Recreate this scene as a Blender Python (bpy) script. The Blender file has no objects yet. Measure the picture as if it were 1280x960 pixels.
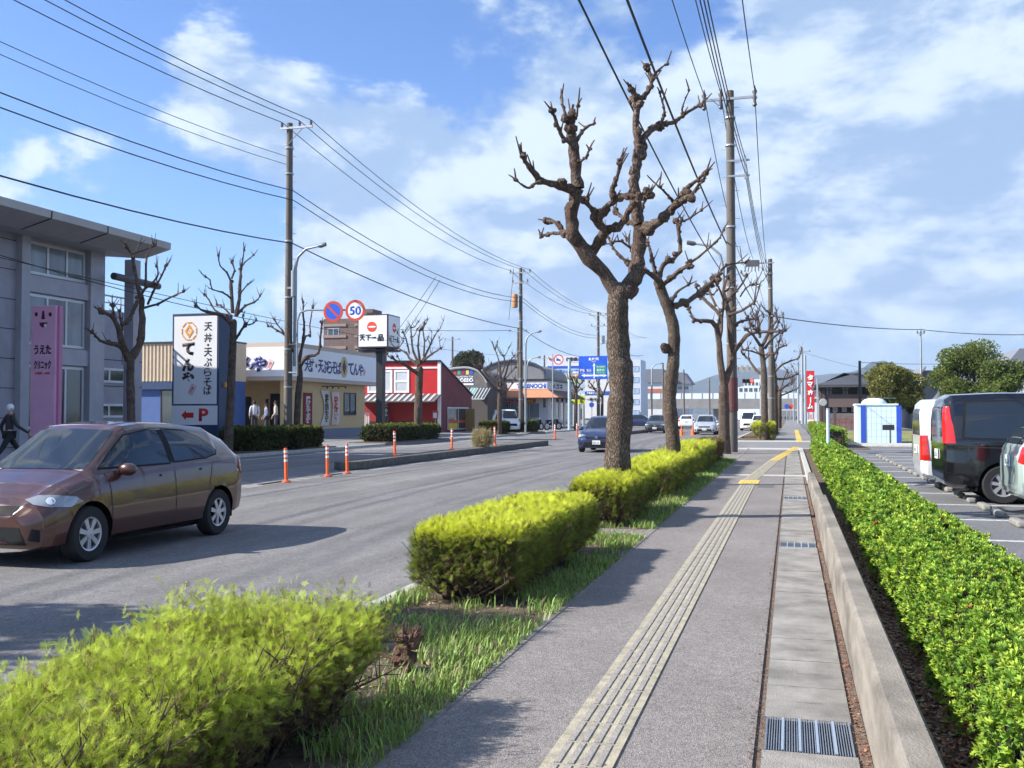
import bpy, bmesh, math, random
import numpy as np
from mathutils import Vector, Matrix
from mathutils.bvhtree import BVHTree
R = random.Random(7)
sc = bpy.context.scene
COL = sc.collection
# ---------------------------------------------------------------- camera (metres: X across the street, Y along it)
E_H, FPX, HY, VX = 1.5, 1250.0, 517.0, 988.0
TH = math.atan((VX-640)/FPX); PI_ = math.atan((HY-480)/FPX)
FW = Vector((-math.sin(TH)*math.cos(PI_), math.cos(TH)*math.cos(PI_), math.sin(PI_)))
RT = Vector((math.cos(TH), math.sin(TH), 0)); UP = RT.cross(FW)
CAM = Vector((0, 0, E_H))
cd = bpy.data.cameras.new('camera'); cam = bpy.data.objects.new('camera', cd); COL.objects.link(cam)
cd.sensor_width = 36; cd.lens = FPX/1280*36; cd.clip_start = .05; cd.clip_end = 12000
cam.matrix_world = Matrix(((RT.x, UP.x, -FW.x, 0), (RT.y, UP.y, -FW.y, 0), (RT.z, UP.z, -FW.z, E_H), (0, 0, 0, 1)))
sc.camera = cam
def ray(px, py): return FW + RT*((px-640)/FPX) + UP*((480-py)/FPX)
def P(px, py, X=None, Y=None, Z=None, D=None):
    d = ray(px, py)
    t = (X/d.x if X is not None else Y/d.y if Y is not None else (Z-E_H)/d.z if Z is not None else D)
    return CAM + d*t
# ---------------------------------------------------------------- materials
MATS = {}
def mat(name, col, rough=.6, metal=0, var=.0, scale=8, bump=0, bscale=None, stretch=(1, 1, 1), col2=None, coat=0, emit=0, spec=None, transl=0, tint=False):
    if name in MATS: return MATS[name]
    m = bpy.data.materials.new(name); m.use_nodes = True; MATS[name] = m
    nt = m.node_tree; N = nt.nodes; L = nt.links; b = N['Principled BSDF']; out = N['Material Output']
    b.inputs['Base Color'].default_value = (*col, 1); b.inputs['Roughness'].default_value = rough; b.inputs['Metallic'].default_value = metal
    b.inputs['Coat Weight'].default_value = coat; b.inputs['Coat Roughness'].default_value = .05
    if spec is not None: b.inputs['Specular IOR Level'].default_value = spec
    if emit: b.inputs['Emission Color'].default_value = (*col, 1); b.inputs['Emission Strength'].default_value = emit
    src = None
    if var or bump or col2:
        tc = N.new('ShaderNodeTexCoord'); mp = N.new('ShaderNodeMapping'); mp.inputs['Scale'].default_value = stretch
        L.new(tc.outputs['Object'], mp.inputs[0])
        nz = N.new('ShaderNodeTexNoise'); nz.inputs['Scale'].default_value = scale; nz.inputs['Detail'].default_value = 7; nz.inputs['Roughness'].default_value = .65
        L.new(mp.outputs[0], nz.inputs['Vector'])
        mx = N.new('ShaderNodeMix'); mx.data_type = 'RGBA'
        c2 = col2 if col2 else tuple(c*(1-var) for c in col); c1 = col if col2 else tuple(min(1, c*(1+var)) for c in col)
        mx.inputs[6].default_value = (*c1, 1); mx.inputs[7].default_value = (*c2, 1)
        rp = N.new('ShaderNodeMapRange'); rp.inputs[1].default_value = .35; rp.inputs[2].default_value = .65
        L.new(nz.outputs[0], rp.inputs[0]); L.new(rp.outputs[0], mx.inputs[0]); L.new(mx.outputs[2], b.inputs['Base Color']); src = mx.outputs[2]
        if bump:
            n2 = N.new('ShaderNodeTexNoise'); n2.inputs['Scale'].default_value = bscale or scale*4; n2.inputs['Detail'].default_value = 5
            L.new(mp.outputs[0], n2.inputs['Vector'])
            bp = N.new('ShaderNodeBump'); bp.inputs['Strength'].default_value = bump; bp.inputs['Distance'].default_value = .02
            L.new(n2.outputs[0], bp.inputs['Height']); L.new(bp.outputs[0], b.inputs['Normal'])
    if tint:
        at = N.new('ShaderNodeAttribute'); at.attribute_name = 'tint'
        mm = N.new('ShaderNodeMix'); mm.data_type = 'RGBA'; mm.blend_type = 'MULTIPLY'; mm.inputs[0].default_value = 1
        if src: L.new(src, mm.inputs[6])
        else: mm.inputs[6].default_value = (*col, 1)
        L.new(at.outputs['Color'], mm.inputs[7]); L.new(mm.outputs[2], b.inputs['Base Color']); src = mm.outputs[2]
    if transl:
        tr = N.new('ShaderNodeBsdfTranslucent'); ms = N.new('ShaderNodeMixShader'); ms.inputs[0].default_value = transl
        if src: L.new(src, tr.inputs[0])
        else: tr.inputs[0].default_value = (*col, 1)
        L.new(b.outputs[0], ms.inputs[1]); L.new(tr.outputs[0], ms.inputs[2]); L.new(ms.outputs[0], out.inputs[0])
    return m
def asphalt(name, c1, c2, patch, speck=220, rough=.9, tracks=False, bump=.5):
    """aged asphalt: stone chips, large blotches, stains and (for the road) wheel tracks running along it"""
    m = bpy.data.materials.new(name); m.use_nodes = True; MATS[name] = m
    nt = m.node_tree; N = nt.nodes; L = nt.links; b = N['Principled BSDF']; b.inputs['Roughness'].default_value = rough
    b.inputs['Specular IOR Level'].default_value = .25
    g = N.new('ShaderNodeNewGeometry')
    v = N.new('ShaderNodeTexVoronoi'); v.inputs['Scale'].default_value = speck; L.new(g.outputs['Position'], v.inputs['Vector'])
    sp = N.new('ShaderNodeMapRange'); L.new(v.outputs['Color'], sp.inputs[0]); sp.inputs[1].default_value = .1; sp.inputs[2].default_value = .9
    mx = N.new('ShaderNodeMix'); mx.data_type = 'RGBA'; mx.inputs[6].default_value = (*c1, 1); mx.inputs[7].default_value = (*c2, 1); L.new(sp.outputs[0], mx.inputs[0])
    nz = N.new('ShaderNodeTexNoise'); nz.inputs['Scale'].default_value = .7; nz.inputs['Detail'].default_value = 9; nz.inputs['Roughness'].default_value = .7
    mp = N.new('ShaderNodeMapping'); mp.inputs['Scale'].default_value = (1, .45, 1) if tracks else (1, .8, 1)
    L.new(g.outputs['Position'], mp.inputs[0]); L.new(mp.outputs[0], nz.inputs['Vector'])
    r2 = N.new('ShaderNodeMapRange'); L.new(nz.outputs[0], r2.inputs[0]); r2.inputs[1].default_value = .3; r2.inputs[2].default_value = .7; r2.inputs[3].default_value = 1-patch; r2.inputs[4].default_value = 1+patch
    fac = r2.outputs[0]
    n3 = N.new('ShaderNodeTexNoise'); n3.inputs['Scale'].default_value = 14; n3.inputs['Detail'].default_value = 6; L.new(g.outputs['Position'], n3.inputs['Vector'])
    r3 = N.new('ShaderNodeMapRange'); L.new(n3.outputs[0], r3.inputs[0]); r3.inputs[1].default_value = .3; r3.inputs[2].default_value = .7; r3.inputs[3].default_value = .88; r3.inputs[4].default_value = 1.1
    mu = N.new('ShaderNodeMath'); mu.operation = 'MULTIPLY'; L.new(fac, mu.inputs[0]); L.new(r3.outputs[0], mu.inputs[1]); fac = mu.outputs[0]
    if tracks:
        s = N.new('ShaderNodeSeparateXYZ'); L.new(g.outputs['Position'], s.inputs[0])
        nn = N.new('ShaderNodeTexNoise'); nn.noise_dimensions = '1D'; nn.inputs['Scale'].default_value = 1.1; nn.inputs['Detail'].default_value = 4
        n4 = N.new('ShaderNodeTexNoise'); n4.inputs['Scale'].default_value = .15; L.new(g.outputs['Position'], n4.inputs['Vector'])
        ad = N.new('ShaderNodeMath'); ad.operation = 'ADD'; L.new(s.outputs[0], ad.inputs[0]); L.new(n4.outputs[0], ad.inputs[1]); L.new(ad.outputs[0], nn.inputs['W'])
        r4 = N.new('ShaderNodeMapRange'); L.new(nn.outputs[0], r4.inputs[0]); r4.inputs[1].default_value = .35; r4.inputs[2].default_value = .65; r4.inputs[3].default_value = .82; r4.inputs[4].default_value = 1.12
        m2 = N.new('ShaderNodeMath'); m2.operation = 'MULTIPLY'; L.new(fac, m2.inputs[0]); L.new(r4.outputs[0], m2.inputs[1]); fac = m2.outputs[0]
        # hairline cracks
        wv = N.new('ShaderNodeTexVoronoi'); wv.feature = 'DISTANCE_TO_EDGE'; wv.inputs['Scale'].default_value = .45
        nd = N.new('ShaderNodeTexNoise'); nd.inputs['Scale'].default_value = 2.5; L.new(g.outputs['Position'], nd.inputs['Vector'])
        va = N.new('ShaderNodeVectorMath'); va.operation = 'ADD'; L.new(g.outputs['Position'], va.inputs[0]); L.new(nd.outputs['Color'], va.inputs[1]); L.new(va.outputs[0], wv.inputs['Vector'])
        r5 = N.new('ShaderNodeMapRange'); L.new(wv.outputs['Distance'], r5.inputs[0]); r5.inputs[1].default_value = .0; r5.inputs[2].default_value = .006; r5.inputs[3].default_value = .72; r5.inputs[4].default_value = 1
        m3 = N.new('ShaderNodeMath'); m3.operation = 'MULTIPLY'; L.new(fac, m3.inputs[0]); L.new(r5.outputs[0], m3.inputs[1]); fac = m3.outputs[0]
    vm = N.new('ShaderNodeVectorMath'); vm.operation = 'SCALE'; L.new(mx.outputs[2], vm.inputs[0]); L.new(fac, vm.inputs['Scale']); L.new(vm.outputs[0], b.inputs['Base Color'])
    bp = N.new('ShaderNodeBump'); bp.inputs['Strength'].default_value = bump; bp.inputs['Distance'].default_value = .004; L.new(v.outputs['Distance'], bp.inputs['Height']); L.new(bp.outputs[0], b.inputs['Normal'])
    return m
def bark_mat(name, c1, c2):
    m = bpy.data.materials.new(name); m.use_nodes = True; MATS[name] = m
    nt = m.node_tree; N = nt.nodes; L = nt.links; b = N['Principled BSDF']; b.inputs['Roughness'].default_value = .95; b.inputs['Specular IOR Level'].default_value = .1
    g = N.new('ShaderNodeNewGeometry'); mp = N.new('ShaderNodeMapping'); mp.inputs['Scale'].default_value = (1, 1, .22); L.new(g.outputs['Position'], mp.inputs[0])
    v = N.new('ShaderNodeTexVoronoi'); v.feature = 'DISTANCE_TO_EDGE'; v.inputs['Scale'].default_value = 62
    nd = N.new('ShaderNodeTexNoise'); nd.inputs['Scale'].default_value = 16; nd.inputs['Detail'].default_value = 4; L.new(mp.outputs[0], nd.inputs['Vector']); vs_ = N.new('ShaderNodeVectorMath'); vs_.operation = 'SCALE'; vs_.inputs['Scale'].default_value = .045; L.new(nd.outputs['Color'], vs_.inputs[0]); va = N.new('ShaderNodeVectorMath'); va.operation = 'ADD'; L.new(mp.outputs[0], va.inputs[0]); L.new(vs_.outputs[0], va.inputs[1]); L.new(va.outputs[0], v.inputs['Vector'])
    nz = N.new('ShaderNodeTexNoise'); nz.inputs['Scale'].default_value = 5; nz.inputs['Detail'].default_value = 8; L.new(g.outputs['Position'], nz.inputs['Vector'])
    r1 = N.new('ShaderNodeMapRange'); r1.inputs[2].default_value = .22; L.new(v.outputs['Distance'], r1.inputs[0])
    r2 = N.new('ShaderNodeMapRange'); r2.inputs[1].default_value = .35; r2.inputs[2].default_value = .65; L.new(nz.outputs[0], r2.inputs[0])
    mx = N.new('ShaderNodeMix'); mx.data_type = 'RGBA'; mx.inputs[6].default_value = (*c1, 1); mx.inputs[7].default_value = (*c2, 1); L.new(r2.outputs[0], mx.inputs[0])
    m2 = N.new('ShaderNodeMix'); m2.data_type = 'RGBA'; m2.inputs[6].default_value = (*[c*.35 for c in c1], 1); L.new(mx.outputs[2], m2.inputs[7]); L.new(r1.outputs[0], m2.inputs[0]); L.new(m2.outputs[2], b.inputs['Base Color'])
    bp = N.new('ShaderNodeBump'); bp.inputs['Strength'].default_value = 1; bp.inputs['Distance'].default_value = .012; L.new(r1.outputs[0], bp.inputs['Height']); L.new(bp.outputs[0], b.inputs['Normal'])
    return m
# ---------------------------------------------------------------- objects
def tag(o, label=None, cat=None, group=None, kind=None):
    if label: o['label'] = label
    if cat: o['category'] = cat
    if group: o['group'] = group
    if kind: o['kind'] = kind
    return o
def thing(name, label, cat, loc=(0, 0, 0), rotz=0, group=None):
    o = bpy.data.objects.new(name, None); o.empty_display_size = .2; COL.objects.link(o); o.location = loc; o.rotation_euler = (0, 0, rotz)
    return tag(o, label, cat, group)
def wloc(o):
    v = Vector((0, 0, 0))
    while o: v += o.location; o = o.parent
    return v
def finish(me, name, mats, parent=None, label=None, cat=None, group=None, kind=None):
    for m in mats: me.materials.append(m)
    o = bpy.data.objects.new(name, me); COL.objects.link(o)
    if parent is not None:
        off = wloc(parent); o.parent = parent
        if off.length: me.transform(Matrix.Translation(-off))
    elif kind is None and len(me.vertices):
        co = np.empty(len(me.vertices)*3, 'f'); me.vertices.foreach_get('co', co); co = co.reshape(-1, 3)
        c = (co.min(0)+co.max(0))/2; off = Vector((float(c[0]), float(c[1]), float(co[:, 2].min())))
        me.transform(Matrix.Translation(-off)); o.location = off
    return tag(o, label, cat, group, kind)
class MB:
    def __init__(s): s.v = []; s.f = []; s.m = []; s.mi = 0
    def add(s, vs, fs):
        b = len(s.v); s.v += [tuple(v) for v in vs]; s.f += [tuple(b+i for i in f) for f in fs]; s.m += [s.mi]*len(fs); return s
    def box(s, x0, y0, z0, x1, y1, z1):
        if x0 > x1: x0, x1 = x1, x0
        if y0 > y1: y0, y1 = y1, y0
        if z0 > z1: z0, z1 = z1, z0
        return s.add([(x0, y0, z0), (x1, y0, z0), (x1, y1, z0), (x0, y1, z0), (x0, y0, z1), (x1, y0, z1), (x1, y1, z1), (x0, y1, z1)],
                     [(0, 3, 2, 1), (4, 5, 6, 7), (0, 1, 5, 4), (1, 2, 6, 5), (2, 3, 7, 6), (3, 0, 4, 7)])
    def obox(s, c, sx, sy, sz, rz=0, rx=0, ry=0):
        M = Matrix.Translation(c) @ Matrix.Rotation(rz, 4, 'Z') @ Matrix.Rotation(ry, 4, 'Y') @ Matrix.Rotation(rx, 4, 'X')
        vs = [M @ Vector((a*sx/2, b*sy/2, d*sz/2)) for d in (-1, 1) for a, b in ((-1, -1), (1, -1), (1, 1), (-1, 1))]
        return s.add(vs, [(0, 3, 2, 1), (4, 5, 6, 7), (0, 1, 5, 4), (1, 2, 6, 5), (2, 3, 7, 6), (3, 0, 4, 7)])
    def tube(s, pts, rs, n=8, cap=True, jit=0, rnd=None):
        pts = [Vector(p) for p in pts]
        if not isinstance(rs, (list, tuple)): rs = [rs]*len(pts)
        vs = []; ref = Vector((.31, .17, .93)); prev = None
        for i, p in enumerate(pts):
            t = (pts[min(i+1, len(pts)-1)]-pts[max(i-1, 0)])
            if t.length < 1e-9: t = Vector((0, 0, 1))
            t.normalize()
            a = prev - t*prev.dot(t) if prev is not None else t.cross(ref)
            if a.length < 1e-4: a = t.cross(Vector((1, 0, 0)))
            a.normalize(); prev = a; b = t.cross(a)
            for k in range(n):
                w = 2*math.pi*k/n; r = rs[i]*(1+(rnd.uniform(-jit, jit) if jit else 0))
                vs.append(p + (a*math.cos(w)+b*math.sin(w))*r)
        fs = [(i*n+k, i*n+(k+1) % n, (i+1)*n+(k+1) % n, (i+1)*n+k) for i in range(len(pts)-1) for k in range(n)]
        if cap: fs += [tuple(range(n-1, -1, -1)), tuple((len(pts)-1)*n+k for k in range(n))]
        return s.add(vs, fs)
    def cyl(s, a, b, r0, r1=None, n=14): return s.tube([a, b], [r0, r0 if r1 is None else r1], n)
    def lathe(s, prof, c=(0, 0, 0), axis='Z', n=20):
        vs = []
        for r, h in prof:
            for k in range(n):
                w = 2*math.pi*k/n; a, b = r*math.cos(w), r*math.sin(w)
                q = (a, b, h) if axis == 'Z' else (h, a, b) if axis == 'X' else (b, h, a)
                vs.append((c[0]+q[0], c[1]+q[1], c[2]+q[2]))
        fs = [(i*n+k, i*n+(k+1) % n, (i+1)*n+(k+1) % n, (i+1)*n+k) for i in range(len(prof)-1) for k in range(n)]
        if prof[0][0] > 1e-6: fs.append(tuple(range(n-1, -1, -1)))
        if prof[-1][0] > 1e-6: fs.append(tuple((len(prof)-1)*n+k for k in range(n)))
        return s.add(vs, fs)
    def prism(s, poly, o, u, v, w):
        """polygon (a,b) in plane o+a*u+b*v, extruded by vector w"""
        o, u, v, w = Vector(o), Vector(u), Vector(v), Vector(w); n = len(poly)
        if u.cross(v).dot(w) < 0: poly = poly[::-1]
        a = [o+u*p[0]+v*p[1] for p in poly]; b = [q+w for q in a]
        return s.add(a+b, [tuple(range(n-1, -1, -1)), tuple(range(n, 2*n))] + [(i, (i+1) % n, n+(i+1) % n, n+i) for i in range(n)])
    def ball(s, c, rx, ry=None, rz=None, n=8, jit=0, rnd=None):
        ry = ry or rx; rz = rz or rx; vs = []; h = n//2+1
        for i in range(h+1):
            a = math.pi*i/h
            for k in range(n):
                w = 2*math.pi*k/n; q = 1+(rnd.uniform(-jit, jit) if jit and 0 < i < h else 0)
                vs.append((c[0]+rx*q*math.sin(a)*math.cos(w), c[1]+ry*q*math.sin(a)*math.sin(w), c[2]-rz*q*math.cos(a)))
        return s.add(vs, [(i*n+k, i*n+(k+1) % n, (i+1)*n+(k+1) % n, (i+1)*n+k) for i in range(h) for k in range(n)])
    def build(s, name, mats, parent=None, smooth=False, bevel=0, label=None, cat=None, group=None, kind=None):
        used = sorted({i for f in s.f for i in f})
        if len(used) < len(s.v): ix = {k: i for i, k in enumerate(used)}; s.v = [s.v[k] for k in used]; s.f = [tuple(ix[i] for i in f) for f in s.f]
        me = bpy.data.meshes.new(name); me.from_pydata(s.v, [], s.f); me.update()
        if len(set(s.m)) > 1: me.polygons.foreach_set('material_index', s.m)
        if smooth:
            me.polygons.foreach_set('use_smooth', [True]*len(me.polygons))
            me.set_sharp_from_angle(angle=math.radians(42))
        if not isinstance(mats, (list, tuple)): mats = [mats]
        o = finish(me, name, mats, parent, label, cat, group, kind)
        if bevel:
            b = o.modifiers.new('bevel', 'BEVEL'); b.width = bevel; b.segments = 2; b.limit_method = 'ANGLE'; b.angle_limit = math.radians(50)
        return o
def fast(name, V, F, mats, parent=None, tint=None, smooth=False, **kw):
    """numpy mesh: V (n,3), F (m,3|4), tint (n,3)"""
    me = bpy.data.meshes.new(name); n, k = F.shape
    me.vertices.add(len(V)); me.vertices.foreach_set('co', np.ascontiguousarray(V, 'f').ravel())
    me.loops.add(n*k); me.loops.foreach_set('vertex_index', np.ascontiguousarray(F, 'i').ravel())
    me.polygons.add(n); me.polygons.foreach_set('loop_start', np.arange(0, n*k, k, dtype='i')); me.polygons.foreach_set('loop_total', np.full(n, k, 'i'))
    me.update(calc_edges=True)
    if tint is not None:
        a = me.color_attributes.new('tint', 'FLOAT_COLOR', 'POINT'); c = np.ones((len(V), 4), 'f'); c[:, :3] = tint; a.data.foreach_set('color', c.ravel())
    return finish(me, name, mats if isinstance(mats, (list, tuple)) else [mats], parent, **kw)
def dup(root, loc=None, rotz=None, label=None, parent=None):
    c = root.copy(); COL.objects.link(c)
    if parent is not None: c.parent = parent
    if loc is not None: c.location = loc
    if rotz is not None: c.rotation_euler = (0, 0, rotz)
    if label: c['label'] = label
    for ch in list(root.children): dup(ch, parent=c)
    return c
SOUTH = (Vector((1, 0, 0)), Vector((0, 0, 1)), Vector((0, -1, 0)))
EAST = (Vector((0, 1, 0)), Vector((0, 0, 1)), Vector((1, 0, 0)))
def text(body, m, parent, o, face, w, h, bold=0, vert=False, thick=.01, name='lettering', shear=0, spacing=1.0):
    """real lettering fitted into a w x h box centred at o on a wall plane"""
    u, v, n = face; c = bpy.data.curves.new('t', 'FONT'); c.body = '\n'.join(body) if vert else body
    c.align_x = 'CENTER'; c.offset = bold; c.shear = shear; c.resolution_u = 3; c.space_line = .86 if vert else spacing
    t = bpy.data.objects.new('t', c); COL.objects.link(t); bpy.context.view_layer.update()
    me = bpy.data.meshes.new_from_object(t.evaluated_get(bpy.context.evaluated_depsgraph_get())); bpy.data.objects.remove(t)
    if not len(me.vertices): return None
    co = np.empty(len(me.vertices)*3, 'f'); me.vertices.foreach_get('co', co); co = co.reshape(-1, 3); lo = co.min(0); hi = co.max(0); ce = (lo+hi)/2; s = np.maximum(hi-lo, 1e-5)
    bm = bmesh.new(); bm.from_mesh(me)
    g = bmesh.ops.extrude_face_region(bm, geom=bm.faces[:])
    top = {q for q in g['geom'] if isinstance(q, bmesh.types.BMVert)}
    for q in bm.verts:
        a, b = (q.co.x-ce[0])/s[0]*w, (q.co.y-ce[1])/s[1]*h
        q.co = Vector(o)+u*a+v*b+n*(thick if q in top else .0)
    bmesh.ops.recalc_face_normals(bm, faces=bm.faces[:])
    bm.to_mesh(me); bm.free()
    return finish(me, name, [m], parent)
def wallbox(parent, o, face, w, h, m, name, thick=.03, off=0):
    """slab lying on a wall: o = bottom-left corner"""
    u, v, n = face; b = MB(); b.prism([(0, 0), (w, 0), (w, h), (0, h)], Vector(o)+n*off, u, v, n*thick); return b.build(name, m, parent)
def window(parent, o, face, w, h, cols, rows, fm, gm, fw=.06, name='window', hsplit=None, off=0):
    u, v, n = face; o = Vector(o)+n*off; b = MB()
    def bar(a0, b0, a1, b1): b.prism([(a0, b0), (a1, b0), (a1, b1), (a0, b1)], o, u, v, n*.05)
    bar(0, 0, fw, h); bar(w-fw, 0, w, h); bar(fw, 0, w-fw, fw); bar(fw, h-fw, w-fw, h)
    for i in range(1, cols): bar(w*i/cols-fw/2, fw, w*i/cols+fw/2, h-fw)
    xs = [0]+[w*i/cols for i in range(1, cols)]+[w]
    for j in range(1, rows):
        y = h*(hsplit if hsplit else j/rows)
        for i in range(cols): bar(xs[i]+(fw if i == 0 else fw/2), y-fw/2, xs[i+1]-(fw if i == cols-1 else fw/2), y+fw/2)
    f = b.build(name, fm, parent)
    g = MB(); g.prism([(fw*.5, fw*.5), (w-fw*.5, fw*.5), (w-fw*.5, h-fw*.5), (fw*.5, h-fw*.5)], o, u, v, n*.02); g.build('pane', gm, f)
    return f
# common materials
WHITE = mat('white_paint', (.78, .78, .78), .5, var=.05, scale=3)
SIGNW = mat('sign_white', (.82, .83, .86), .35)
BLACKM = mat('black_metal', (.02, .02, .024), .45)
STEEL = mat('galvanised_steel', (.42, .44, .46), .45, .6, var=.1, scale=6)
CONC = mat('concrete', (.34, .33, .31), .9, var=.16, scale=5, bump=.3, bscale=60)
POLEC = mat('pole_concrete', (.13, .112, .098), .9, var=.16, scale=2.5, stretch=(1, 1, .2))
GLASS = mat('window_glass', (.035, .045, .055), .06, spec=.9, coat=.4)
GLASS2 = mat('curtained_glass', (.20, .22, .24), .12, spec=.8, var=.25, scale=1.2, stretch=(1, 1, .15))
ALU = mat('aluminium_frame', (.55, .56, .58), .4, .5)
DARK = mat('dark_opening', (.015, .015, .018), .7)
RED = mat('sign_red', (.62, .02, .02), .45)
INK = mat('black_ink', (.012, .012, .015), .6)
NAVY = mat('navy_paint', (.022, .045, .11), .45)
ORANGE = mat('post_orange', (.85, .13, .02), .5, var=.08, scale=5)
# ================================================================ setting
road_m = asphalt('road_asphalt', (.115, .110, .110), (.235, .225, .22), .20, 95, tracks=True)
walk_m = asphalt('pavement_asphalt', (.125, .113, .108), (.30, .272, .255), .18, 150, bump=.8)
lot_m = asphalt('car_park_asphalt', (.10, .10, .105), (.20, .20, .205), .12, 90)
farw_m = asphalt('far_pavement', (.15, .148, .15), (.26, .255, .25), .10, 90)
kerb_m = mat('kerb_concrete', (.42, .41, .38), .9, var=.18, scale=6, bump=.3, bscale=80)
cov_m = mat('gutter_concrete', (.24, .225, .205), .95, var=.34, scale=2.6, bump=.5, bscale=120)
wall_m = mat('low_wall_concrete', (.215, .19, .16), .9, var=.38, scale=2.2, bump=.35, bscale=90, stretch=(1, .6, 2))
soil_m = mat('verge_soil', (.16, .115, .075), 1, col2=(.07, .048, .032), scale=9, bump=.8, bscale=60)
paint_m = mat('road_paint', (.62, .62, .60), .7, col2=(.30, .30, .30), scale=22)
def sheet(name, poly, z, m, kind='structure'):
    b = MB(); b.add([(p[0], p[1], z) for p in poly], [tuple(range(len(poly)))]); o = b.build(name, m, kind=kind); return o
def slab(name, x0, y0, x1, y1, z0, z1, m, bevel=0, **kw):
    b = MB(); b.box(x0, y0, z0, x1, y1, z1); return b.build(name, m, kind='structure', bevel=bevel, **kw)
ground_m = mat('far_ground', (.16, .16, .15), .95, col2=(.10, .11, .08), scale=.03, bump=.1)
sheet('ground', [(-7000, -400), (7000, -400), (7000, 9000), (-7000, 9000)], -.16, ground_m)
sheet('road', [(-19.3, -30), (-3.08, -30), (-3.08, 330), (-19.3, 330)], -.10, road_m)
slab('kerb', -3.24, -30, -3.08, 44, -.15, .005, kerb_m, .015)
slab('kerb', -3.24, 60, -3.08, 230, -.15, .005, kerb_m, .015)
slab('verge', -3.08, -8, -1.78, 12.1, -.15, .0, soil_m)
slab('verge', -3.08, 13.0, -1.78, 34, -.15, .0, soil_m)
slab('verge', -3.08, 57.5, -.9, 63, -.15, .0, soil_m)
slab('verge', -3.08, 68, -.9, 180, -.15, .0, soil_m)
slab('sidewalk', -3.08, 12.1, -1.78, 13.0, -.15, -.001, walk_m)
slab('sidewalk', -1.68, -8, -.17, 44, -.15, .0, walk_m)
slab('sidewalk_edging', -1.78, -8, -1.68, 44, -.15, .006, mat('edging', (.20, .18, .165), .95, var=.25, scale=8, bump=.4, bscale=70), .006)
slab('sidewalk', -3.08, 34, -1.78, 44, -.15, -.002, walk_m)
slab('sidewalk', -.9, 44.0, 1.3, 230, -.15, .0, farw_m)
slab('sidewalk', -3.08, 44, -.9, 57.5, -.15, -.003, farw_m)
slab('concrete_crossing', -3.0, 24.9, .8, 25.4, -.1, .004, kerb_m)
slab('concrete_crossing', -3.0, 43.2, .9, 45.0, -.1, .006, kerb_m)
slab('concrete_crossing', -3.0, 55.0, 1.3, 57.2, -.1, .006, kerb_m)
# drain gutter with cover slabs, slots and steel grates
b = MB(); b.box(-.17, -8, -.15, .33, 44, -.012); b.build('gutter_bed', mat('gutter_litter', (.12, .07, .05), 1, col2=(.22, .17, .13), scale=26, bump=.9, bscale=120), kind='structure')
GR = [4.65, 11.65, 18.3]
b = MB(); y = -4.05
while y < 44:
    skip = any(abs(y-(g)) < .30 for g in GR)
    g = [q for q in GR if y-.02 < q+.25 < y+.62]
    if not g:
        zt_ = .002+R.uniform(-.002, .003)
        for a, c in ((-.135, .02), (.15, .272)): b.box(a, y+.004, -.03, c, y+.596, zt_)
        b.box(.02, y+.004, -.03, .15, y+.289, zt_); b.box(.02, y+.298, -.03, .15, y+.596, zt_)
        y += .6
    else:
        e = g[0]
        if e-y > .04: b.box(-.135, y+.004, -.03, .272, e-.006, .002)
        y = e+.506
b.build('gutter_covers', cov_m, kind='structure')
grate_m = mat('grate_steel', (.36, .41, .47), .4, .75, var=.12, scale=9)
for i, y in enumerate(GR):
    b = MB(); x0, x1 = -.125, .262
    for k in range(34): b.box(x0+.004+(x1-x0-.012)*k/33, y+.004, -.03, x0+.008+(x1-x0-.012)*k/33, y+.5, .0015)
    b.box(x0, y, -.03, x0+.004, y+.504, .004); b.box(x1-.004, y, -.03, x1, y+.504, .004)
    o = b.build('drain_grate', grate_m, label=['steel drain grate nearest the camera in the gutter', 'steel drain grate in the gutter, middle of the three along the low wall', 'small farthest steel drain grate beyond the step in the low wall'][i], cat='drain grate', group='drain grates in the gutter beside the low wall')
    c = MB()
    for k in range(1, 5): c.box(x0+(x1-x0)*k/5-.006+0, y+.008, .0016, x0+(x1-x0)*k/5+.006, y+.496, .006)
    c.build('cross_bar', mat('grate_bar', (.62, .68, .74), .3, .8), o)
# low concrete wall beside the hedge, lower piece behind
b = MB(); y = -4
prof = [(.33, -.1), (.345, .30), (.352, .325), (.37, .335), (.475, .335), (.49, .32), (.49, -.1)]
while y < 15.0:
    y2 = min(y+2.0, 15.1); b.prism(prof, (0, y+.003, 0), (1, 0, 0), (0, 0, 1), (0, y2-y-.006, 0)); y = y2
b.build('low_wall', wall_m, bevel=.006, label='long low grey concrete wall between the gutter and the clipped green hedge', cat='low wall')
b = MB(); p2 = [(.34, -.1), (.352, .22), (.37, .24), (.475, .24), (.49, .225), (.49, -.1)]
b.prism(p2, (0, 15.11, 0), (1, 0, 0), (0, 0, 1), (0, 7.4, 0)); b.build('low_wall', wall_m, bevel=.006, label='shorter and lower concrete wall starting behind the step in the long low wall', cat='low wall')
slab('kerb', .34, 22.6, .48, 44, -.15, .06, kerb_m, .01)
slab('hedge_bed', .491, -8, 1.45, 44, -.15, .02, soil_m)
slab('kerb', 1.451, -8, 1.57, 44, -.15, .07, kerb_m, .01)
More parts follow.
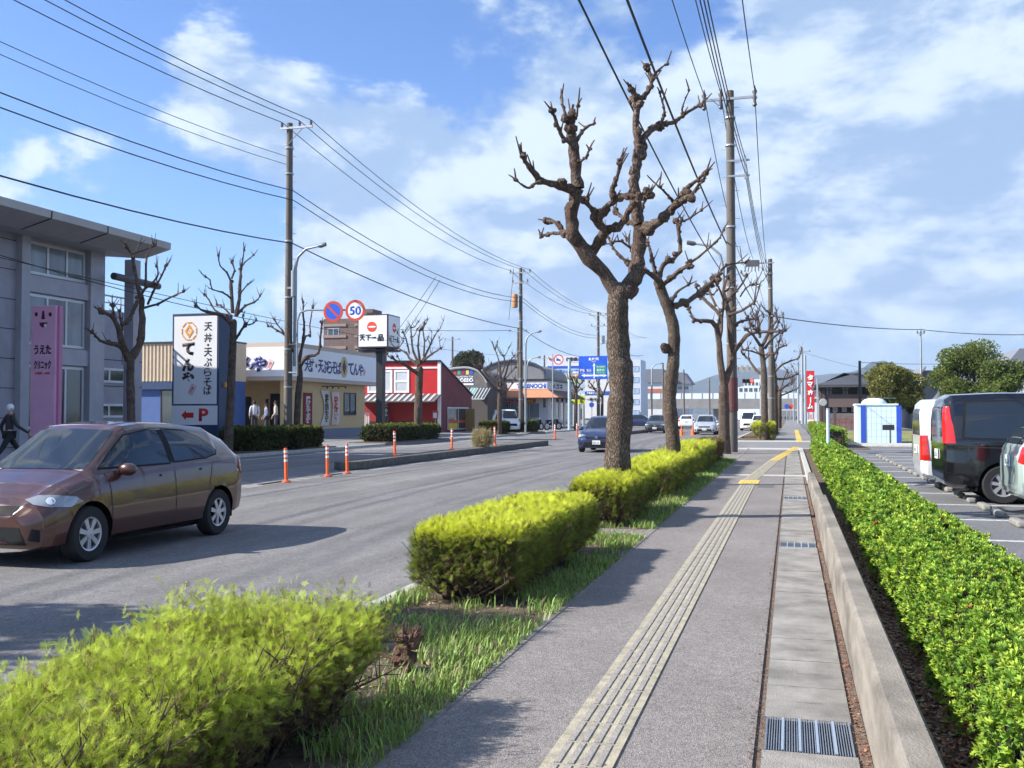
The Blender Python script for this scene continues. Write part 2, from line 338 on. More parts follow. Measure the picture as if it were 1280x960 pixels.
# tactile strip
cream = mat('tactile_cream', (.43, .385, .28), .85, col2=(.25, .225, .175), scale=9, bump=.3, bscale=90)
barm = mat('tactile_bar', (.23, .21, .20), .85, col2=(.33, .30, .26), scale=24, bump=.4, bscale=110)
yel = mat('tactile_yellow', (.60, .43, .10), .85, var=.25, scale=20)
def strip(pts, w, base, bar, name, joint=.3):
    b = MB()
    for (x0, y0), (x1, y1) in zip(pts, pts[1:]):
        d = Vector((x1-x0, y1-y0, 0)); Ln = d.length; d.normalize(); nx = Vector((d.y, -d.x, 0)); k = 0.0; a = math.atan2(d.y, d.x)
        while k < Ln-.05:
            l = min(joint, Ln-k); c = Vector((x0, y0, 0))+d*(k+l/2)
            b.mi = 0; b.obox(c+Vector((0, 0, -.0165)), l-.004, w, .05, a)
            b.mi = 1
            for q in (-.375, -.125, .125, .375):
                b.obox(c+nx*(q*w*.80)+Vector((0, 0, .0105)), l-.02, w*.095, .007, a)
            k += joint
    return b.build(name, [base, bar], kind='structure', bevel=.002 if 'near' in name else 0)
strip([(-.885, 1.8), (-.885, 21.9)], .30, cream, barm, 'tactile_paving')
strip([(-.885, 21.95), (-.885, 23.2)], .42, yel, yel, 'tactile_paving')
strip([(-.885, 23.25), (-.52, 33.0)], .30, cream, cream, 'tactile_paving')
strip([(-.52, 33.1), (.25, 46.5)], .30, yel, yel, 'tactile_paving')
strip([(.45, 55), (.50, 95)], .30, yel, yel, 'tactile_paving')
o = slab('manhole_cover', -.66, 21.0, -.36, 21.9, -.05, .006, mat('iron_cover', (.13, .12, .115), .6, .3, var=.2)); del o['kind']; tag(o, 'small flat rectangular utility cover on the pavement beside the tactile strip', 'cover')
# markings on the road
b = MB()
for k in range(9): b.box(-11.62, 20.2+k*3.1, -.1, -11.42, 21.5+k*3.1, -.096)
pass
b.build('road_markings', mat('worn_paint', (.5, .5, .49), .7, col2=(.19, .19, .19), scale=5), kind='structure')
b = MB()
for k in range(12): b.box(-19.0+k*0, 70+k*9, -.1, -18.88, 75+k*9, -.096)
b.box(-18.2, 22, -.1, -18.06, 66, -.096)
b.build('road_markings', paint_m, kind='structure')
# median island and delineators
isl = mat('island_concrete', (.075, .068, .06), .95, col2=(.16, .15, .13), scale=9, bump=.7, bscale=40)
def island(y0, y1, seed):
    r = random.Random(seed); b = MB(); n = int((y1-y0)/1.0); l = [(-11.85+r.uniform(-.03, .03), y0+(y1-y0)*i/n) for i in range(n+1)]; rr = [(-12.55+r.uniform(-.03, .03), y) for _, y in l]
    poly = l+[(-12.2, y1+.35)]+rr[::-1]+[(-12.2, y0-.35)]
    b.prism(poly, (0, 0, -.1), (1, 0, 0), (0, 1, 0), (0, 0, .24)); return b.build('traffic_island', isl, kind='structure', bevel=.03)
island(26.2, 49.5, 1); island(66, 110, 2); island(118, 180, 3); island(-9, 8, 4)  # last piece lies out of view, added as footing for the shade-casting tree
sheet('island_patch', [(-11.5, 16.0), (-11.2, 17.5), (-11.3, 24), (-11.9, 25.6), (-12.3, 24), (-12.2, 17)], -.096, mat('broken_island', (.10, .095, .09), .95, col2=(.30, .29, .28), scale=3, bump=.8, bscale=30))
wstripe = mat('reflective_white', (.85, .85, .85), .3)
def post_proto():
    t = thing('delineator_post', '', 'delineator post')
    b = MB(); b.lathe([(.11, 0), (.11, .02), (.06, .05), (.042, .07)], n=16); b.build('base', mat('post_base', (.55, .09, .03), .6, var=.2, scale=20), t, True)
    b = MB(); b.lathe([(.04, .06), (.04, .79), (.036, .80), (0, .802)], n=16); b.build('pole', ORANGE, t, True)
    for z in (.48, .585, .69):
        b = MB(); b.lathe([(.0415, z), (.0415, z+.055)], n=16); b.build('reflective_band', wstripe, t, True)
    return t
pp = post_proto(); PZ = []
specs = [(358, 603, None, 'leftmost orange post with white bands standing alone behind the brown car'),
         (409.5, 596, None, 'orange post with white bands, second from the left, on broken concrete'),
         (434, 592, None, 'orange post with white bands just before the near end of the dark traffic island'),
         (494, None, 27.2, 'orange post on the near end of the dark traffic island'),
         (565, None, 33, 'orange post on the island left of the dry weed tuft'),
         (619, None, 39, 'orange post on the island right of the dry weed tuft'),
         (693.5, None, 49, 'orange post on the far end of the first island near the motorcycles'),
         (721, None, 55, 'orange post just left of the dark blue oncoming car'),
         (851, None, 110, 'tiny orange post seen right behind the second street tree trunk'),
         (862, None, 118, 'tiny orange post between the second and third street tree trunks')]
for i, (px, py, Y, lab) in enumerate(specs):
    if py: p = P(px, py, Z=-.1)
    else:
        X = -12.2; p = P(px, 500, X=X); p.z = .14
    o = pp if i == 0 else dup(pp); o.location = p; o['label'] = lab; o['group'] = 'orange delineator posts along the traffic island'
    o.rotation_euler = (R.uniform(-.03, .03), R.uniform(-.03, .03), 0)
# far side
slab('kerb', -19.45, -30, -19.3, 46, -.15, .02, kerb_m, .02); slab('kerb', -19.45, 56, -19.3, 74, -.15, .02, kerb_m, .02); slab('kerb', -19.45, 80, -19.3, 330, -.15, .02, kerb_m, .02)
slab('far_sidewalk', -24.0, -30, -19.45, 330, -.15, .015, farw_m)
slab('shop_forecourt', -60, 30, -24.0, 330, -.15, .03, farw_m)
slab('clinic_forecourt', -60, -30, -24.0, 29.9, -.15, .03, farw_m)
# car park, lawn
slab('car_park', 1.57, -8, 30, 52, -.15, .0, lot_m)
b = MB()
for k in range(22):
    y = 3.1+2.45*k
    if y < 47: b.box(1.62, y, .0, 3.0, y+.11, .004)
    if y < 47: b.box(3.0, y, .0, 7.6, y+.11, .004)
b.build('parking_lines', paint_m, kind='structure')
lawn = mat('lawn', (.16, .19, .04), 1, col2=(.24, .22, .09), scale=6, bump=.8, bscale=80)
slab('lawn', 1.6, 52, 30, 90, -.15, .03, lawn)
slab('bare_soil', 1.32, 44.1, 3.2, 52, -.15, .02, soil_m)
b = MB(); b.prism([(math.cos(a)*4.6, math.sin(a)*2.0) for a in [k*math.pi/12 for k in range(25)]], (6.6, 50.2, 0), (1, 0, 0), (0, 1, 0), (0, 0, .06)); b.build('kerb', kerb_m, kind='structure')
slab('cross_street', 1.32, 90.1, 80, 104, -.15, .0, lot_m)
slab('far_plaza', -3.0, 231, 60, 330, -.15, .0, farw_m)
# wheel stops
b0 = MB(); b0.prism([(-.28, 0), (.28, 0), (.28, .07), (.24, .11), (-.24, .11), (-.28, .07)], (0, -.07, 0), (1, 0, 0), (0, 0, 1), (0, .14, 0))
ws = []
for k in range(14):
    for s in (-.55, .55):
        y = 3.1+2.45*k+1.28+s
        b = MB(); b.obox((2.92, y, .045), .13, .60, .09)
        if y < 9: continue
        ws.append(b)
        b.build('wheel_stop', mat('old_concrete', (.22, .21, .19), .9, var=.3, scale=9), bevel=.03, label='worn concrete wheel stop block in the row at the edge of the parking bays', cat='wheel stop', group='wheel stops along the parking bays')
# hills, air
hill_m = mat('hill_forest', (.02, .042, .045), 1, var=.3, scale=.008)
def hills(pts, D, name, depth=900, seed=1):
    r = random.Random(seed); V = []; n = len(pts); rows = 7
    nn = 90; xs = np.linspace(pts[0][0], pts[-1][0], nn); ys = np.interp(xs, [p[0] for p in pts], [p[1] for p in pts])
    W = []
    for j in range(rows):
        f = j/(rows-1)
        for i in range(nn):
            top = P(xs[i], ys[i]+r.uniform(-.8, .8), D=D); d = Vector((top.x, top.y, 0)).normalized()
            q = top + d*(depth*(f-.5)*1.0); q.z = top.z*math.sin(math.pi*min(max(f, 0), 1))*(1+(r.uniform(-.12, .12) if j not in (3,) else 0)) - (3 if j in (0, rows-1) else 0)
            W.append(q)
    F = [(j*nn+i, j*nn+i+1, (j+1)*nn+i+1, (j+1)*nn+i) for j in range(rows-1) for i in range(nn-1)]
    b = MB(); b.add(W, F); return b.build(name, hill_m, kind='structure', smooth=True)
hills([(500, 512), (700, 505), (800, 495), (850, 484), (890, 470), (925, 462), (960, 459), (985, 463), (1010, 470), (1030, 468), (1060, 466), (1085, 458), (1100, 453), (1130, 460), (1160, 466), (1200, 463), (1240, 458), (1290, 452), (1400, 440), (1700, 470)], 4800, 'hills', seed=3)
hills([(1000, 500), (1045, 484), (1066, 468), (1090, 452), (1106, 451), (1125, 462), (1160, 470), (1250, 480), (1400, 470)], 3300, 'hills', 500, seed=8)
hills([(-900, 470), (-300, 480), (100, 500), (560, 512)], 4800, 'hills', seed=5)
# ================================================================ vegetation
rng = np.random.default_rng(5)
def vnoise(p, s, seed=0):
    """cheap smooth pseudo noise in -1..1"""
    q = p*s+seed*7.31
    return (np.sin(q[:, 0]*1.7+1.3*np.sin(q[:, 1]*1.1+seed))+np.sin(q[:, 1]*1.9+1.7*np.sin(q[:, 2]*1.3))+np.sin(q[:, 2]*2.1+1.1*np.sin(q[:, 0]*1.5+2)))/3
def frames(ax):
    ax = ax/np.linalg.norm(ax, axis=1, keepdims=True); r = rng.normal(size=ax.shape); r -= ax*(r*ax).sum(1, keepdims=True); r /= np.linalg.norm(r, axis=1, keepdims=True)
    return ax, r, np.cross(ax, r)
def scatter(tv, tf, pos, ax, size, col, side=None):
    """instances of a template (tv (k,3), tf (m,3)) baked into one mesh"""
    a, b, c = frames(ax); n = len(pos); k = len(tv)
    if side is not None:
        b = side - a*(side*a).sum(1, keepdims=True); b /= np.linalg.norm(b, axis=1, keepdims=True)+1e-9; c = np.cross(a, b)
    V = pos[:, None]+size[:, None, None]*(tv[None, :, 0, None]*a[:, None]+tv[None, :, 1, None]*b[:, None]+tv[None, :, 2, None]*c[:, None])
    F = (tf[None]+(np.arange(n)*k)[:, None, None]).reshape(-1, tf.shape[1])
    return V.reshape(-1, 3), F, np.repeat(col, k, axis=0)
def spray_template(pairs=7, wid=.035, seed=0):
    r = random.Random(seed); v = []; f = []
    def tri(a, b, c): i = len(v); v.extend([a, b, c]); f.append((i, i+1, i+2))
    tri((0, -.018, 0), (0, .018, 0), (1, 0, .05))
    for i in range(pairs):
        x = .14+.70*i/pairs
        for s in (-1, 1):
            l = (.60-.40*i/pairs)*r.uniform(.75, 1.2); d = (x+l*.75, s*l*.62, r.uniform(-.06, .12))
            tri((x-.022, 0, 0), (x+.03, s*.006, 0), d)
            tri((x+l*.30, s*l*.27, .01), (x+l*.38, s*l*.30, .01), (x+l*.85, s*l*.22, r.uniform(0, .1))); tri((x+l*.25, s*l*.2, .01), (x+l*.31, s*l*.24, .01), (x+l*.38, s*l*.68, r.uniform(-.08, .08)))
    return np.array(v, 'f'), np.array(f)
def rosette_template(n=7, seed=0):
    r = random.Random(seed); v = []; f = []
    for k in range(n):
        a = k*2.4+r.uniform(-.3, .3); t = r.uniform(.25, .95); L_ = r.uniform(.75, 1.1); w = .19
        d = np.array([math.sin(t)*0+math.cos(t), math.sin(t)*math.cos(a), math.sin(t)*math.sin(a)]); s = np.array([0, -math.sin(a), math.cos(a)]); up = np.cross(d, s)
        i = len(v); v += [tuple(d*.08), tuple(d*L_*.55+s*w+up*.05), tuple(d*L_), tuple(d*L_*.55-s*w+up*.05)]; f += [(i, i+1, i+2), (i, i+2, i+3)]
    return np.array(v, 'f'), np.array(f)
leaf_j = mat('gold_conifer_foliage', (1, 1, 1), .65, tint=True, transl=.42, spec=.25)
leaf_r = mat('azalea_leaf', (1, 1, 1), .62, tint=True, transl=.25, spec=.25)
core_m = mat('twiggy_interior', (.055, .042, .028), 1, col2=(.025, .03, .012), scale=30, bump=1, bscale=60)
twig_m = mat('twig', (.15, .11, .075), .95, var=.3, scale=20)
def boxpts(n, x0, x1, y0, y1, h, rnd=.12, zlow=.08, top=.5, jit=.03, lump=.05, seed=0):
    """points and normals on a rounded clipped hedge"""
    lx, ly = x1-x0, y1-y0; A = [lx*ly*top*2, ly*h, ly*h, lx*h, lx*h]; w = np.array(A)/sum(A); f = rng.choice(5, n, p=w); u = rng.random(n); v = rng.random(n)
    x = np.where(f == 0, x0+u*lx, np.where(f == 1, x0, np.where(f == 2, x1, x0+u*lx))); y = np.where(f == 0, y0+v*ly, np.where(f <= 2, y0+u*ly, np.where(f == 3, y0, y1)))
    z = np.where(f == 0, h, zlow+(h-zlow)*v**.8)
    c = np.stack([np.clip(x, x0+rnd, x1-rnd), np.clip(y, y0+rnd, y1-rnd), np.minimum(z, h-rnd)], 1); p = np.stack([x, y, z], 1); d = p-c; l = np.linalg.norm(d, axis=1, keepdims=True)+1e-6; nrm = d/l
    p = c+nrm*rnd*np.minimum(1, l/rnd*1.0+0)
    p += nrm*(vnoise(p, 4.2, seed)[:, None]*lump+vnoise(p, 11, seed+3)[:, None]*lump*.5+rng.normal(0, jit, (n, 1)))
    return p, nrm
def core(x0, x1, y0, y1, h, inset, seed):
    bm = bmesh.new(); bmesh.ops.create_cube(bm, size=1)
    for v in bm.verts: v.co = Vector(((x0+x1)/2+v.co.x*(x1-x0-2*inset), (y0+y1)/2+v.co.y*(y1-y0-2*inset), .06+(v.co.z+.5)*(h-inset-.06)))
    bmesh.ops.subdivide_edges(bm, edges=bm.edges[:], cuts=9, use_grid_fill=True); r = random.Random(seed)
    for v in bm.verts: v.co += Vector((r.uniform(-1, 1), r.uniform(-1, 1), r.uniform(-1, 1)))*.035
    V = [v.co.copy() for v in bm.verts]; F = [[v.index for v in f.verts] for f in bm.faces]; bm.free(); return V, F
def conifer_hedge(label, x0, x1, y0, y1, h, n, size=.11, ragged=.05, seed=1, group='golden clipped conifer hedges in the verge', brown=0, holes=.0, top=1.0, gold=1.0, twigs=130, sideb=.45, rnd_=.12):
    t = thing('clipped_hedge', label, 'hedge', ((x0+x1)/2, (y0+y1)/2, 0), 0, group)
    p, nr = boxpts(n, x0, x1, y0, y1, h, rnd=rnd_, zlow=.10, jit=ragged*.5, lump=ragged, seed=seed)
    if holes:
        k = vnoise(p, 3.1, seed+9)+(p[:, 2]/h-.55)*1.6+rng.normal(0, .25, n) > -holes; p, nr = p[k], nr[k]
    # sides are thinner near the ground
    k = rng.random(len(p)) < np.clip(.22+(p[:, 2]/h)*1.05, 0, 1); p, nr = p[k], nr[k]; m = len(p)
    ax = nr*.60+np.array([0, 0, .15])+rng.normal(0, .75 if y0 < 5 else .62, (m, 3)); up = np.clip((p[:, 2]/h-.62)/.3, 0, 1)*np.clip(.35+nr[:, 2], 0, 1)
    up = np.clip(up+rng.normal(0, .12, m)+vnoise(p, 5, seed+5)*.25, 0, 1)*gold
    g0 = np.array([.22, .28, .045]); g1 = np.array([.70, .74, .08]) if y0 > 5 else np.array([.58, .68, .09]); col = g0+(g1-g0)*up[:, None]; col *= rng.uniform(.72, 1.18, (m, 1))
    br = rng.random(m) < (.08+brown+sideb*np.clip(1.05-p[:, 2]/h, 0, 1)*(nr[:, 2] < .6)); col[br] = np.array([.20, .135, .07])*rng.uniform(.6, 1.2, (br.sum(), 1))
    tv, tf = spray_template(5 if y0 > 12 else 6, seed=seed); s = size*rng.uniform(.6, 1.25, m)
    V, F, C = scatter(tv, tf, p-nr*size*.45, ax, s, col)
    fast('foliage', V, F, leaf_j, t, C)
    b = MB(); r = random.Random(seed*13); b.mi = 0
    V, F = core(x0, x1, y0, y1, h, .13+ragged*1.2, seed); b.add(V, F)
    for k in range(twigs):
        fx, fy = r.random(), r.random(); bx, by = x0+(x1-x0)*(.25+.5*fx), y0+(y1-y0)*(.08+.84*fy); side = r.choice((0, 1, 2)); 
        tx, ty = (x0+(x1-x0)*r.random(), y0+r.uniform(-.0, .05)) if side == 0 else (x1-r.uniform(-.0, .06), by+r.uniform(-.4, .4)) if side == 1 else (bx+r.uniform(-.4, .4), by+r.uniform(-.4, .4))
        if side == 0: by = y0+.25
        tz = h*r.uniform(.35, 1.06 if y0 < 5 else .9); mid = Vector(((bx+tx)/2+r.uniform(-.08, .08), (by+ty)/2+r.uniform(-.08, .08), tz*.5+r.uniform(-.08, .05)))
        b.tube([(bx, by, -.02), mid, (tx, ty, tz)], [.012, .008, .003], 5)
        for q in range(7 if y0 < 5 else 4):
            a = mid.lerp(Vector((tx, ty, tz)), r.random()); b.tube([a, a+Vector((r.uniform(-.12, .12), r.uniform(-.12, .12), r.uniform(-.02, .14)))], [.004, .0015], 4, cap=False)
    b.build('branches', mat('hedge_wood', (.115, .082, .055), .95, col2=(.05, .04, .026), scale=24, bump=.6), t)
    return t
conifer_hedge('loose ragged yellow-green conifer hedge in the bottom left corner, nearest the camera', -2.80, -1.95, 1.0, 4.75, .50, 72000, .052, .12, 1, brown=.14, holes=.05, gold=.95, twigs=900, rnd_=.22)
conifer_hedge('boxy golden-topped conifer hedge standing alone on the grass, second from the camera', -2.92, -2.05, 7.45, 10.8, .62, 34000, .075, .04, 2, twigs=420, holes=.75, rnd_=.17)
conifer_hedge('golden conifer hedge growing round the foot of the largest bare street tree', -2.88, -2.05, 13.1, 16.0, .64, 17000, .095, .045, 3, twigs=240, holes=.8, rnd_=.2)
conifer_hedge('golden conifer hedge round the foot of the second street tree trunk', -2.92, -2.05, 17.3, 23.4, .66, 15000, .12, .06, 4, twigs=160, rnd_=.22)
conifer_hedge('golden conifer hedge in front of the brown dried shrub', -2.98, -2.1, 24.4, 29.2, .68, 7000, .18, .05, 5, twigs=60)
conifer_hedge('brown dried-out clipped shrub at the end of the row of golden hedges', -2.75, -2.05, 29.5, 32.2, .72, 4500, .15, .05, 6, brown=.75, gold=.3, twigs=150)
conifer_hedge('small golden shrub beside the fourth street tree past the driveway', -1.9, -.95, 58.6, 62.5, .95, 2600, .25, .06, 7, twigs=30)
conifer_hedge('distant golden hedge beyond the fourth street tree', -2.6, -1.3, 70, 84, .8, 2500, .3, .06, 8, twigs=20)
# evergreen azalea hedge along the car park
def azalea(label, x0, x1, y0, y1, h, dens, sz, seed, grow=True):
    t = thing('clipped_hedge', label, 'hedge', ((x0+x1)/2, (y0+y1)/2, 0), 0, 'evergreen hedge along the car park'); VV = []; FF = []; CC = []; off = 0
    y = y0; k = 0; tv, tf = rosette_template(9, seed)
    while y < y1:
        st = min(1.5 if y < 12 else 6, y1-y); f = max(1, y/5.0) if grow else 1; s = sz*min(f, 4)**.75; n = int(dens*(x1-x0+h)*st/min(f, 4)**1.5)
        p, nr = boxpts(n, x0, x1, y-.12, y+st+.12, h, rnd=.16, zlow=.04, jit=.018, lump=.05, seed=seed)
        kk = (p[:, 1] > y-.02) & (p[:, 1] <= y+st+.02) | (np.abs(nr[:, 1]) < .5); p, nr = p[kk], nr[kk]
        kk = (vnoise(p, 6.3, 4)+vnoise(p, 13, 6)*.6+rng.normal(0, .3, len(p)) > -.95) & (rng.random(len(p)) < .35+p[:, 2]/h); p, nr = p[kk], nr[kk]
        m = len(p); ax = nr*.7+np.array([0, 0, .7])+rng.normal(0, .33, (m, 3))
        u = rng.random(m); col = np.array([.17, .30, .035])[None]*(.8+.5*u[:, None]); yl = rng.random(m) < .42; col[yl] = np.array([.36, .48, .06])*rng.uniform(.8, 1.2, (yl.sum(), 1)); dk = rng.random(m) < .12; col[dk] = np.array([.05, .11, .02])
        dd = rng.random(m) < .005; col[dd] = np.array([.35, .12, .03])
        V, F, C = scatter(tv, tf, p-nr*s*.5, ax, s*rng.uniform(.7, 1.2, m), col); VV.append(V); FF.append(F+off); CC.append(C); off += len(V); y += st
    fast('foliage', np.concatenate(VV), np.concatenate(FF), leaf_r, t, np.concatenate(CC))
    b = MB(); V, F = core(x0, x1, y0, y1, h, .10, seed)
    b.add(V, F); r = random.Random(seed)
    for k in range(260 if y0 < 5 else 20):
        yy = r.uniform(y0, min(y1, y0+9)); xx = r.uniform(x0+.05, x0+.3); b.tube([(xx, yy, 0), (xx-r.uniform(-.02, .12), yy+r.uniform(-.12, .12), h*r.uniform(.4, .85))], [.006, .003], 4)
    b.build('branches', core_m, t); return t
azalea('long clipped evergreen hedge with bright leaves between low wall and car park', .72, 1.29, 1.2, 38, .66, 3300, .032, 11)
azalea('narrower far stretch of green hedge past the pale blue post', 1.45, 2.3, 45.5, 88, .8, 160, .12, 12, False)
# hedges on the far side of the street
def far_hedge(label, x0, x1, y0, y1, h, n, seed, col=(.055, .075, .02), brown=.25):
    t = thing('clipped_hedge', label, 'hedge', ((x0+x1)/2, (y0+y1)/2, 0), 0, 'dark clipped hedges on the far pavement'); p, nr = boxpts(n, x0, x1, y0, y1, h, rnd=.12, jit=.03, lump=.05, seed=seed); p[:, 2] += .03
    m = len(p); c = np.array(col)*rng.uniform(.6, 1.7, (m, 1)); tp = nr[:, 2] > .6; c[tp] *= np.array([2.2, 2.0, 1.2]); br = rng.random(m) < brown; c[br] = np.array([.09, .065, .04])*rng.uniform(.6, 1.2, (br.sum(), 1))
    tv, tf = rosette_template(8, seed); V, F, C = scatter(tv, tf, p, nr+rng.normal(0, .5, (m, 3)), np.full(m, .13)*rng.uniform(.7, 1.3, m), c); fast('foliage', V, F, leaf_r, t, C)
    b = MB(); V, F = core(x0, x1, y0, y1, h, .09, seed); b.add(V, F); b.build('branches', core_m, t); return t
b = MB()
def XP(px, X, py=500): return P(px, py, X=X)
for i, (a, c, lab) in enumerate([(276, 325, 'square clipped hedge at the foot of the bare tree beside the tall white shop sign'), (329, 394, 'dark clipped hedge at the foot of the tall left utility pole'),
                  (452, 551, 'long low clipped hedge in front of the red building'), (600, 618, 'small brownish hedge by the bare tree in front of the dark cafe'), (640, 667, 'small green clipped hedge at the foot of the utility pole before the orange-roofed shop')]):
    ya = XP(a, -21.2).y; yc = max(XP(c, -19.7).y, ya+2.5)
    far_hedge(lab, -21.2, -19.75, ya, yc, .82, 2600, 20+i)
    s = MB(); s.box(-21.5, ya-.9, -.1, -19.46, yc+.9, .06); s.build('planting_bed', soil_m, kind='structure', bevel=.02)
# grass
grass_m = mat('grass_blade', (1, 1, 1), .6, tint=True, transl=.3)
def grass(n, f, seed, size=(.05, .13)):
    p = f(n); n = len(p); a = rng.uniform(0, 2*np.pi, n); h = .85*rng.uniform(*size, n)*(1+.5*vnoise(p, 3, seed)); le = rng.uniform(.15, .9, n)*h; w = rng.uniform(.0018, .0045, n)*(1+p[:, 1]*.06)
    d = np.stack([np.cos(a), np.sin(a), 0*a], 1); s = np.stack([-np.sin(a), np.cos(a), 0*a], 1); z = np.array([0, 0, 1.])
    b0 = p-s*w[:, None]; b1 = p+s*w[:, None]; m = p+d*(le*.35)[:, None]+z*(h*.62)[:, None]; m0 = m-s*(w*.8)[:, None]; m1 = m+s*(w*.8)[:, None]; t = p+d*le[:, None]+z*(h*.95)[:, None]
    V = np.stack([b0, b1, m1, m0, t], 1).reshape(-1, 3); i = (np.arange(n)*5)[:, None]
    F = np.concatenate([i+np.array([0, 1, 2]), i+np.array([0, 2, 3]), i+np.array([3, 2, 4])], 0)
    c = np.array([.22, .33, .07])*rng.uniform(.6, 1.6, (n, 1)); k = rng.random(n) < .20+.2*(vnoise(p, 2.2, seed+2) > .35); c[k] = np.array([.34, .27, .14])*rng.uniform(.6, 1.1, (k.sum(), 1)); return V, F, np.repeat(c, 5, 0)
def verge_pts(n):
    x = rng.uniform(-3.07, -1.70, n); y = 2.5+31*rng.random(n)**1.9; p = np.stack([x, y, 0*x], 1)
    k = vnoise(p, 1.9, 3)+vnoise(p, 6, 8)*.5+rng.normal(0, .22, n) > -.12+(.42*((x < -2.05) & (x > -2.85))); k &= ~((y > 12.1) & (y < 13)); k &= ~((y > 7.7) & (y < 10.6) & (x > -2.9) & (x < -2.15)); return p[k]
V, F, C = grass(90000, verge_pts, 2)
fast('grass', V, F, grass_m, None, C, kind='stuff', label='green grass and weeds growing in the verge between the hedges', cat='grass')
def litter(n, x0, x1, y0, y1, z, cols, sz, name, label):
    p = np.stack([rng.uniform(x0, x1, n), y0+(y1-y0)*rng.random(n)**1.8, np.full(n, z)+rng.uniform(0, .012, n)], 1)
    tv = np.array([(-.5, -.2, 0), (.1, -.3, .12), (.6, 0, 0), (0, .3, .1)], 'f'); tf = np.array([(0, 1, 2), (0, 2, 3)])
    ax = rng.normal(size=(n, 3))*np.array([1, 1, .25]); side = np.cross(ax, np.array([0, 0, 1.]))+rng.normal(0, .2, (n, 3)); col = np.array(cols)[rng.integers(0, len(cols), n)]*rng.uniform(.6, 1.3, (n, 1))
    V, F, C = scatter(tv, tf, p, ax, rng.uniform(.5, 1.3, n)*sz, col, side); fast(name, V, F, mat('dry_leaf', (1, 1, 1), .8, tint=True), None, C, kind='stuff', label=label, cat='leaf litter')
litter(15000, .495, .82, 1.5, 16, .024, [(.42, .20, .11), (.30, .13, .08), (.55, .40, .25), (.20, .10, .07)], .032, 'fallen_leaves', 'reddish brown fallen leaves on the soil between the low wall and the hedge')
litter(1500, .275, .33, 1.5, 18, -.012, [(.30, .14, .07), (.18, .08, .05)], .02, 'fallen_leaves', 'brown leaf litter caught along the foot of the low wall')
litter(900, -.20, -.14, 1.5, 18, .0, [(.16, .07, .05), (.10, .06, .04)], .016, 'fallen_leaves', 'brown crumbs of leaf litter in the joint beside the gutter covers')
litter(2500, -3.0, -1.72, 4.8, 13, .004, [(.34, .26, .16), (.22, .15, .09)], .03, 'fallen_leaves', 'dry leaves and clippings lying among the verge grass')
litter(70, -1.6, -.2, 2.5, 14, .001, [(.22, .12, .07), (.10, .06, .04)], .02, 'fallen_leaves', 'a few stray leaf scraps scattered on the pavement')
# stump with dried top
b = MB(); sp = P(507, 838, Z=0); rr = random.Random(4)
for k in range(26):
    a = rr.uniform(0, 6.28); q = rr.uniform(0, .06); b.ball((sp.x+q*math.cos(a), sp.y+q*math.sin(a), .02+rr.random()*.19), .03+rr.random()*.018, n=6, jit=.3, rnd=rr)
for k in range(40):
    a = rr.uniform(0, 6.28); b.tube([(sp.x+.05*math.cos(a), sp.y+.05*math.sin(a), .16), (sp.x+.10*math.cos(a), sp.y+.10*math.sin(a), .22+rr.random()*.06)], [.006, .002], 4)
b.tube([(sp.x-.02, sp.y, .05), (sp.x-.2, sp.y+.02, .09), (sp.x-.36, sp.y+.05, .03)], [.018, .013, .006], 6)
b.build('tree_stump', mat('stump', (.21, .115, .075), .95, col2=(.08, .05, .04), scale=30, bump=1), smooth=False, label='small reddish brown cut stump in the grass beside the nearest hedge', cat='stump')
# weed tuft on the island
w = P(603, 545, X=-12.1); V = []; n = 240
p = np.tile(np.array([[w.x, w.y, .12]]), (n, 1))+rng.normal(0, .13, (n, 3))*np.array([1, 1.3, 0]); ax = np.stack([rng.normal(0, .25, n), rng.normal(0, .3, n), np.ones(n)], 1); tv, tf = spray_template(3, seed=4)
V, F, C = scatter(tv, tf, p, ax, rng.uniform(.25, 1.0, n), np.array([.36, .30, .15])*rng.uniform(.6, 1.2, (n, 1))); fast('weed_tuft', V, F, leaf_j, None, C, label='dry straw-coloured weed tuft growing out of the traffic island', cat='weed')
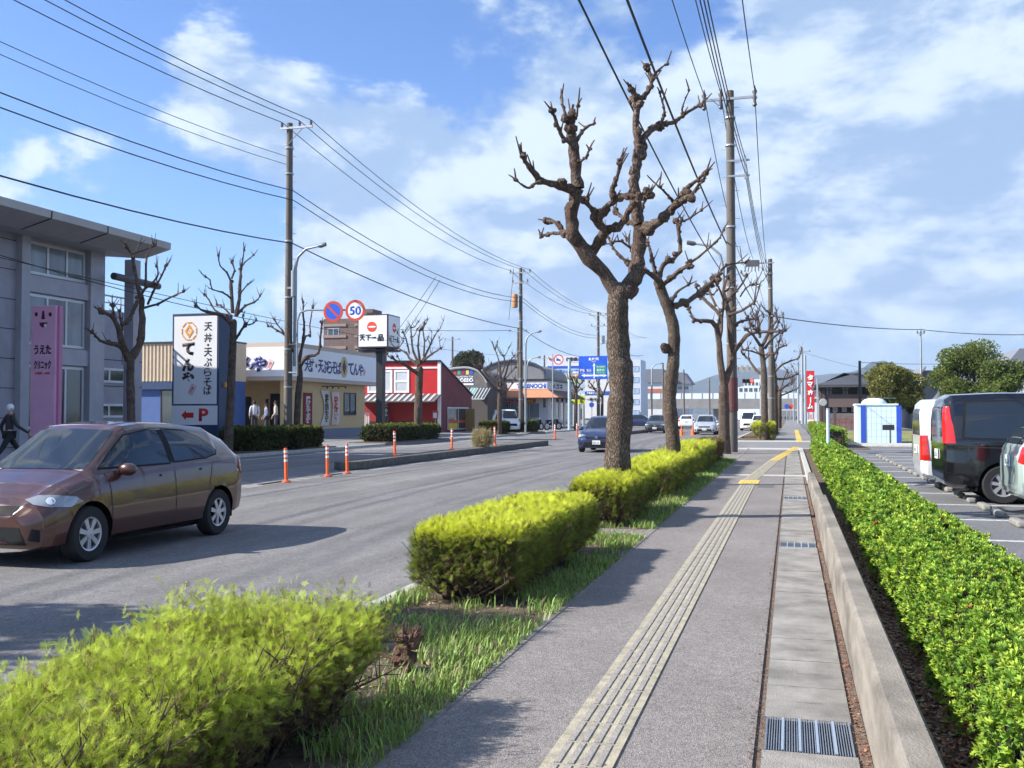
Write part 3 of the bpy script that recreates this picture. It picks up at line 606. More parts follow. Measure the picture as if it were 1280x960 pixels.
# ---------------------------------------------------------------- pollarded street trees
bark = bark_mat('bark', (.165, .12, .092), (.27, .215, .17)); bark2 = bark_mat('branch_bark', (.17, .115, .09), (.30, .225, .18))
def smooth_path(pts, rs, sub=4):
    out = []; ro = []; n = len(pts)
    for i in range(n-1):
        p0, p1, p2, p3 = pts[max(i-1, 0)], pts[i], pts[i+1], pts[min(i+2, n-1)]
        for k in range(sub):
            t = k/sub; out.append(.5*((2*p1)+(p2-p0)*t+(2*p0-5*p1+4*p2-p3)*t*t+(3*p1-p0-3*p2+p3)*t**3)); ro.append(rs[i]+(rs[i+1]-rs[i])*t)
    return out+[pts[-1]], ro+[rs[-1]]
def limb(b, pts, r0, r1, rnd, shoots=3, n=7, sub=4, knob=1.0, sl=.3):
    m = len(pts); rs = [r0+(r1-r0)*i/(m-1) for i in range(m)]; pts = [Vector(p) for p in pts]; path, rr = smooth_path(pts, rs, sub)
    L_ = sum((path[i+1]-path[i]).length for i in range(len(path)-1))
    path = [p+Vector((rnd.uniform(-1, 1), rnd.uniform(-1, 1), rnd.uniform(-1, 1)))*r*.22 if 0 < i < len(path)-1 else p for i, (p, r) in enumerate(zip(path, rr))]
    rr = [r*rnd.uniform(.86, 1.14)*.86 for r in rr]; b.tube(path, rr, n, jit=.10, rnd=rnd)
    e = path[-1]
    if knob:
        for i in range(1, len(path)):     # pruning knuckles
            f = i/(len(path)-1)
            if rnd.random() < (.5+.3*f if rr[i] < .07 else .16)*knob: q = rr[i]*(rnd.uniform(.85, 1.35) if rr[i] < .07 else rnd.uniform(.5, .8))+.005; b.ball(path[i]+Vector((rnd.uniform(-1, 1), rnd.uniform(-1, 1), rnd.uniform(-1, 1)))*rr[i]*.7, q, q*rnd.uniform(.8, 1.2), q*rnd.uniform(.8, 1.3), 8, .18, rnd)
        for k in range(2+int(2*knob) if r1 < .07 else 0):
            q = min(r1, .045)*rnd.uniform(.9, 1.5)+.006; b.ball(e+Vector((rnd.uniform(-1, 1), rnd.uniform(-1, 1), rnd.uniform(-1, 1)))*r1*1.3, q, q, q, 8, .22, rnd)
    for k in range(shoots):
        i = rnd.randint(int(len(path)*.45), len(path)-1) if k > shoots*.45 else len(path)-1; t = (path[i]-path[max(0, i-1)]).normalized(); d = (t*.6+Vector((rnd.uniform(-1, 1), rnd.uniform(-1, 1), rnd.uniform(-.1, 1.1)))*.8).normalized(); l = sl*rnd.uniform(.25, 1.05); a = path[i]; c = a+d*l*.5+Vector((0, 0, .02)); g = a+d*l+Vector((0, 0, l*.25))
        b.tube([a, c, g], [min(.016, r1*.7)+.006, .012, .008], 5); b.ball(a, min(.03, r1*.8)+.006, n=6, jit=.2, rnd=rnd)
def px_tree(label, D, tr, off, trunk, tw, limbs, seed, name='pollarded_tree', group='pollarded street trees', base_X=-2.4, spread=1.0, rscale=1.0, base=0.0, sl=.3, knots=()):
    """tr = pixel scale, off = pixel offset; points of the photo pushed to real depths round the trunk at distance D"""
    rnd = random.Random(seed); cv = lambda p, dd: P(off[0]+p[0]/tr, off[1]+p[1]/tr, D=D+dd); pts = [cv(p, 0) for p in trunk]; b0 = pts[0].copy(); b0.z = base
    t = thing(name, label, 'tree', b0, 0, group); pts = [b0+Vector((0, 0, -.05))]+[p for p in pts if p.z > base+.3]; rs = [tw[0]*1.22]+[tw[0]+(tw[1]-tw[0])*i/(len(pts)-2) for i in range(len(pts)-1)] if len(pts) > 2 else [tw[0], tw[1]]
    path, rr = smooth_path(pts, rs, 7 if D < 30 else 4); n = 22 if D < 30 else 10; b = MB(); b.tube(path, [r*rnd.uniform(.95, 1.06) for r in rr], n, jit=.045, rnd=rnd)
    b.ball(path[-1]+Vector((0, 0, -tw[1]*.15)), tw[1]*1.04, tw[1]*.98, tw[1]*1.15, 16, .03, rnd)
    for q in knots:
        c = cv(q[0:2], q[3]); b.ball(c, q[2], q[2]*.9, q[2]*1.1, 8, .2, rnd)
    b.build('trunk', bark, t, True)
    b = MB(); u = D/FPX/tr
    for li in limbs:
        ps, r0, r1, d0, d1 = li[:5]; m = len(ps); sh = li[5] if len(li) > 5 else 4
        limb(b, [cv(p, (d0+(d1-d0)*i/(m-1))*spread) for i, p in enumerate(ps)], r0*rscale, r1*rscale, rnd, sh, 10 if D < 16 else 7 if D < 40 else 5, 4 if D < 30 else 2, 1.0, sl)
    if D > 25:
        for li in limbs:
            ps, r0, r1, d0, d1 = li[:5]; m = len(ps)
            for k in range(0 if D < 50 and off[0] < 400 else 2):
                i = rnd.randint(m//2, m-1); a = cv(ps[i], (d0+(d1-d0)*i/(m-1))*spread); d = Vector((rnd.uniform(-1, 1), rnd.uniform(-1, 1), rnd.uniform(.1, 1.2))).normalized(); l = rnd.uniform(.25, .65)*(1 if D < 60 else 1.3)
                limb(b, [a, a+d*l*.5+Vector((0, 0, -.04)), a+d*l+Vector((0, 0, l*.3))], r1*1.1*rscale, r1*.6*rscale, rnd, 4, 5, 2, 1.0, sl*.8)
    b.build('branches', bark2, t, True); return t
T1 = [([(528, 1060), (430, 925), (350, 830), (320, 720), (350, 600)], .150, .105, 0, -.25, 0), ([(350, 600), (340, 500), (325, 400), (318, 340), (320, 290)], .11, .06, -.25, -.3, 5),
 ([(335, 610), (270, 590), (200, 570), (150, 520), (110, 465)], .085, .03, -.25, -.9, 5), ([(200, 570), (170, 580), (135, 600), (85, 565)], .03, .014, -.65, -.9, 2),
 ([(322, 820), (290, 790), (250, 745), (215, 742)], .05, .03, -.1, .5, 5), ([(290, 792), (240, 795), (192, 803)], .04, .022, .1, .6, 3),
 ([(325, 410), (285, 380), (255, 310), (240, 265)], .045, .022, -.3, -.6, 4), ([(318, 330), (292, 270), (280, 215)], .035, .015, -.3, -.2, 4), ([(345, 400), (375, 350), (420, 322)], .04, .014, -.3, .2, 4), ([(325, 330), (345, 290), (352, 245)], .03, .012, -.3, -.5, 3),
 ([(352, 490), (385, 470), (402, 430)], .025, .012, -.3, -.6, 2), ([(400, 900), (460, 800), (480, 775)], .09, .08, 0, -.4, 0), ([(480, 775), (530, 765), (565, 710), (600, 660), (655, 625)], .07, .035, -.4, -.9, 5),
 ([(480, 785), (425, 735), (440, 715)], .075, .06, -.4, -.6, 0), ([(435, 720), (400, 680), (385, 655)], .045, .03, -.6, -.8, 4), ([(440, 725), (490, 670), (550, 632), (620, 638)], .065, .03, -.6, -1.2, 5), ([(505, 650), (500, 600), (522, 545), (530, 490)], .05, .02, -.9, -1.1, 4),
 ([(552, 1060), (598, 965), (615, 860), (612, 760)], .155, .12, 0, .25, 0), ([(612, 760), (600, 680), (592, 600), (605, 500), (612, 430)], .11, .078, .25, .35, 2), ([(612, 430), (600, 330), (603, 235)], .078, .058, .35, .4, 3), ([(603, 235), (640, 200), (668, 145), (650, 85)], .055, .028, .4, .5, 4), ([(672, 135), (690, 100), (732, 68)], .03, .013, .45, .7, 1), ([(600, 235), (592, 195), (580, 175)], .045, .025, .4, .2, 5),
 ([(612, 430), (650, 365), (700, 330)], .065, .05, .35, .6, 2), ([(700, 330), (770, 312), (825, 272), (875, 245)], .045, .018, .6, .9, 5), ([(705, 325), (722, 275), (702, 190)], .03, .012, .6, .5, 2), ([(800, 290), (800, 250), (828, 180)], .022, .010, .8, .6, 1),
 ([(625, 790), (700, 740), (765, 680), (830, 635)], .10, .05, .2, -.4, 4), ([(765, 680), (800, 620), (850, 575), (900, 535)], .055, .022, -.2, -.5, 5), ([(830, 640), (860, 600), (885, 570)], .035, .014, -.4, -.7, 3), ([(765, 665), (735, 630), (700, 595)], .03, .012, -.2, -.3, 3),
 ([(600, 760), (555, 735), (510, 700)], .05, .025, .25, .9, 3), ([(600, 740), (625, 680), (650, 640)], .045, .02, .25, .9, 4)]
px_tree('largest bare pollarded tree with a thick trunk forking in two, nearest the camera', 14.36, 3.4286, (620, 60), [(518, 2019), (520, 1760), (538, 1440), (525, 1300), (521, 1110), (530, 1045)], (.185, .142), T1, 1, rscale=.93, sl=.22, knots=[(572, 1515, .07, .06), (485, 1680, .05, -.06)])
T2 = [([(330, 320), (322, 290), (280, 262), (225, 235)], .075, .03, 0, -.8, 5), ([(322, 300), (310, 230), (292, 165)], .05, .025, 0, .5, 4), ([(330, 290), (345, 240), (372, 228), (402, 185), (388, 95)], .06, .035, 0, .3, 3), ([(388, 100), (425, 92), (472, 60)], .03, .014, .3, .6, 5), ([(398, 170), (398, 120), (405, 90)], .03, .02, .2, 0, 3),
 ([(345, 310), (390, 270), (432, 240)], .055, .04, 0, -.7, 3), ([(432, 240), (475, 205), (525, 162), (545, 125)], .032, .014, -.7, -1.2, 4), ([(374, 380), (420, 368), (478, 325), (520, 290)], .07, .05, 0, .7, 3), ([(520, 290), (555, 245), (620, 235)], .035, .014, .7, 1.2, 5), ([(368, 380), (388, 335), (430, 308)], .045, .02, 0, 1.0, 5), ([(250, 200), (205, 165), (172, 172)], .03, .015, -.8, -1.4, 4), ([(290, 262), (250, 215), (225, 160)], .035, .02, -.4, .2, 4), ([(225, 236), (180, 190), (150, 120)], .03, .02, -.8, -.5, 4)]
px_tree('second bare pollarded tree with a leaning knobbly trunk behind the largest one', 20.9, 2.667, (700, 240), [(378, 980), (378, 860), (370, 760), (366, 680), (378, 560), (380, 470), (368, 410), (345, 350), (328, 300)], (.150, .10), T2, 2, knots=[(352, 522, .10, -.05), (345, 515, .07, -.1)], rscale=1.1)
T3 = [([(545, 650), (535, 560), (522, 450), (490, 432), (452, 428)], .13, .05, 0, -.9, 6), ([(528, 500), (538, 420), (500, 378), (472, 350)], .085, .05, -.2, .8, 6), ([(548, 640), (574, 560), (570, 480), (560, 400), (545, 330), (558, 285)], .14, .04, 0, .2, 7), ([(574, 545), (620, 480), (665, 468), (735, 465)], .08, .04, 0, -1.2, 7), ([(571, 450), (605, 430), (655, 422)], .06, .03, 0, 1.2, 6), ([(560, 410), (605, 395), (645, 370)], .06, .03, 0, -.6, 7), ([(556, 370), (590, 330), (622, 280)], .05, .03, 0, .7, 7), ([(600, 350), (620, 320), (640, 310)], .03, .02, .4, .2, 4), ([(520, 380), (500, 340), (490, 310)], .05, .03, .2, .9, 6), ([(540, 420), (545, 360), (525, 310)], .05, .03, .2, -.3, 6)]
px_tree('third bare tree whose two stems rise round the tall utility pole', 37.5, 2.667, (700, 240), [(546, 900), (547, 830), (546, 700), (546, 650)], (.235, .17), T3, 3, rscale=1.25)
T4 = [([(262, 490), (228, 440), (190, 412)], .12, .05, 0, -1, 7), ([(258, 450), (254, 390), (245, 345)], .11, .05, 0, .5, 8), ([(268, 490), (298, 430), (305, 360), (300, 330)], .12, .05, 0, -.4, 7), ([(275, 620), (238, 600), (208, 555), (185, 530)], .12, .05, 0, 1.2, 8), ([(282, 500), (320, 450), (375, 418)], .11, .045, 0, 1, 8), ([(266, 530), (225, 515), (182, 508)], .08, .04, 0, -1.5, 6), ([(300, 430), (330, 410), (345, 380)], .07, .04, -.3, -1, 6), ([(278, 560), (300, 530), (335, 520)], .07, .04, 0, -1, 6), ([(255, 430), (235, 400), (215, 390)], .06, .04, 0, 0, 6)]
px_tree('fourth bare tree past the driveway with a small golden shrub at its foot', 57, 3.694, (880, 300), [(281, 1000), (281, 900), (279, 700), (276, 600), (265, 500)], (.19, .15), T4, 4, base_X=-1.3, rscale=1.0, sl=.5)
T5 = [([(325, 610), (360, 575), (432, 548)], .12, .05, 0, -1, 8), ([(328, 640), (380, 642), (430, 618)], .11, .05, 0, 1.5, 8), ([(318, 540), (345, 500), (380, 488)], .11, .05, 0, .8, 7), ([(312, 520), (300, 450), (318, 400), (330, 380)], .12, .05, 0, -.6, 8), ([(310, 560), (285, 530), (262, 520)], .09, .05, 0, 1, 6), ([(335, 700), (370, 680), (405, 665)], .09, .04, 0, -1.2, 7), ([(330, 560), (340, 520), (345, 470)], .08, .05, 0, -.6, 6)]
px_tree('fifth bare tree just behind and right of the fourth', 74, 3.694, (880, 300), [(326, 960), (326, 860), (326, 680), (320, 600), (312, 520)], (.24, .18), T5, 5, base_X=-1.2, sl=.5)
def flip(T, dx, s=1.0, ox=300): return [([(ox+dx-(x-ox)*s, 560+(y-560)*s) for x, y in L_[0]],)+tuple(L_[1:]) for L_ in T]
px_tree('small distant bare tree right of the fifth, with reddish twigs', 104, 3.694, (880, 300), [(345, 940), (345, 860), (348, 740), (350, 690)], (.25, .17), [([(350, 700), (380, 670), (410, 650)], .12, .05, 0, 1, 9), ([(350, 700), (370, 640), (385, 600)], .12, .05, 0, -1, 9), ([(350, 720), (400, 700), (425, 690)], .1, .05, 0, 1, 9), ([(350, 700), (330, 650), (325, 600)], .1, .05, 0, 0, 9)], 6, base_X=-1, sl=.8)
GL = 'bare pollarded trees along the far pavement'
TL1 = [([(325, 850), (298, 780), (268, 700), (245, 620), (205, 560), (130, 522)], .14, .05, 0, -1, 9), ([(300, 810), (258, 755), (190, 742), (135, 722), (80, 668)], .09, .03, 0, -1.8, 9), ([(342, 850), (390, 760), (415, 650), (415, 520), (405, 420)], .15, .09, 0, .4, 2), ([(405, 420), (440, 372), (498, 350)], .07, .035, .4, 1, 3), ([(398, 420), (375, 300), (352, 180), (322, 115), (300, 85)], .07, .03, .4, .2, 5), ([(355, 170), (385, 105), (400, 70)], .035, .018, .2, .5, 3), ([(438, 370), (440, 210), (455, 130), (490, 85)], .055, .02, .5, .9, 5), ([(452, 480), (490, 400), (545, 290), (575, 225)], .05, .025, .4, -.4, 6), ([(430, 505), (520, 480), (605, 435), (690, 398)], .055, .022, .4, -1, 6), ([(470, 350), (520, 290), (512, 230)], .045, .025, .9, 1.2, 5), ([(280, 620), (330, 570), (365, 490), (400, 440)], .08, .06, -.3, .3, 3), ([(235, 600), (225, 540), (215, 490)], .05, .03, -.4, -.7, 6), ([(285, 650), (270, 580), (262, 530)], .045, .03, -.3, .5, 6)]
px_tree('bare tree in front of the grey clinic, with branches reaching past its roof corner', 31.3, 5.333, (100, 290), [(345, 1370), (338, 1100), (335, 960), (338, 860)], (.13, .115), TL1, 11, group=GL, base=.03, sl=.35)
TL2 = [([(1008, 620), (945, 555), (870, 542), (808, 520), (772, 490)], .09, .03, 0, -1, 6), ([(975, 560), (900, 522), (860, 452), (830, 420)], .055, .025, 0, .8, 5), ([(1005, 560), (962, 510), (915, 482)], .05, .03, 0, 1.4, 5), ([(1018, 540), (1010, 420), (1006, 330)], .09, .07, 0, .2, 2), ([(1006, 330), (978, 270), (935, 225), (922, 155)], .05, .022, .2, -.5, 5), ([(1010, 310), (1030, 255), (1012, 200)], .045, .03, .2, .4, 6), ([(1003, 440), (950, 402), (880, 382), (868, 320), (835, 300)], .045, .02, .1, -1.2, 5), ([(1042, 560), (1058, 450), (1066, 350), (1070, 245)], .09, .05, 0, .3, 3), ([(1070, 245), (1102, 200), (1158, 155)], .04, .018, .3, .8, 6), ([(1074, 240), (1085, 180), (1094, 120)], .04, .02, .3, 0, 5), ([(1060, 420), (1090, 382), (1120, 350)], .04, .02, .2, -.5, 4), ([(1050, 550), (1102, 490), (1160, 470), (1200, 430)], .065, .022, 0, 1, 6), ([(1040, 712), (1080, 645), (1105, 618)], .055, .045, 0, -.6, 3), ([(1105, 618), (1150, 612), (1175, 588)], .04, .02, -.6, -1, 3), ([(1105, 618), (1085, 570), (1090, 555)], .03, .02, -.6, -.8, 3)]
px_tree('bare tree right beside the tall white vertical shop sign', 37.4, 5.333, (100, 290), [(985, 1500), (1000, 1200), (1010, 960), (1020, 720), (1024, 600)], (.16, .12), TL2, 12, group=GL, base=.03, sl=.35)
TL3 = [([(930, 440), (962, 382), (1000, 358), (1050, 340), (1060, 250), (1068, 160)], .11, .04, 0, -1, 5), ([(920, 420), (905, 330), (860, 250), (800, 205), (745, 178)], .1, .03, 0, .8, 8), ([(930, 400), (950, 300), (962, 200), (955, 110), (955, 40)], .09, .03, 0, 0, 6), ([(945, 320), (972, 240), (1000, 238), (995, 180), (1012, 70)], .06, .025, 0, 1, 6), ([(850, 240), (800, 170), (780, 140)], .05, .025, .6, 1, 6), ([(925, 380), (880, 300), (870, 200)], .06, .03, 0, -.5, 6)]
px_tree('bare twisted tree close to the right of the tall utility pole with the round signs', 42.5, 4.8, (180, 370), [(912, 960), (915, 830), (925, 600), (935, 500), (930, 430)], (.15, .13), TL3, 13, group=GL, base=.03, sl=.35)
TL4 = [([(735, 465), (692, 442), (655, 412), (600, 385), (575, 368)], .15, .05, 0, -1, 7), ([(733, 420), (680, 372), (660, 342), (608, 310)], .11, .04, 0, .9, 7), ([(738, 410), (702, 330), (692, 250), (690, 190)], .1, .04, 0, .5, 7), ([(745, 405), (732, 300), (745, 205)], .1, .04, 0, -.4, 7), ([(750, 405), (788, 332), (812, 280), (850, 210)], .1, .03, 0, .6, 6), ([(758, 392), (812, 350), (870, 315)], .1, .03, 0, -1, 6), ([(680, 345), (660, 255), (640, 220)], .06, .03, .5, 0, 5), ([(765, 360), (770, 270), (760, 200)], .07, .035, 0, .5, 6)]
px_tree('bare tree in the hedge in front of the red building', 55.5, 4.8, (370, 370), [(728, 900), (730, 800), (737, 560), (742, 440)], (.23, .20), TL4, 14, group=GL, base=.03, sl=.4)
TL5 = [([(422, 560), (370, 500), (302, 420), (268, 388)], .13, .05, 0, -1, 9), ([(426, 540), (400, 462), (340, 420)], .1, .05, 0, 1, 9), ([(430, 520), (430, 430), (420, 350), (398, 288)], .12, .04, 0, .4, 8), ([(436, 530), (470, 430), (490, 362), (522, 330)], .1, .04, 0, .8, 9), ([(440, 572), (482, 540), (508, 500)], .08, .05, 0, -.8, 4), ([(430, 462), (460, 390), (452, 330)], .08, .04, 0, -.8, 8), ([(410, 510), (350, 450), (310, 380)], .08, .04, 0, 0, 9), ([(445, 500), (500, 430), (530, 400)], .07, .04, 0, 0, 8)]
px_tree('bare bushy-topped tree in front of the dark arched cafe', 70.5, 5.053, (540, 380), [(420, 930), (425, 780), (427, 600), (430, 540)], (.17, .14), TL5, 15, group=GL, base=.03, sl=.6)
TL6 = [([(395, 620), (350, 440), (322, 405)], .13, .05, 0, -1, 9), ([(400, 560), (442, 500), (492, 450)], .12, .05, 0, 1, 9), ([(390, 660), (362, 600), (320, 560)], .11, .05, 0, 1, 8), ([(398, 560), (405, 480), (400, 440)], .1, .05, 0, -1, 8), ([(400, 600), (440, 560), (470, 560)], .08, .05, 0, -1, 6)]
px_tree('small bare tree behind the pale green-blue pole of the big blue road sign', 92, 9.846, (680, 430), [(390, 1100), (392, 886), (396, 700), (400, 560)], (.15, .13), TL6, 16, group=GL, base=.03, sl=.7)
TL7 = [([(715, 660), (620, 545), (560, 468)], .16, .06, 0, -1, 9), ([(712, 620), (680, 520), (650, 450)], .15, .06, 0, 1, 9), ([(720, 640), (762, 520), (805, 460)], .15, .06, 0, 0, 9), ([(700, 620), (620, 560), (570, 540)], .1, .06, 0, 1, 9)]
px_tree('distant bare tree under the big blue road sign, left of the largest trunk', 112, 9.846, (680, 430), [(712, 1010), (715, 820), (718, 700), (716, 620)], (.16, .13), TL7, 17, group=GL, base=.03, sl=.8)
# leafy trees
leaf_t = mat('tree_leaf', (1, 1, 1), .55, tint=True, transl=.25, spec=.3)
def leafy(label, px, X0, base_z, r, h, n, seed, col, D=None, flat=1.0, lobes=16, py=520, cat='tree', name='leafy_tree', ls=.22, at=None):
    p = P(px, py, D=D) if at is None else at; t = thing(name, label, cat, (p.x, p.y, base_z), 0, None); rnd = random.Random(seed); b = MB()
    c = Vector((p.x, p.y, base_z)); b.tube([c, c+Vector((.1, 0, h*.25)), c+Vector((0, .1, h*.5))], [.05*h, .035*h, .025*h], 9, jit=.06, rnd=rnd)
    L_ = []
    for k in range(lobes):
        a = rnd.uniform(0, 6.28); q = rnd.random()**.6; zz = rnd.uniform(.35, .92); w = math.sin(math.pi*min(1, max(.12, (zz-.18)/.8)))**.6
        L_.append((p.x+math.cos(a)*r*q*.78*w, p.y+math.sin(a)*r*q*.78*w, base_z+h*zz, r*rnd.uniform(.22, .38)))
        b.tube([c+Vector((0, 0, h*rnd.uniform(.25, .45))), Vector(L_[-1][:3])], [.014*h, .004*h], 5)
    b.build('trunk', bark, t, True)
    L2 = np.array(L_); k = rng.integers(0, lobes, n); d = rng.normal(size=(n, 3)); d /= np.linalg.norm(d, axis=1, keepdims=True); rad = L2[k, 3]*(rng.random(n)**.35)*(1+.18*vnoise(d*3, 1, seed))
    pos = L2[k, :3]+d*rad[:, None]*np.array([1, 1, .8]); m = pos[:, 2] > base_z+h*.2; pos = pos[m]; d = d[m]; n = len(pos)
    cl = np.array(col)*rng.uniform(.55, 1.5, (n, 1))*(1+.35*vnoise(pos, 1.3, seed)[:, None]); tv, tf = rosette_template(6, seed)
    V, F, C = scatter(tv, tf, pos, d+rng.normal(0, .6, (n, 3)), rng.uniform(.6, 1.3, n)*ls, np.clip(cl, .01, 1)); fast('crown', V, F, leaf_t, t, C); return t
leafy('large round dark green tree behind the parked vans on the right', 1221, 0, .0, 4.3, 8.0, 15000, 31, (.15, .19, .045), D=92, lobes=26)
leafy('yellowish green tree between the dark house and the pale blue shed', 1112, 0, .0, 2.9, 6.0, 9000, 32, (.22, .22, .06), D=88, lobes=20)
leafy('darker evergreen crown just right of the yellowish green tree', 1143, 0, .0, 1.9, 5.4, 4000, 33, (.09, .11, .035), D=97, lobes=14)
leafy('dark evergreen treetop rising behind the arched cafe', 583, 0, .0, 5.5, 13, 6000, 34, (.05, .06, .022), D=185, lobes=18, ls=.5)
leafy('low shrubbery tree far right behind the black van', 1262, 0, .0, 3.0, 6.0, 5000, 35, (.12, .16, .04), D=84, lobes=14)
leafy('slim leafy tree added out of view on the traffic island to shade the road', 0, 0, .1, 1.7, 8.2, 5200, 41, (.09, .12, .03), D=9, lobes=15, ls=.13, at=Vector((-11.9, 2.9, 0)))  # unseen tree, added for the shadow it casts across the near lane
# ================================================================ buildings and signs
def YX(px, X): return P(px, 500, X=X).y
def XY(px, Y): return P(px, 500, Y=Y).x
def ZX(px, py, X): return P(px, py, X=X).z
def ZY(px, py, Y): return P(px, py, Y=Y).z
panel_m = mat('grey_metal_panel', (.33, .32, .37), .5, .15, var=.10, scale=1.5)
panel2_m = mat('grey_metal_trim', (.38, .375, .42), .45, .15, var=.08, scale=2)
seam_m = mat('panel_seam', (.03, .03, .035), .8)
soff_m = mat('soffit_metal', (.42, .40, .39), .6, .2, var=.08, scale=2)
# ---- clinic
XC = -24.0; y0, y1 = 12.0, YX(123, XC); zt = 7.7
cl = thing('clinic_building', 'grey metal-clad clinic with tall windows and a wing-like overhanging roof, left edge', 'building', (-28, 22, 0))
b = MB(); b.box(-36, y0, 0, XC, y1, zt); b.build('wall', panel_m, cl)
yl0, yl1 = YX(18, XC), YX(31, XC)
b = MB()
for ya, yb in ((yl0, YX(29, XC)), (y1-.75, y1-.0)): b.box(XC+.0, ya, .0, XC+.22, yb, zt-.02)
z1, z2 = ZX(70, 383, XC), ZX(70, 460, XC)
for za in (ZX(70, 370, XC), ZX(70, 452, XC)-.1): b.box(XC, YX(29, XC), za, XC+.14, y1-.75, za+.55)
b.box(XC, YX(29, XC), ZX(60, 302, XC)+.05, XC+.14, y1-.75, zt-.02)
b.build('facade_trim', panel2_m, cl)
b = MB()
for k in range(8): b.box(XC+.001, y0+.1, .4+k*.95, XC+.012, yl0-.02, .425+k*.95)
for yy in (yl0-2.9, yl0-5.8): b.box(XC+.0015, yy, .02, XC+.010, yy+.03, zt-.2)
b.build('panel_joint', seam_m, cl)
wy = YX(31, XC); wl = (y1-.85)-wy
for za, zb, r, hs in ((ZX(70, 370, XC)+.6, ZX(60, 306, XC), 1, None), (ZX(70, 452, XC)+.5, ZX(70, 370, XC)-.05, 1, None), (.15, ZX(70, 452, XC)-.15, 2, .3)):
    window(cl, (XC, wy, za), EAST, wl, zb-za, 3, r, ALU, GLASS2 if za > 1 else GLASS, .09, hsplit=hs)
# roof: a thin wing, thick at the wall and tapering to the eave
ye = YX(212, -21.6); Xr = -21.6; zr = ZX(212, 304, Xr); b = MB()
prof = [(-38, zr+1.2), (Xr, zr+.02), (Xr-.02, zr-.22), (Xr-1.1, zr-.50), (XC-.3, zr-.36), (-38, zr+.2)]
b.prism([(a, c) for a, c in prof], (0, 5, 0), (1, 0, 0), (0, 0, 1), (0, ye-5, 0)); rf = b.build('roof', soff_m, cl)
b = MB()
for k in range(8):
    y = ye-.9-k*2.6; b.prism([(Xr+.012, zr-.0), (Xr-.01, zr-.24), (Xr-1.1, zr-.52), (Xr-1.1, zr-.505), (Xr+.0, zr-.22), (Xr+.0, zr+.0)], (0, y, 0), (1, 0, 0), (0, 0, 1), (0, .035, 0))
b.build('roof_joint', seam_m, rf)
b = MB(); xx = -23.6; yy = YX(164, xx); b.box(xx-.2, yy-.2, 0, xx+.2, yy+.2, zr-.45); b.build('column', panel_m, cl)
b = MB(); b.tube([P(142, 345, X=-23.1), P(198, 358, X=-23.3)], .13, 12); b.build('beam', mat('beam_dark', (.05, .05, .055), .5), cl, True)
# lower wing
XW = -26.0; ya, yb = y1+.02, YX(177, XW); zw = ZX(177, 394, XW)
wg = thing('clinic_annex', 'lower grey panelled wing with ribbon windows behind the clinic column', 'building', (XW-4, (ya+yb)/2, 0))
b = MB(); b.box(-36, ya, 0, XW, yb, zw); b.build('wall', panel_m, wg)
b = MB()
for py in (430, 452, 484): z = ZX(160, py, XW); b.box(XW+.001, ya, z, XW+.012, yb, z+.03)
for k in (1, 2, 3): yy = ya+(yb-ya)*k/4; b.box(XW+.0015, yy, zw*.62, XW+.011, yy+.03, zw)
b.build('panel_joint', seam_m, wg)
for pa, pb, n in ((461, 479, 4), (505, 522, 4)):
    za, zb = ZX(150, pb, XW), ZX(150, pa, XW); window(wg, (XW, ya+1.3, za), EAST, yb-ya-1.6, zb-za, n, 1, WHITE, GLASS, .09)
b = MB()
for k in range(10): b.box(XW-.06, ya+k*.55, zw, XW-.02, ya+k*.55+.04, zw+.55)
b.box(XW-.07, ya, zw+.55, XW-.01, yb, zw+.61); b.box(XW-.07, ya, zw+.28, XW-.01, yb, zw+.32); b.build('roof_railing', panel2_m, wg)
# pink clinic sign
pink = mat('pink_sign', (.80, .42, .60), .5, var=.05, scale=2); pinkd = mat('pink_sign_side', (.58, .20, .36), .5)
Ys = 26.4; xa, xb = XY(37.5, Ys), XY(68.5, Ys); zp = ZY(55, 382, Ys); ps = thing('pink_sign_tower', 'tall pink sign panel with a smiling face and Japanese lettering by the clinic', 'sign', ((xa+xb)/2, Ys+.2, .03))
b = MB(); b.box(xa, Ys, .03, xb, Ys+.22, zp); b.build('panel', pink, ps, bevel=.02)
b = MB(); b.box(xb, Ys+.06, .03, xb+.09, Ys+.2, zp-.02); b.build('side_fin', pinkd, ps)
wp = xb-xa
def sgn(px, py): return Vector((XY(px, Ys), Ys-.004, ZY(px, py, Ys)))
for nm, px, py, w, h in (('eye', 44, 393, .12, .14), ('eye', 61.5, 393, .12, .14)):
    b = MB(); c = sgn(px, py); b.prism([(w/2*math.cos(k*.524), h/2*math.sin(k*.524)) for k in range(12)], c, (1, 0, 0), (0, 0, 1), (0, -.006, 0)); b.build(nm, mat('cutout_red', (.10, .005, .02), .6), ps)
b = MB(); c = sgn(52.7, 394); b.prism([(-.03, .14), (.03, .14), (.07, -.13), (-.07, -.13)], c, (1, 0, 0), (0, 0, 1), (0, -.006, 0)); b.build('nose', MATS['cutout_red'], ps)
b = MB(); c = sgn(53, 405.5); b.prism([(-.15, .06), (.15, .06)]+[(.15*math.cos(a), .06-.16*math.sin(a)) for a in [k*math.pi/8 for k in range(1, 8)]], c, (1, 0, 0), (0, 0, 1), (0, -.006, 0)); b.build('mouth', MATS['cutout_red'], ps)
b = MB(); c = sgn(56, 407); b.box(c.x-.05, Ys-.016, c.z-.05, c.x+.04, Ys-.011, c.z+.05); b.build('tooth', SIGNW, ps)
text('うえた', INK, ps, sgn(52.5, 437)+Vector((0, .001, 0)), SOUTH, .64, .30, .03); text('耳鼻咽喉科 皮膚科', SIGNW, ps, sgn(52.5, 446)+Vector((0, .001, 0)), SOUTH, .58, .06)
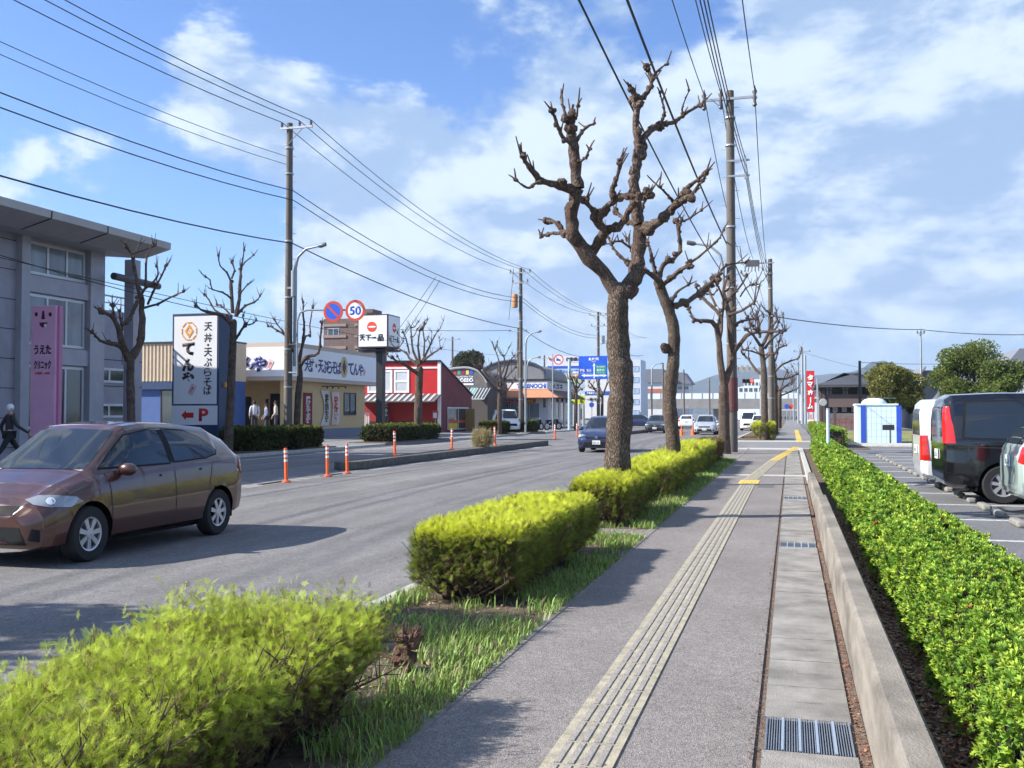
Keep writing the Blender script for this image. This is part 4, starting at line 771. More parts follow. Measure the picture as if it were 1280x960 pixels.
text('クリニック', INK, ps, sgn(52.5, 456)+Vector((0, .001, 0)), SOUTH, .64, .28, .03); text('小児科・内科', RED, ps, sgn(52.5, 466.5)+Vector((0, .001, 0)), SOUTH, .56, .08, .01)
# ---- tall white shop sign
Ys = 34.2; xa, xb = XY(214.6, Ys), XY(273.7, Ys); zp = ZY(240, 391.5, Ys); zm = ZY(240, 505, Ys); zq = ZY(240, 507, Ys); zr_ = ZY(240, 531, Ys); dp = .95
ts = thing('shop_sign_pylon', 'tall navy-framed white shop sign with large vertical Japanese lettering and a parking arrow', 'sign', ((xa+xb)/2, Ys+.4, .03))
b = MB(); b.box(xa, Ys, .03, xb, Ys+dp, zp); b.build('casing', NAVY, ts, bevel=.02)
b = MB(); b.box(xa+.09, Ys-.012, zm, xb-.10, Ys-.001, zp-.12); b.build('sign_face', SIGNW, ts)
b = MB(); b.box(xa+.02, Ys-.012, zr_, xb-.06, Ys-.001, zq); pf = b.build('parking_panel', SIGNW, ts)
def tg(px, py, d=.013): return Vector((XY(px, Ys), Ys-d, ZY(px, py, Ys)))
brown = mat('sign_brown', (.045, .025, .03), .5); gold = mat('emblem_orange', (.80, .33, .04), .5)
for ch, py, w, h in (('て', 436, .54, .50), ('ん', 456, .54, .52), ('や', 473, .54, .52)): text(ch, brown, ts, tg(235, py), SOUTH, w, h, .065)
for i, ch in enumerate('天丼・天ぷらそば'):
    py = [408, 422, 431, 440, 452.5, 465, 477.5, 488][i]; s = .34 if ch != '・' else .09; text(ch, brown, ts, tg(259.5, py), SOUTH, s, s*.98, .012)
ec = tg(236, 414)
b = MB()
for k in range(8):
    a0, a1 = math.radians(45*k+22.5+4), math.radians(45*k+67.5-4); b.prism([(.36*math.cos(a0), .38*math.sin(a0)), (.36*math.cos(a1), .38*math.sin(a1)), (.31*math.cos(a1), .33*math.sin(a1)), (.31*math.cos(a0), .33*math.sin(a0))], ec, (1, 0, 0), (0, 0, 1), (0, -.01, 0))
q = [(0, .27), (.055, .20), (.20, .0), (.055, -.20), (0, -.27), (-.055, -.20), (-.20, 0), (-.055, .20)]; iq = [(a*.52, c*.5) for a, c in q]
for k in range(8): j = (k+1) % 8; b.prism([q[k], q[j], iq[j], iq[k]], ec, (1, 0, 0), (0, 0, 1), (0, -.01, 0))
b.prism([(.03, 0), (0, .03), (-.03, 0), (0, -.03)], ec, (1, 0, 0), (0, 0, 1), (0, -.01, 0)); b.build('emblem', gold, ts)
def seal(parent, c, face, s, rot):
    u, v, n = face; u2 = u*math.cos(rot)+v*math.sin(rot); v2 = v*math.cos(rot)-u*math.sin(rot); b = MB(); w, h = s*.42, s*.75; o = Vector(c)
    b.prism([(-w, -h), (w, -h), (w, h), (-w, h)], o, u2, v2, n*.006); f = b.build('seal', RED, parent); b = MB(); b.prism([(-w*.84, -h*.92), (w*.84, -h*.92), (w*.84, h*.92), (-w*.84, h*.92)], o+n*.0061, u2, v2, n*.003); b.build('seal_inner', SIGNW, f)
    text('秘伝', RED, f, o+n*.0095, (u2, v2, n), w*1.25, h*1.5, .02, vert=True, thick=.004)
seal(ts, tg(240, 487), SOUTH, .26, -.5)
b = MB(); c = tg(234.5, 519); b.prism([(-.26, 0), (-.06, .19), (-.06, .10), (.28, .10), (.28, -.10), (-.06, -.10), (-.06, -.19)], c, (1, 0, 0), (0, 0, 1), (0, -.01, 0)); b.build('arrow', RED, pf)
text('P', RED, pf, tg(255, 518.5), SOUTH, .42, .50, .03)
b = MB(); b.box(xb+.001, Ys+.3, ZX(279, 484, xb), xb+.10, Ys+.42, ZX(279, 478, xb)); b.build('warning_lamp', gold, ts)
# ---- tan restaurant with white fascia
tan = mat('tan_render', (.66, .46, .24), .85, var=.06, scale=3); beige = mat('beige_trim', (.52, .42, .34), .6); blueg = mat('blue_grey_plinth', (.19, .21, .27), .8)
XT = -28.5; YT = YX(357, XT); YE = YX(456, XT); YF = YX(469, XT); zt = ZX(357, 428, XT); zb = ZX(357, 473, XT); xl = XY(281, YT)-3.2
tn = thing('restaurant_building', 'tan single-storey restaurant with a wide white Japanese sign fascia behind the utility pole', 'building', (XT-4, YT+5, 0))
b = MB(); b.box(xl-2, YT+1.8, .05, XT, YE, zb+.02); b.box(XY(350, YT), YT+.02, .05, XT-.001, YT+1.8, zb+.019); b.build('wall', tan, tn)
b = MB(); b.box(XT, YT+.02, .03, XT+.06, YE, .55); b.build('plinth', blueg, tn)
b = MB(); b.box(xl-2, YT-.3, zb-.12, XT+.5, YF, zt); b.build('fascia_box', beige, tn)
b = MB(); b.box(xl-2, YT-.33, zb+.12, XT+.42, YT-.301, zt-.28); b.build('sign_face', SIGNW, tn)
b = MB(); b.box(XT+.501, YT-.2, zb+.12, XT+.53, YF-.3, zt-.28); b.build('sign_face', SIGNW, tn)
Yn = YT-.34; Xn = XT+.54
navy2 = mat('letter_navy', (.05, .055, .22), .5)
def tS(px, py): return Vector((XY(px, Yn), Yn, ZY(px, py, Yn)))
def tE(px, py): return Vector((Xn, YX(px, Xn), ZX(px, py, Xn)))
for i, ch in enumerate('てんや'): text(ch, navy2, tn, tS(291+i*16.5, 455), SOUTH, .95, .92, .06, thick=.05, shear=.15)
seal(tn, tS(337, 456), SOUTH, .38, -.5)
b = MB(); c = tS(272, 455); b.prism([(.5*math.cos(k*.785), .55*math.sin(k*.785)) for k in range(8)], c, (1, 0, 0), (0, 0, 1), (0, -.01, 0)); b.build('emblem', gold, tn)
for i, ch in enumerate('天丼・天ぷらそば'): text(ch, navy2, tn, tE(384+i*5.6, 456+i*.6), EAST, .70 if ch != '・' else .2, .80 if ch != '・' else .25, .02)
b = MB(); c = tE(430, 459); b.prism([(.55*math.cos(k*.785+.39), .72*math.sin(k*.785+.39)) for k in range(8)], c, (0, 1, 0), (0, 0, 1), (.01, 0, 0)); em = b.build('emblem', mat('emblem_tan', (.55, .40, .18), .5), tn)
b = MB(); b.prism([(0, .5), (.3, 0), (0, -.5), (-.3, 0)], c+Vector((.0105, 0, 0)), (0, 1, 0), (0, 0, 1), (.006, 0, 0)); b.prism([(0, .3), (.15, 0), (0, -.3), (-.15, 0)], c+Vector((.017, 0, 0)), (0, 1, 0), (0, 0, 1), (.004, 0, 0)); b.build('emblem_diamond', brown, em)
for i, ch in enumerate('てんや'): text(ch, navy2, tn, tE(438.5+i*6.3, 461+i*.8), EAST, .82, .80, .03)
seal(tn, tE(455.5, 466), EAST, .28, -.5)
# windows, banners, panel on the street side
za, zb2 = ZX(437, 519, XT), ZX(437, 491, XT); ya, yb = YX(429.5, XT), YX(444.5, XT)
window(tn, (XT, ya, za), EAST, yb-ya, zb2-za, 2, 1, BLACKM, GLASS, .08)
def banner(parent, pa, pb, pt, pbm, X, m, body, tm, bow, nm='banner'):
    ya, yb = YX(pa, X), YX(pb, X); z0, z1 = ZX((pa+pb)/2, pbm, X), ZX((pa+pb)/2, pt, X); n = 10; V = []; b = MB()
    for s, dx in ((0, .05), (1, .075)):
        for k in range(n+1):
            f = k/n; q = bow*math.sin(math.pi*f); z = z0+(z1-z0)*f; V += [(X+dx, ya+q, z), (X+dx, yb+q*.5, z)]
    o = (n+1)*2
    F = [(2*k, 2*k+1, 2*k+3, 2*k+2) for k in range(n)]+[(o+2*k+2, o+2*k+3, o+2*k+1, o+2*k) for k in range(n)]+[(2*k, 2*k+2, o+2*k+2, o+2*k) for k in range(n)]+[(2*k+3, 2*k+1, o+2*k+1, o+2*k+3) for k in range(n)]+[(0, o, o+1, 1), (2*n, 2*n+1, o+2*n+1, o+2*n)]
    b.add(V, F); f = b.build(nm, m, parent); text(body, tm, f, Vector((X+.078, (ya+yb)/2+bow*.6, (z0+z1)/2)), EAST, (yb-ya)*.55, (z1-z0)*.8, .03, vert=True); return f
banner(tn, 378.5, 389, 491, 533, XT, mat('banner_maroon', (.22, .02, .025), .7), '揚げたて天丼', SIGNW, 0)
banner(tn, 399.5, 409, 488, 532, XT, mat('banner_cream', (.66, .60, .56), .7), '季節限定天丼', brown, .55); banner(tn, 413, 422.5, 490, 531, XT, mat('banner_pic', (.60, .42, .32), .7, col2=(.74, .68, .64), scale=1.2), '定食', RED, .2)
b = MB()
for px in (402, 409, 416, 425):
    c = P(px, 483, X=XT); b.tube([c, c+Vector((.35, 0, .02)), c+Vector((.42, 0, -.12))], [.03, .03, .07], 8)
b.build('spotlight', BLACKM, tn)
# recessed entrance side facing the camera
b = MB(); Yr = YT+1.8
for pa, pb, pt in ((301, 314, 496), (338, 352, 492)):
    b.box(XY(pa, Yr), Yr-.03, .05, XY(pb, Yr), Yr-.001, ZY(pa, pt, Yr))
b.build('entrance_door', DARK, tn)
b = MB(); b.box(XY(333, Yr), Yr-.09, .05, XY(336, Yr), Yr-.031, 2.4); b.box(XY(353, Yr), Yr-.09, .05, XY(356, Yr), Yr-.031, 2.4); b.build('door_frame', mat('wood_dark', (.12, .05, .03), .6), tn)
b = MB(); b.box(xl, 45.6, .031, XT-.6, YT+1.79, .44); b.box(xl+1, 45.2, .031, XT-1.2, 45.599, .24); dk_ = b.build('entrance_deck', CONC, tn)
# ---- cream and blue shop behind the white sign
corr = mat('cream_corrugated', (.60, .47, .33), .7, var=.06, scale=2); blue_w = mat('blue_wall', (.05, .10, .27), .7, var=.08, scale=2)
Yb = 50.0; xa, xb = XY(150, Yb), XY(300, Yb)-.6; zt2 = ZY(195, 430, Yb); zb3 = ZY(195, 477, Yb)
bs = thing('blue_shop_building', 'blue-walled building with a cream corrugated upper band left of the white vertical sign', 'building', ((xa+xb)/2, Yb+4, 0))
b = MB(); b.box(xa, Yb, .03, xb, Yb+1.6, zb3); b.build('wall', blue_w, bs)
b = MB(); b.box(xa-.1, Yb-.22, zb3, xb, Yb+1.65, zt2); k = xa
while k < xb: b.box(k, Yb-.27, zb3+.01, k+.10, Yb-.221, zt2-.01); k += .24
b.build('corrugated_band', corr, bs)
b = MB(); b.box(xa-.15, Yb-.35, zt2, xb, Yb+1.7, zt2+.10); b.build('coping', BLACKM, bs)
b = MB(); b.box(xa-.1, Yb-.24, zb3-.45, xb, Yb-.001, zb3-.001); b.build('eaves_band', NAVY, bs)
window(bs, (XY(201, Yb), Yb, .15), SOUTH, 1.7, ZY(200, 487, Yb)-.15, 2, 1, BLACKM, GLASS, .08)
# ---- brown brick apartment tower
brick = mat('brown_brick', (.17, .115, .10), .85, col2=(.115, .08, .07), scale=1.5); brl = mat('brick_band', (.28, .20, .18), .85)
Yw = 118; xa, xb = XY(404, Yw), XY(468, Yw); zt3 = ZY(440, 398, Yw)
bt = thing('brick_tower_building', 'brown brick apartment tower rising behind the round traffic signs', 'building', ((xa+xb)/2, Yw+6, 0))
b = MB(); b.box(xa, Yw, 0, xb, Yw+4, zt3); b.box(xb-3.5, Yw+.5, zt3, xb-.5, Yw+3.5, zt3+1.2); b.build('wall', brick, bt)
b = MB()
for k in range(7): z = zt3-1.0-k*1.45; b.box(xa-.06, Yw-.12, z, xa+3.2, Yw-.001, z+.35); b.box(xa+4.4, Yw-.12, z, xb+.06, Yw-.001, z+.35)
b.build('floor_band', brl, bt)
for k in range(4): window(bt, (xa+.6, Yw, zt3-2.3-k*2.9), SOUTH, 1.6, 1.1, 2, 1, ALU, GLASS, .07); window(bt, (xa+4.8, Yw, zt3-2.3-k*2.9), SOUTH, 1.8, 1.1, 2, 1, ALU, GLASS, .07)
# ---- ramen shop cube sign on a black pylon
Ys = YX(484.6, -23.0); xb = XY(484.6, Ys); xa = XY(446.7, Ys); z1, z0 = ZY(465, 393, Ys), ZY(465, 434.5, Ys); y2 = YX(499.6, xb)
rs = thing('ramen_sign_pylon', 'black pylon carrying a white cube sign with a red disc and Japanese brush lettering', 'sign', ((xa+xb)/2, Ys+.9, 0))
b = MB(); b.box(xa, Ys, z0, xb, y2, z1); cs = b.build('casing', mat('dark_frame', (.05, .02, .025), .5), rs)
b = MB(); b.box(xa+.07, Ys-.015, z0+.07, xb-.07, Ys-.001, z1-.07); b.build('sign_face', SIGNW, rs)
b = MB(); b.box(xb+.001, Ys+.07, z0+.07, xb+.015, y2-.07, z1-.07); b.build('sign_face', SIGNW, rs)
b = MB(); cx_ = XY(477, Ys+.8); b.box(cx_-.28, Ys+.6, 0, cx_+.12, Ys+1.1, z0+.02); b.build('pylon', BLACKM, rs)
b = MB(); b.box(xa-.1, Ys+.3, z0-.22, xb+.3, Ys+1.3, z0-.10); b.box(xa+.4, Ys+.4, z1, xa+.7, Ys+.7, z1+.16); b.build('bracket', BLACKM, rs)
redd = mat('disc_red', (.70, .06, .02), .5)
for face, c, s in ((SOUTH, Vector((XY(464.5, Ys), Ys-.016, ZY(464, 408.5, Ys))), 1.0), (EAST, Vector((xb+.016, (Ys+y2)/2, ZX(492, 410, xb))), .9)):
    u, v, n = face; b = MB(); b.prism([(.31*s*math.cos(k*.2618), .31*s*math.sin(k*.2618)) for k in range(24)], c, u, v, n*.01); dk = b.build('red_disc', redd, rs)
    b = MB(); b.prism([(-.27, .0), (-.1, .045), (.1, .05), (.25, .03), (.27, -.03), (.05, -.06), (-.15, -.05)], c+n*.0105, u, v, n*.004); b.build('brush_stroke', SIGNW, dk)
for i, (ch, px, w, h) in enumerate((('天', 452.5, .36, .40), ('下', 460, .36, .36), ('一', 467, .30, .09), ('品', 475.5, .40, .42))):
    text(ch, INK, rs, Vector((XY(px, Ys), Ys-.016, ZY(px, 422, Ys))), SOUTH, w, h, .05)
for i, ch in enumerate('天下一品'): text(ch, INK, rs, Vector((xb+.016, Ys+(y2-Ys)*(.22+.19*i), ZX(492, 424, xb))), EAST, (y2-Ys)*.15, .36 if ch != '一' else .08, .03)
# ---- red building
redw = mat('red_siding', (.50, .015, .015), .5, var=.04, scale=2); redb = mat('dark_red_brick', (.23, .055, .06), .85, col2=(.17, .04, .045), scale=1.2)
XR = -26; YR = YX(551, XR); YR2 = YX(590, XR); xl = XR-9.5; ztl = ZX(551, 452, XR); ztr = ZX(588, 495, XR)
rb = thing('red_building', 'bright red restaurant with white window panels and a roof sloping down its dark side', 'building', (XR-4, YR+3, 0))
b = MB(); b.prism([(YR, .03), (YR2, .03), (YR2, ztr), (YR, ztl)], (XR-.02, 0, 0), (0, 1, 0), (0, 0, 1), (xl-XR, 0, 0)); b.build('wall', redb, rb)
b = MB(); zc = ZY(520, 497, YR); b.box(xl, YR-.08, zc, XR-.04, YR-.001, ztl-.02); b.build('upper_wall', redw, rb)
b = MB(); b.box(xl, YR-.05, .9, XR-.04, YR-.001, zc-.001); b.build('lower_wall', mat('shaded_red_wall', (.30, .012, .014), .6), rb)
b = MB(); b.box(xl, YR-.06, .04, XR-.04, YR-.001, .899); b.build('plinth', BLACKM, rb)
b = MB(); z = ZY(520, 461, YR); b.box(xl, YR-.13, z, XR-.04, YR-.081, z+.14); b.box(XR-.22, YR-.14, .04, XR+.03, YR-.0, ztl); b.build('white_trim', WHITE, rb)
b = MB(); b.prism([(YR-.25, ztl+.02), (YR-.25, ztl+.12), (YR2+.2, ztr+.10), (YR2+.2, ztr)], (XR+.08, 0, 0), (0, 1, 0), (0, 0, 1), (xl-XR-.2, 0, 0)); b.build('roof', BLACKM, rb)
zw0, zw1 = ZY(500, 491, YR), ZY(500, 462.5, YR); panew = mat('white_panel_glass', (.55, .58, .62), .25, var=.1, scale=1)
window(rb, (XY(460, YR), YR-.082, zw0), SOUTH, XY(491, YR)-XY(460, YR), zw1-zw0, 2, 1, WHITE, panew, .16); window(rb, (XY(493, YR), YR-.082, zw0), SOUTH, XY(512, YR)-XY(493, YR), zw1-zw0, 1, 2, WHITE, panew, .16)
b = MB(); x0_, x1_ = XY(445, YR), XR+.05; za = ZY(520, 503, YR-1.4); b.prism([(0, 0), (-1.5, -.55), (-1.5, -.62), (0, -.10)], (x0_, YR-.09, zc+.25), (0, 1, 0), (0, 0, 1), (x1_-x0_, 0, 0)); aw = b.build('awning', mat('awning_dark', (.10, .10, .10), .6), rb)
b = MB(); k = x0_+.1
while k < x1_-.3: b.prism([(-.01, .012), (-1.5, -.54), (-1.5, -.50), (-.01, .05)], (k, YR-.09, zc+.25), (0, 1, 0), (0, 0, 1), (.2, 0, 0)); k += .5
b.build('awning_stripe', mat('awning_grey', (.42, .42, .43), .6), aw)
b = MB()
for k in range(6): b.box(XY(449+k*2.3, YR-1), YR-1.0, .04, XY(449+k*2.3, YR-1)+.06, YR-.95, ZY(455, 516, YR-1))
b.box(XY(448, YR-1), YR-1.01, ZY(455, 517, YR-1), XY(462, YR-1), YR-.94, ZY(455, 516, YR-1)); b.build('entrance_lattice', WHITE, rb)
b = MB(); b.box(XY(480, YR-.4), YR-.42, .3, XY(486, YR-.4), YR-.40, ZY(483, 507, YR)); f = b.build('menu_banner', mat('banner_dark', (.06, .05, .05), .7), rb); text('らーめん', SIGNW, f, Vector((XY(483, YR-.42), YR-.421, 1.9)), SOUTH, .2, 1.2, .01, vert=True)
window(rb, (XR, YX(559, XR), ZX(570, 537, XR)), EAST, YX(585, XR)-YX(559, XR), ZX(570, 509, XR)-ZX(570, 537, XR), 2, 1, ALU, GLASS, .10)
b = MB(); ya, yb = YX(560.5, XR), YX(583, XR); b.box(XR+.021, ya, ZX(570, 528.5, XR), XR+.03, yb, ZX(570, 525, XR)); b.build('poster', redd, rb)
b = MB(); b.box(XR+.021, ya, ZX(570, 536, XR), XR+.03, (ya+yb)/2-.1, ZX(570, 528.8, XR)); b.build('poster', mat('poster_yellow', (.75, .55, .04), .6), rb)
p = P(544, 540, X=-23.3); b = MB(); b.cyl((p.x, p.y, 0), (p.x, p.y, 1.15), .05); hb_ = b.build('small_notice_post', mat('ochre_post', (.40, .26, .10), .7), label='short ochre post with a small red and white notice before the red building', cat='sign post'); b = MB(); b.box(p.x-.2, p.y-.04, 1.15, p.x+.2, p.y+.04, 1.7); nb = b.build('notice_board', redd, hb_); b = MB(); b.box(p.x-.14, p.y-.05, 1.2, p.x+.14, p.y-.041, 1.55); b.build('notice_paper', SIGNW, nb)
p = P(593, 520, X=-25.2); b = MB(); b.box(p.x-1.1, p.y, 0, p.x, p.y+.15, 1.9)
for k in range(6): b.box(p.x-1.12, p.y-.02, .15+k*.29, p.x+.02, p.y-.001, .34+k*.29)
b.build('wooden_fence', mat('fence_wood', (.36, .22, .08), .7), label='short yellowish wooden slat fence right of the red building', cat='fence')
# ---- dark arched cafe
Yg = 90.0; dkb = mat('charcoal_shingle', (.12, .105, .10), .85, col2=(.17, .15, .145), scale=3)
xa, xb = XY(556, Yg), XY(612, Yg); c = (XY(581, Yg)); zt4 = ZY(581, 460, Yg); zb4 = ZY(581, 485, Yg)
cf_ = thing('cafe_building', 'dark cafe with an arched gable sign of five coloured squares and white lettering', 'building', (c, Yg+4, 0))
poly = [(xb-.2-c, zb4-.1), (xa-c-2, zb4-.1)]+[((xa-c-2)*math.cos(a) if math.cos(a) > 0 else (xb-.2-c)*-math.cos(a), zb4+(zt4-zb4)*math.sin(a)) for a in [k*math.pi/14 for k in range(1, 14)]]
b = MB(); b.prism(poly, (c, Yg, 0), (1, 0, 0), (0, 0, 1), (0, 7, 0)); b.build('arched_gable', dkb, cf_)
arc = [(x*1.0, z) for x, z in poly[2:]]; b = MB(); b.tube([(c+x, Yg-.06, z+.04) for x, z in arc], .11, 6); b.build('arch_rim', mat('rim_grey', (.32, .32, .33), .6), cf_)
b = MB(); b.box(xa-2, Yg+.3, .03, xb-.3, Yg+7, zb4-.11); b.build('wall', mat('cafe_wall', (.07, .06, .055), .7), cf_)
cols = [(.55, .04, .04), (.10, .33, .18), (.30, .02, .10), (.75, .55, .18), (.03, .10, .50)]
for i, k in enumerate(cols):
    q = Vector((XY(568.5+i*5.3, Yg), Yg-.03, ZY(568, 465.8 if i else 466.3, Yg))); b = MB(); b.box(q.x-.14, q.y, q.z-.20, q.x+.14, q.y+.025, q.z+.22); b.build('colour_square', mat('square_%s' % 'red green plum yellow blue'.split()[i], k, .5), cf_)
text('Food & Wine Cafe', SIGNW, cf_, Vector((XY(581, Yg), Yg-.005, ZY(581, 471, Yg))), SOUTH, 1.7, .17, .02, thick=.03); text('GOSSO', SIGNW, cf_, Vector((XY(581, Yg), Yg-.005, ZY(581, 475.3, Yg))), SOUTH, 1.75, .36, .05, thick=.03)
b = MB(); b.box(XY(573, Yg), Yg-.04, ZY(580, 481.5, Yg), XY(592, Yg), Yg-.001, ZY(580, 479.3, Yg)); b.build('sign_underline', SIGNW, cf_)
b = MB(); xs, xe = XY(586, Yg), XY(613, Yg); b.prism([(0, 0), (-2.0, -1.05), (-2.0, -1.12), (0, -.1)], (xs, Yg, zb4), (0, 1, 0), (0, 0, 1), (xe-xs, 0, 0)); aw = b.build('awning', mat('awning_silver', (.45, .47, .47), .5), cf_)
for k in range(7):
    b = MB(); x = xs+.08+k*(xe-xs)/7; b.prism([(-.01, .015), (-2.0, -1.02), (-2.0, -1.00), (-.01, .035)], (x, Yg, zb4), (0, 1, 0), (0, 0, 1), (.13, 0, 0)); b.build('awning_stripe', mat('awning_teal', (.12, .38, .38), .5) if k in (1, 2) else BLACKM, aw)
# ---- orange-roofed shop
Yo = 98.0; XO = XY(684, Yo); terra = mat('terracotta_roof', (.50, .20, .10), .8, var=.1, scale=3); wcl = mat('white_cladding', (.62, .62, .62), .6, var=.05, scale=2)
xl = XY(608, Yo); z_e = ZY(650, 497, Yo-1.4); z_r = ZY(650, 487, Yo); z_f = ZY(650, 476, Yo); Y2 = YX(712, XO)+1
of = thing('orange_roof_shop', 'low white shop with a terracotta skirt roof and blue lettering on its fascia', 'building', (XO-5, Yo+6, 0))
b = MB(); b.box(xl, Yo+.4, .75, XO, Y2, z_e); b.build('wall', mat('shop_dark_interior', (.10, .09, .085), .7), of)
b = MB(); b.box(xl, Yo+.3, .03, XO, Yo+.399, .95); b.box(XO-.9, Yo+.2, .03, XO+.05, Yo+.41, z_e); b.box(xl, Yo+.25, z_e-.5, XO-.9, Yo+.399, z_e)
for k in range(5): y = Yo+.42+k*(Y2-Yo)/5; b.box(XO, y, .03, XO+.08, y+.9, z_e)
b.build('white_wall', wcl, of)
for k in range(3): window(of, (xl+.4+k*2.0, Yo+.4, 1.0), SOUTH, 1.9, 1.6, 1, 1, ALU, GLASS2, .07)
for k in range(5): y = Yo+1.4+k*(Y2-Yo)/5; window(of, (XO+.002, y, .3), EAST, (Y2-Yo)/5-1.1, 2.4, 2, 1, ALU, GLASS, .07)
b = MB(); o1 = 1.5; V = [(xl-1, Yo-o1, z_e), (XO+o1, Yo-o1, z_e), (XO+o1, Y2+1, z_e), (xl-1, Yo+.3, z_r), (XO, Yo+.3, z_r), (XO, Y2+1, z_r), (xl-1, Yo+.3, z_e), (XO, Yo+.3, z_e), (XO, Y2+1, z_e)]
b.add(V, [(0, 1, 4, 3), (0, 6, 7, 1), (0, 3, 6)]); b.build('skirt_roof', terra, of); b = MB(); b.add(V, [(1, 2, 5, 4), (1, 7, 8, 2), (2, 8, 5)]); b.build('skirt_roof', mat('terracotta_shade_side', (.16, .08, .06), .8), of)  # street slope: same terracotta, its shaded side put into a darker colour
b = MB(); b.box(xl-1, Yo+.31, z_r-.05, XO, Y2+1, z_f); b.build('fascia', wcl, of)
b = MB(); b.box(xl-1.1, Yo+.2, z_f, XO+.15, Y2+1.1, z_f+.18); b.build('coping', BLACKM, of)
q = (XY(637, Yo), XY(683, Yo)); b = MB(); b.box(q[0], Yo+.27, ZY(650, 486, Yo), q[1], Yo+.309, ZY(650, 478.5, Yo)); sb = b.build('sign_board', SIGNW, of); text('TAKENOCHI', mat('letter_blue', (.02, .12, .50), .5), sb, Vector(((q[0]+q[1])/2+.3, Yo+.269, ZY(650, 482.3, Yo))), SOUTH, (q[1]-q[0])*.8, .48, .05)
text('メガネ', INK, of, Vector((XO+.01, YX(697, XO), ZX(697, 483, XO))), EAST, 5.0, .6, .03)
b = MB(); b.box(XY(628, Yo), Yo+.2, ZY(640, 503.5, Yo), XY(648, Yo), Yo+.249, ZY(640, 499.5, Yo)); f = b.build('banner', mat('banner_crimson', (.42, .03, .08), .6), of); text('SPRING SALE', SIGNW, f, Vector((XY(638, Yo), Yo+.199, ZY(640, 501.5, Yo))), SOUTH, 1.3, .16, .01)
b = MB(); b.box(XY(654, Yo), Yo+.2, ZY(640, 503.8, Yo), XY(669, Yo), Yo+.249, ZY(640, 498.8, Yo)); f = b.build('banner', mat('banner_red_orange', (.55, .08, .03), .6), of); text('50%', mat('sale_yellow', (.85, .6, .05), .5), f, Vector((XY(661, Yo), Yo+.199, ZY(640, 501.3, Yo))), SOUTH, .8, .26, .03)
text('眼鏡', INK, of, Vector((XY(680, Yo), Yo+.199, ZY(680, 504, Yo))), SOUTH, .28, .9, .02, vert=True)
# grey arched hall behind
Yh = 125.0; xa, xb = XY(603, Yh), XY(680, Yh); zt5 = ZY(640, 452.5, Yh); ze5 = ZY(640, 470, Yh)
ha = thing('grey_hall_building', 'grey hall with a shallow arched roof behind the orange-roofed shop', 'building', ((xa+xb)/2, Yh+5, 0)); gr = mat('grey_hall_wall', (.20, .20, .21), .8, var=.1, scale=1)
cx2 = (xa+xb)/2; w2 = (xb-xa)/2; b = MB(); b.prism([(-w2, 0), (w2, 0), (w2, ze5)]+[(w2*math.cos(a), ze5+(zt5-ze5)*math.sin(a)) for a in [k*math.pi/10 for k in range(1, 10)]]+[(-w2, ze5)], (cx2, Yh, 0), (1, 0, 0), (0, 0, 1), (0, 14, 0)); b.build('wall', gr, ha)
b = MB(); b.tube([(cx2+w2*1.03*math.cos(a), Yh-.1, ze5+.15+(zt5-ze5)*math.sin(a)) for a in [k*math.pi/12 for k in range(13)]], .2, 6); b.build('roof_edge', mat('roof_edge_blue', (.05, .06, .09), .6), ha)
window(ha, (cx2-1, Yh, ze5-2.6), SOUTH, 5, 1.8, 4, 1, WHITE, GLASS, .12)
# ---- billboards and far left buildings
def board(name, label, pa, pb, pt, pbm, Y, m, items, legs=True, th=.5, cat='billboard'):
    xa, xb = XY(pa, Y), XY(pb, Y); z1, z0 = ZY((pa+pb)/2, pt, Y), ZY((pa+pb)/2, pbm, Y); t = thing(name, label, cat, ((xa+xb)/2, Y, 0)); b = MB(); b.box(xa, Y, z0, xb, Y+th, z1); b.build('board', m, t)
    for kind_, a, c, e, f_, mm in items:
        X0, X1 = XY(a, Y), XY(c, Y); Z1, Z0 = ZY((a+c)/2, e, Y), ZY((a+c)/2, f_, Y)
        if kind_ == '': b = MB(); b.box(X0, Y-.06, Z0, X1, Y-.001, Z1); b.build('painted_band', mm, t)
        else: text(kind_, mm, t, Vector(((X0+X1)/2, Y-.062, (Z0+Z1)/2)), SOUTH, X1-X0, Z1-Z0, .03, thick=.05)
    if legs:
        b = MB()
        for f in (.2, .8): b.cyl((xa+(xb-xa)*f, Y+th/2, 0), (xa+(xb-xa)*f, Y+th/2, z0), .16)
        b.build('leg', STEEL, t)
    return t
lb = mat('board_light_blue', (.33, .47, .66), .6); blu = mat('board_blue', (.02, .08, .42), .5); crm = mat('board_cream', (.70, .62, .42), .6); lav = mat('board_lavender', (.60, .60, .72), .6)
board('billboard', 'large pale billboard with dark blue band and light blue base, behind round sign', 684, 725, 445, 468, 150, lav, [('', 684.2, 724.8, 457.5, 460.8, blu), ('', 684.2, 724.8, 460.9, 467.8, lb), ('大商会', INK, 0, 0, 0, INK)][:2]+[('携帯ショップ', 693, 722, 462, 466.5, blu), ('自動車', 708, 722, 446.5, 451.5, INK), ('新生', 686, 695, 447, 450, RED)])
board('billboard', 'low yellow and pale green billboard under the blue-banded one', 696, 728, 468.5, 480, 148, crm, [('', 696.2, 727.8, 473.5, 479.8, mat('board_green', (.42, .58, .40), .6)), ('中古車市場', 700, 722, 470, 473, mat('t_orange', (.6, .2, .03), .5))], False)
board('white_office_building', 'white building with a blue sign band partly hidden by the blue road sign', 731, 800, 474, 523, 155, wcl, [('', 731.2, 799.8, 489, 493.5, blu), ('不動産センター', 734, 750, 490, 493, SIGNW), ('一番 中央', 733, 750, 497, 501, INK)], False, 9, 'building')
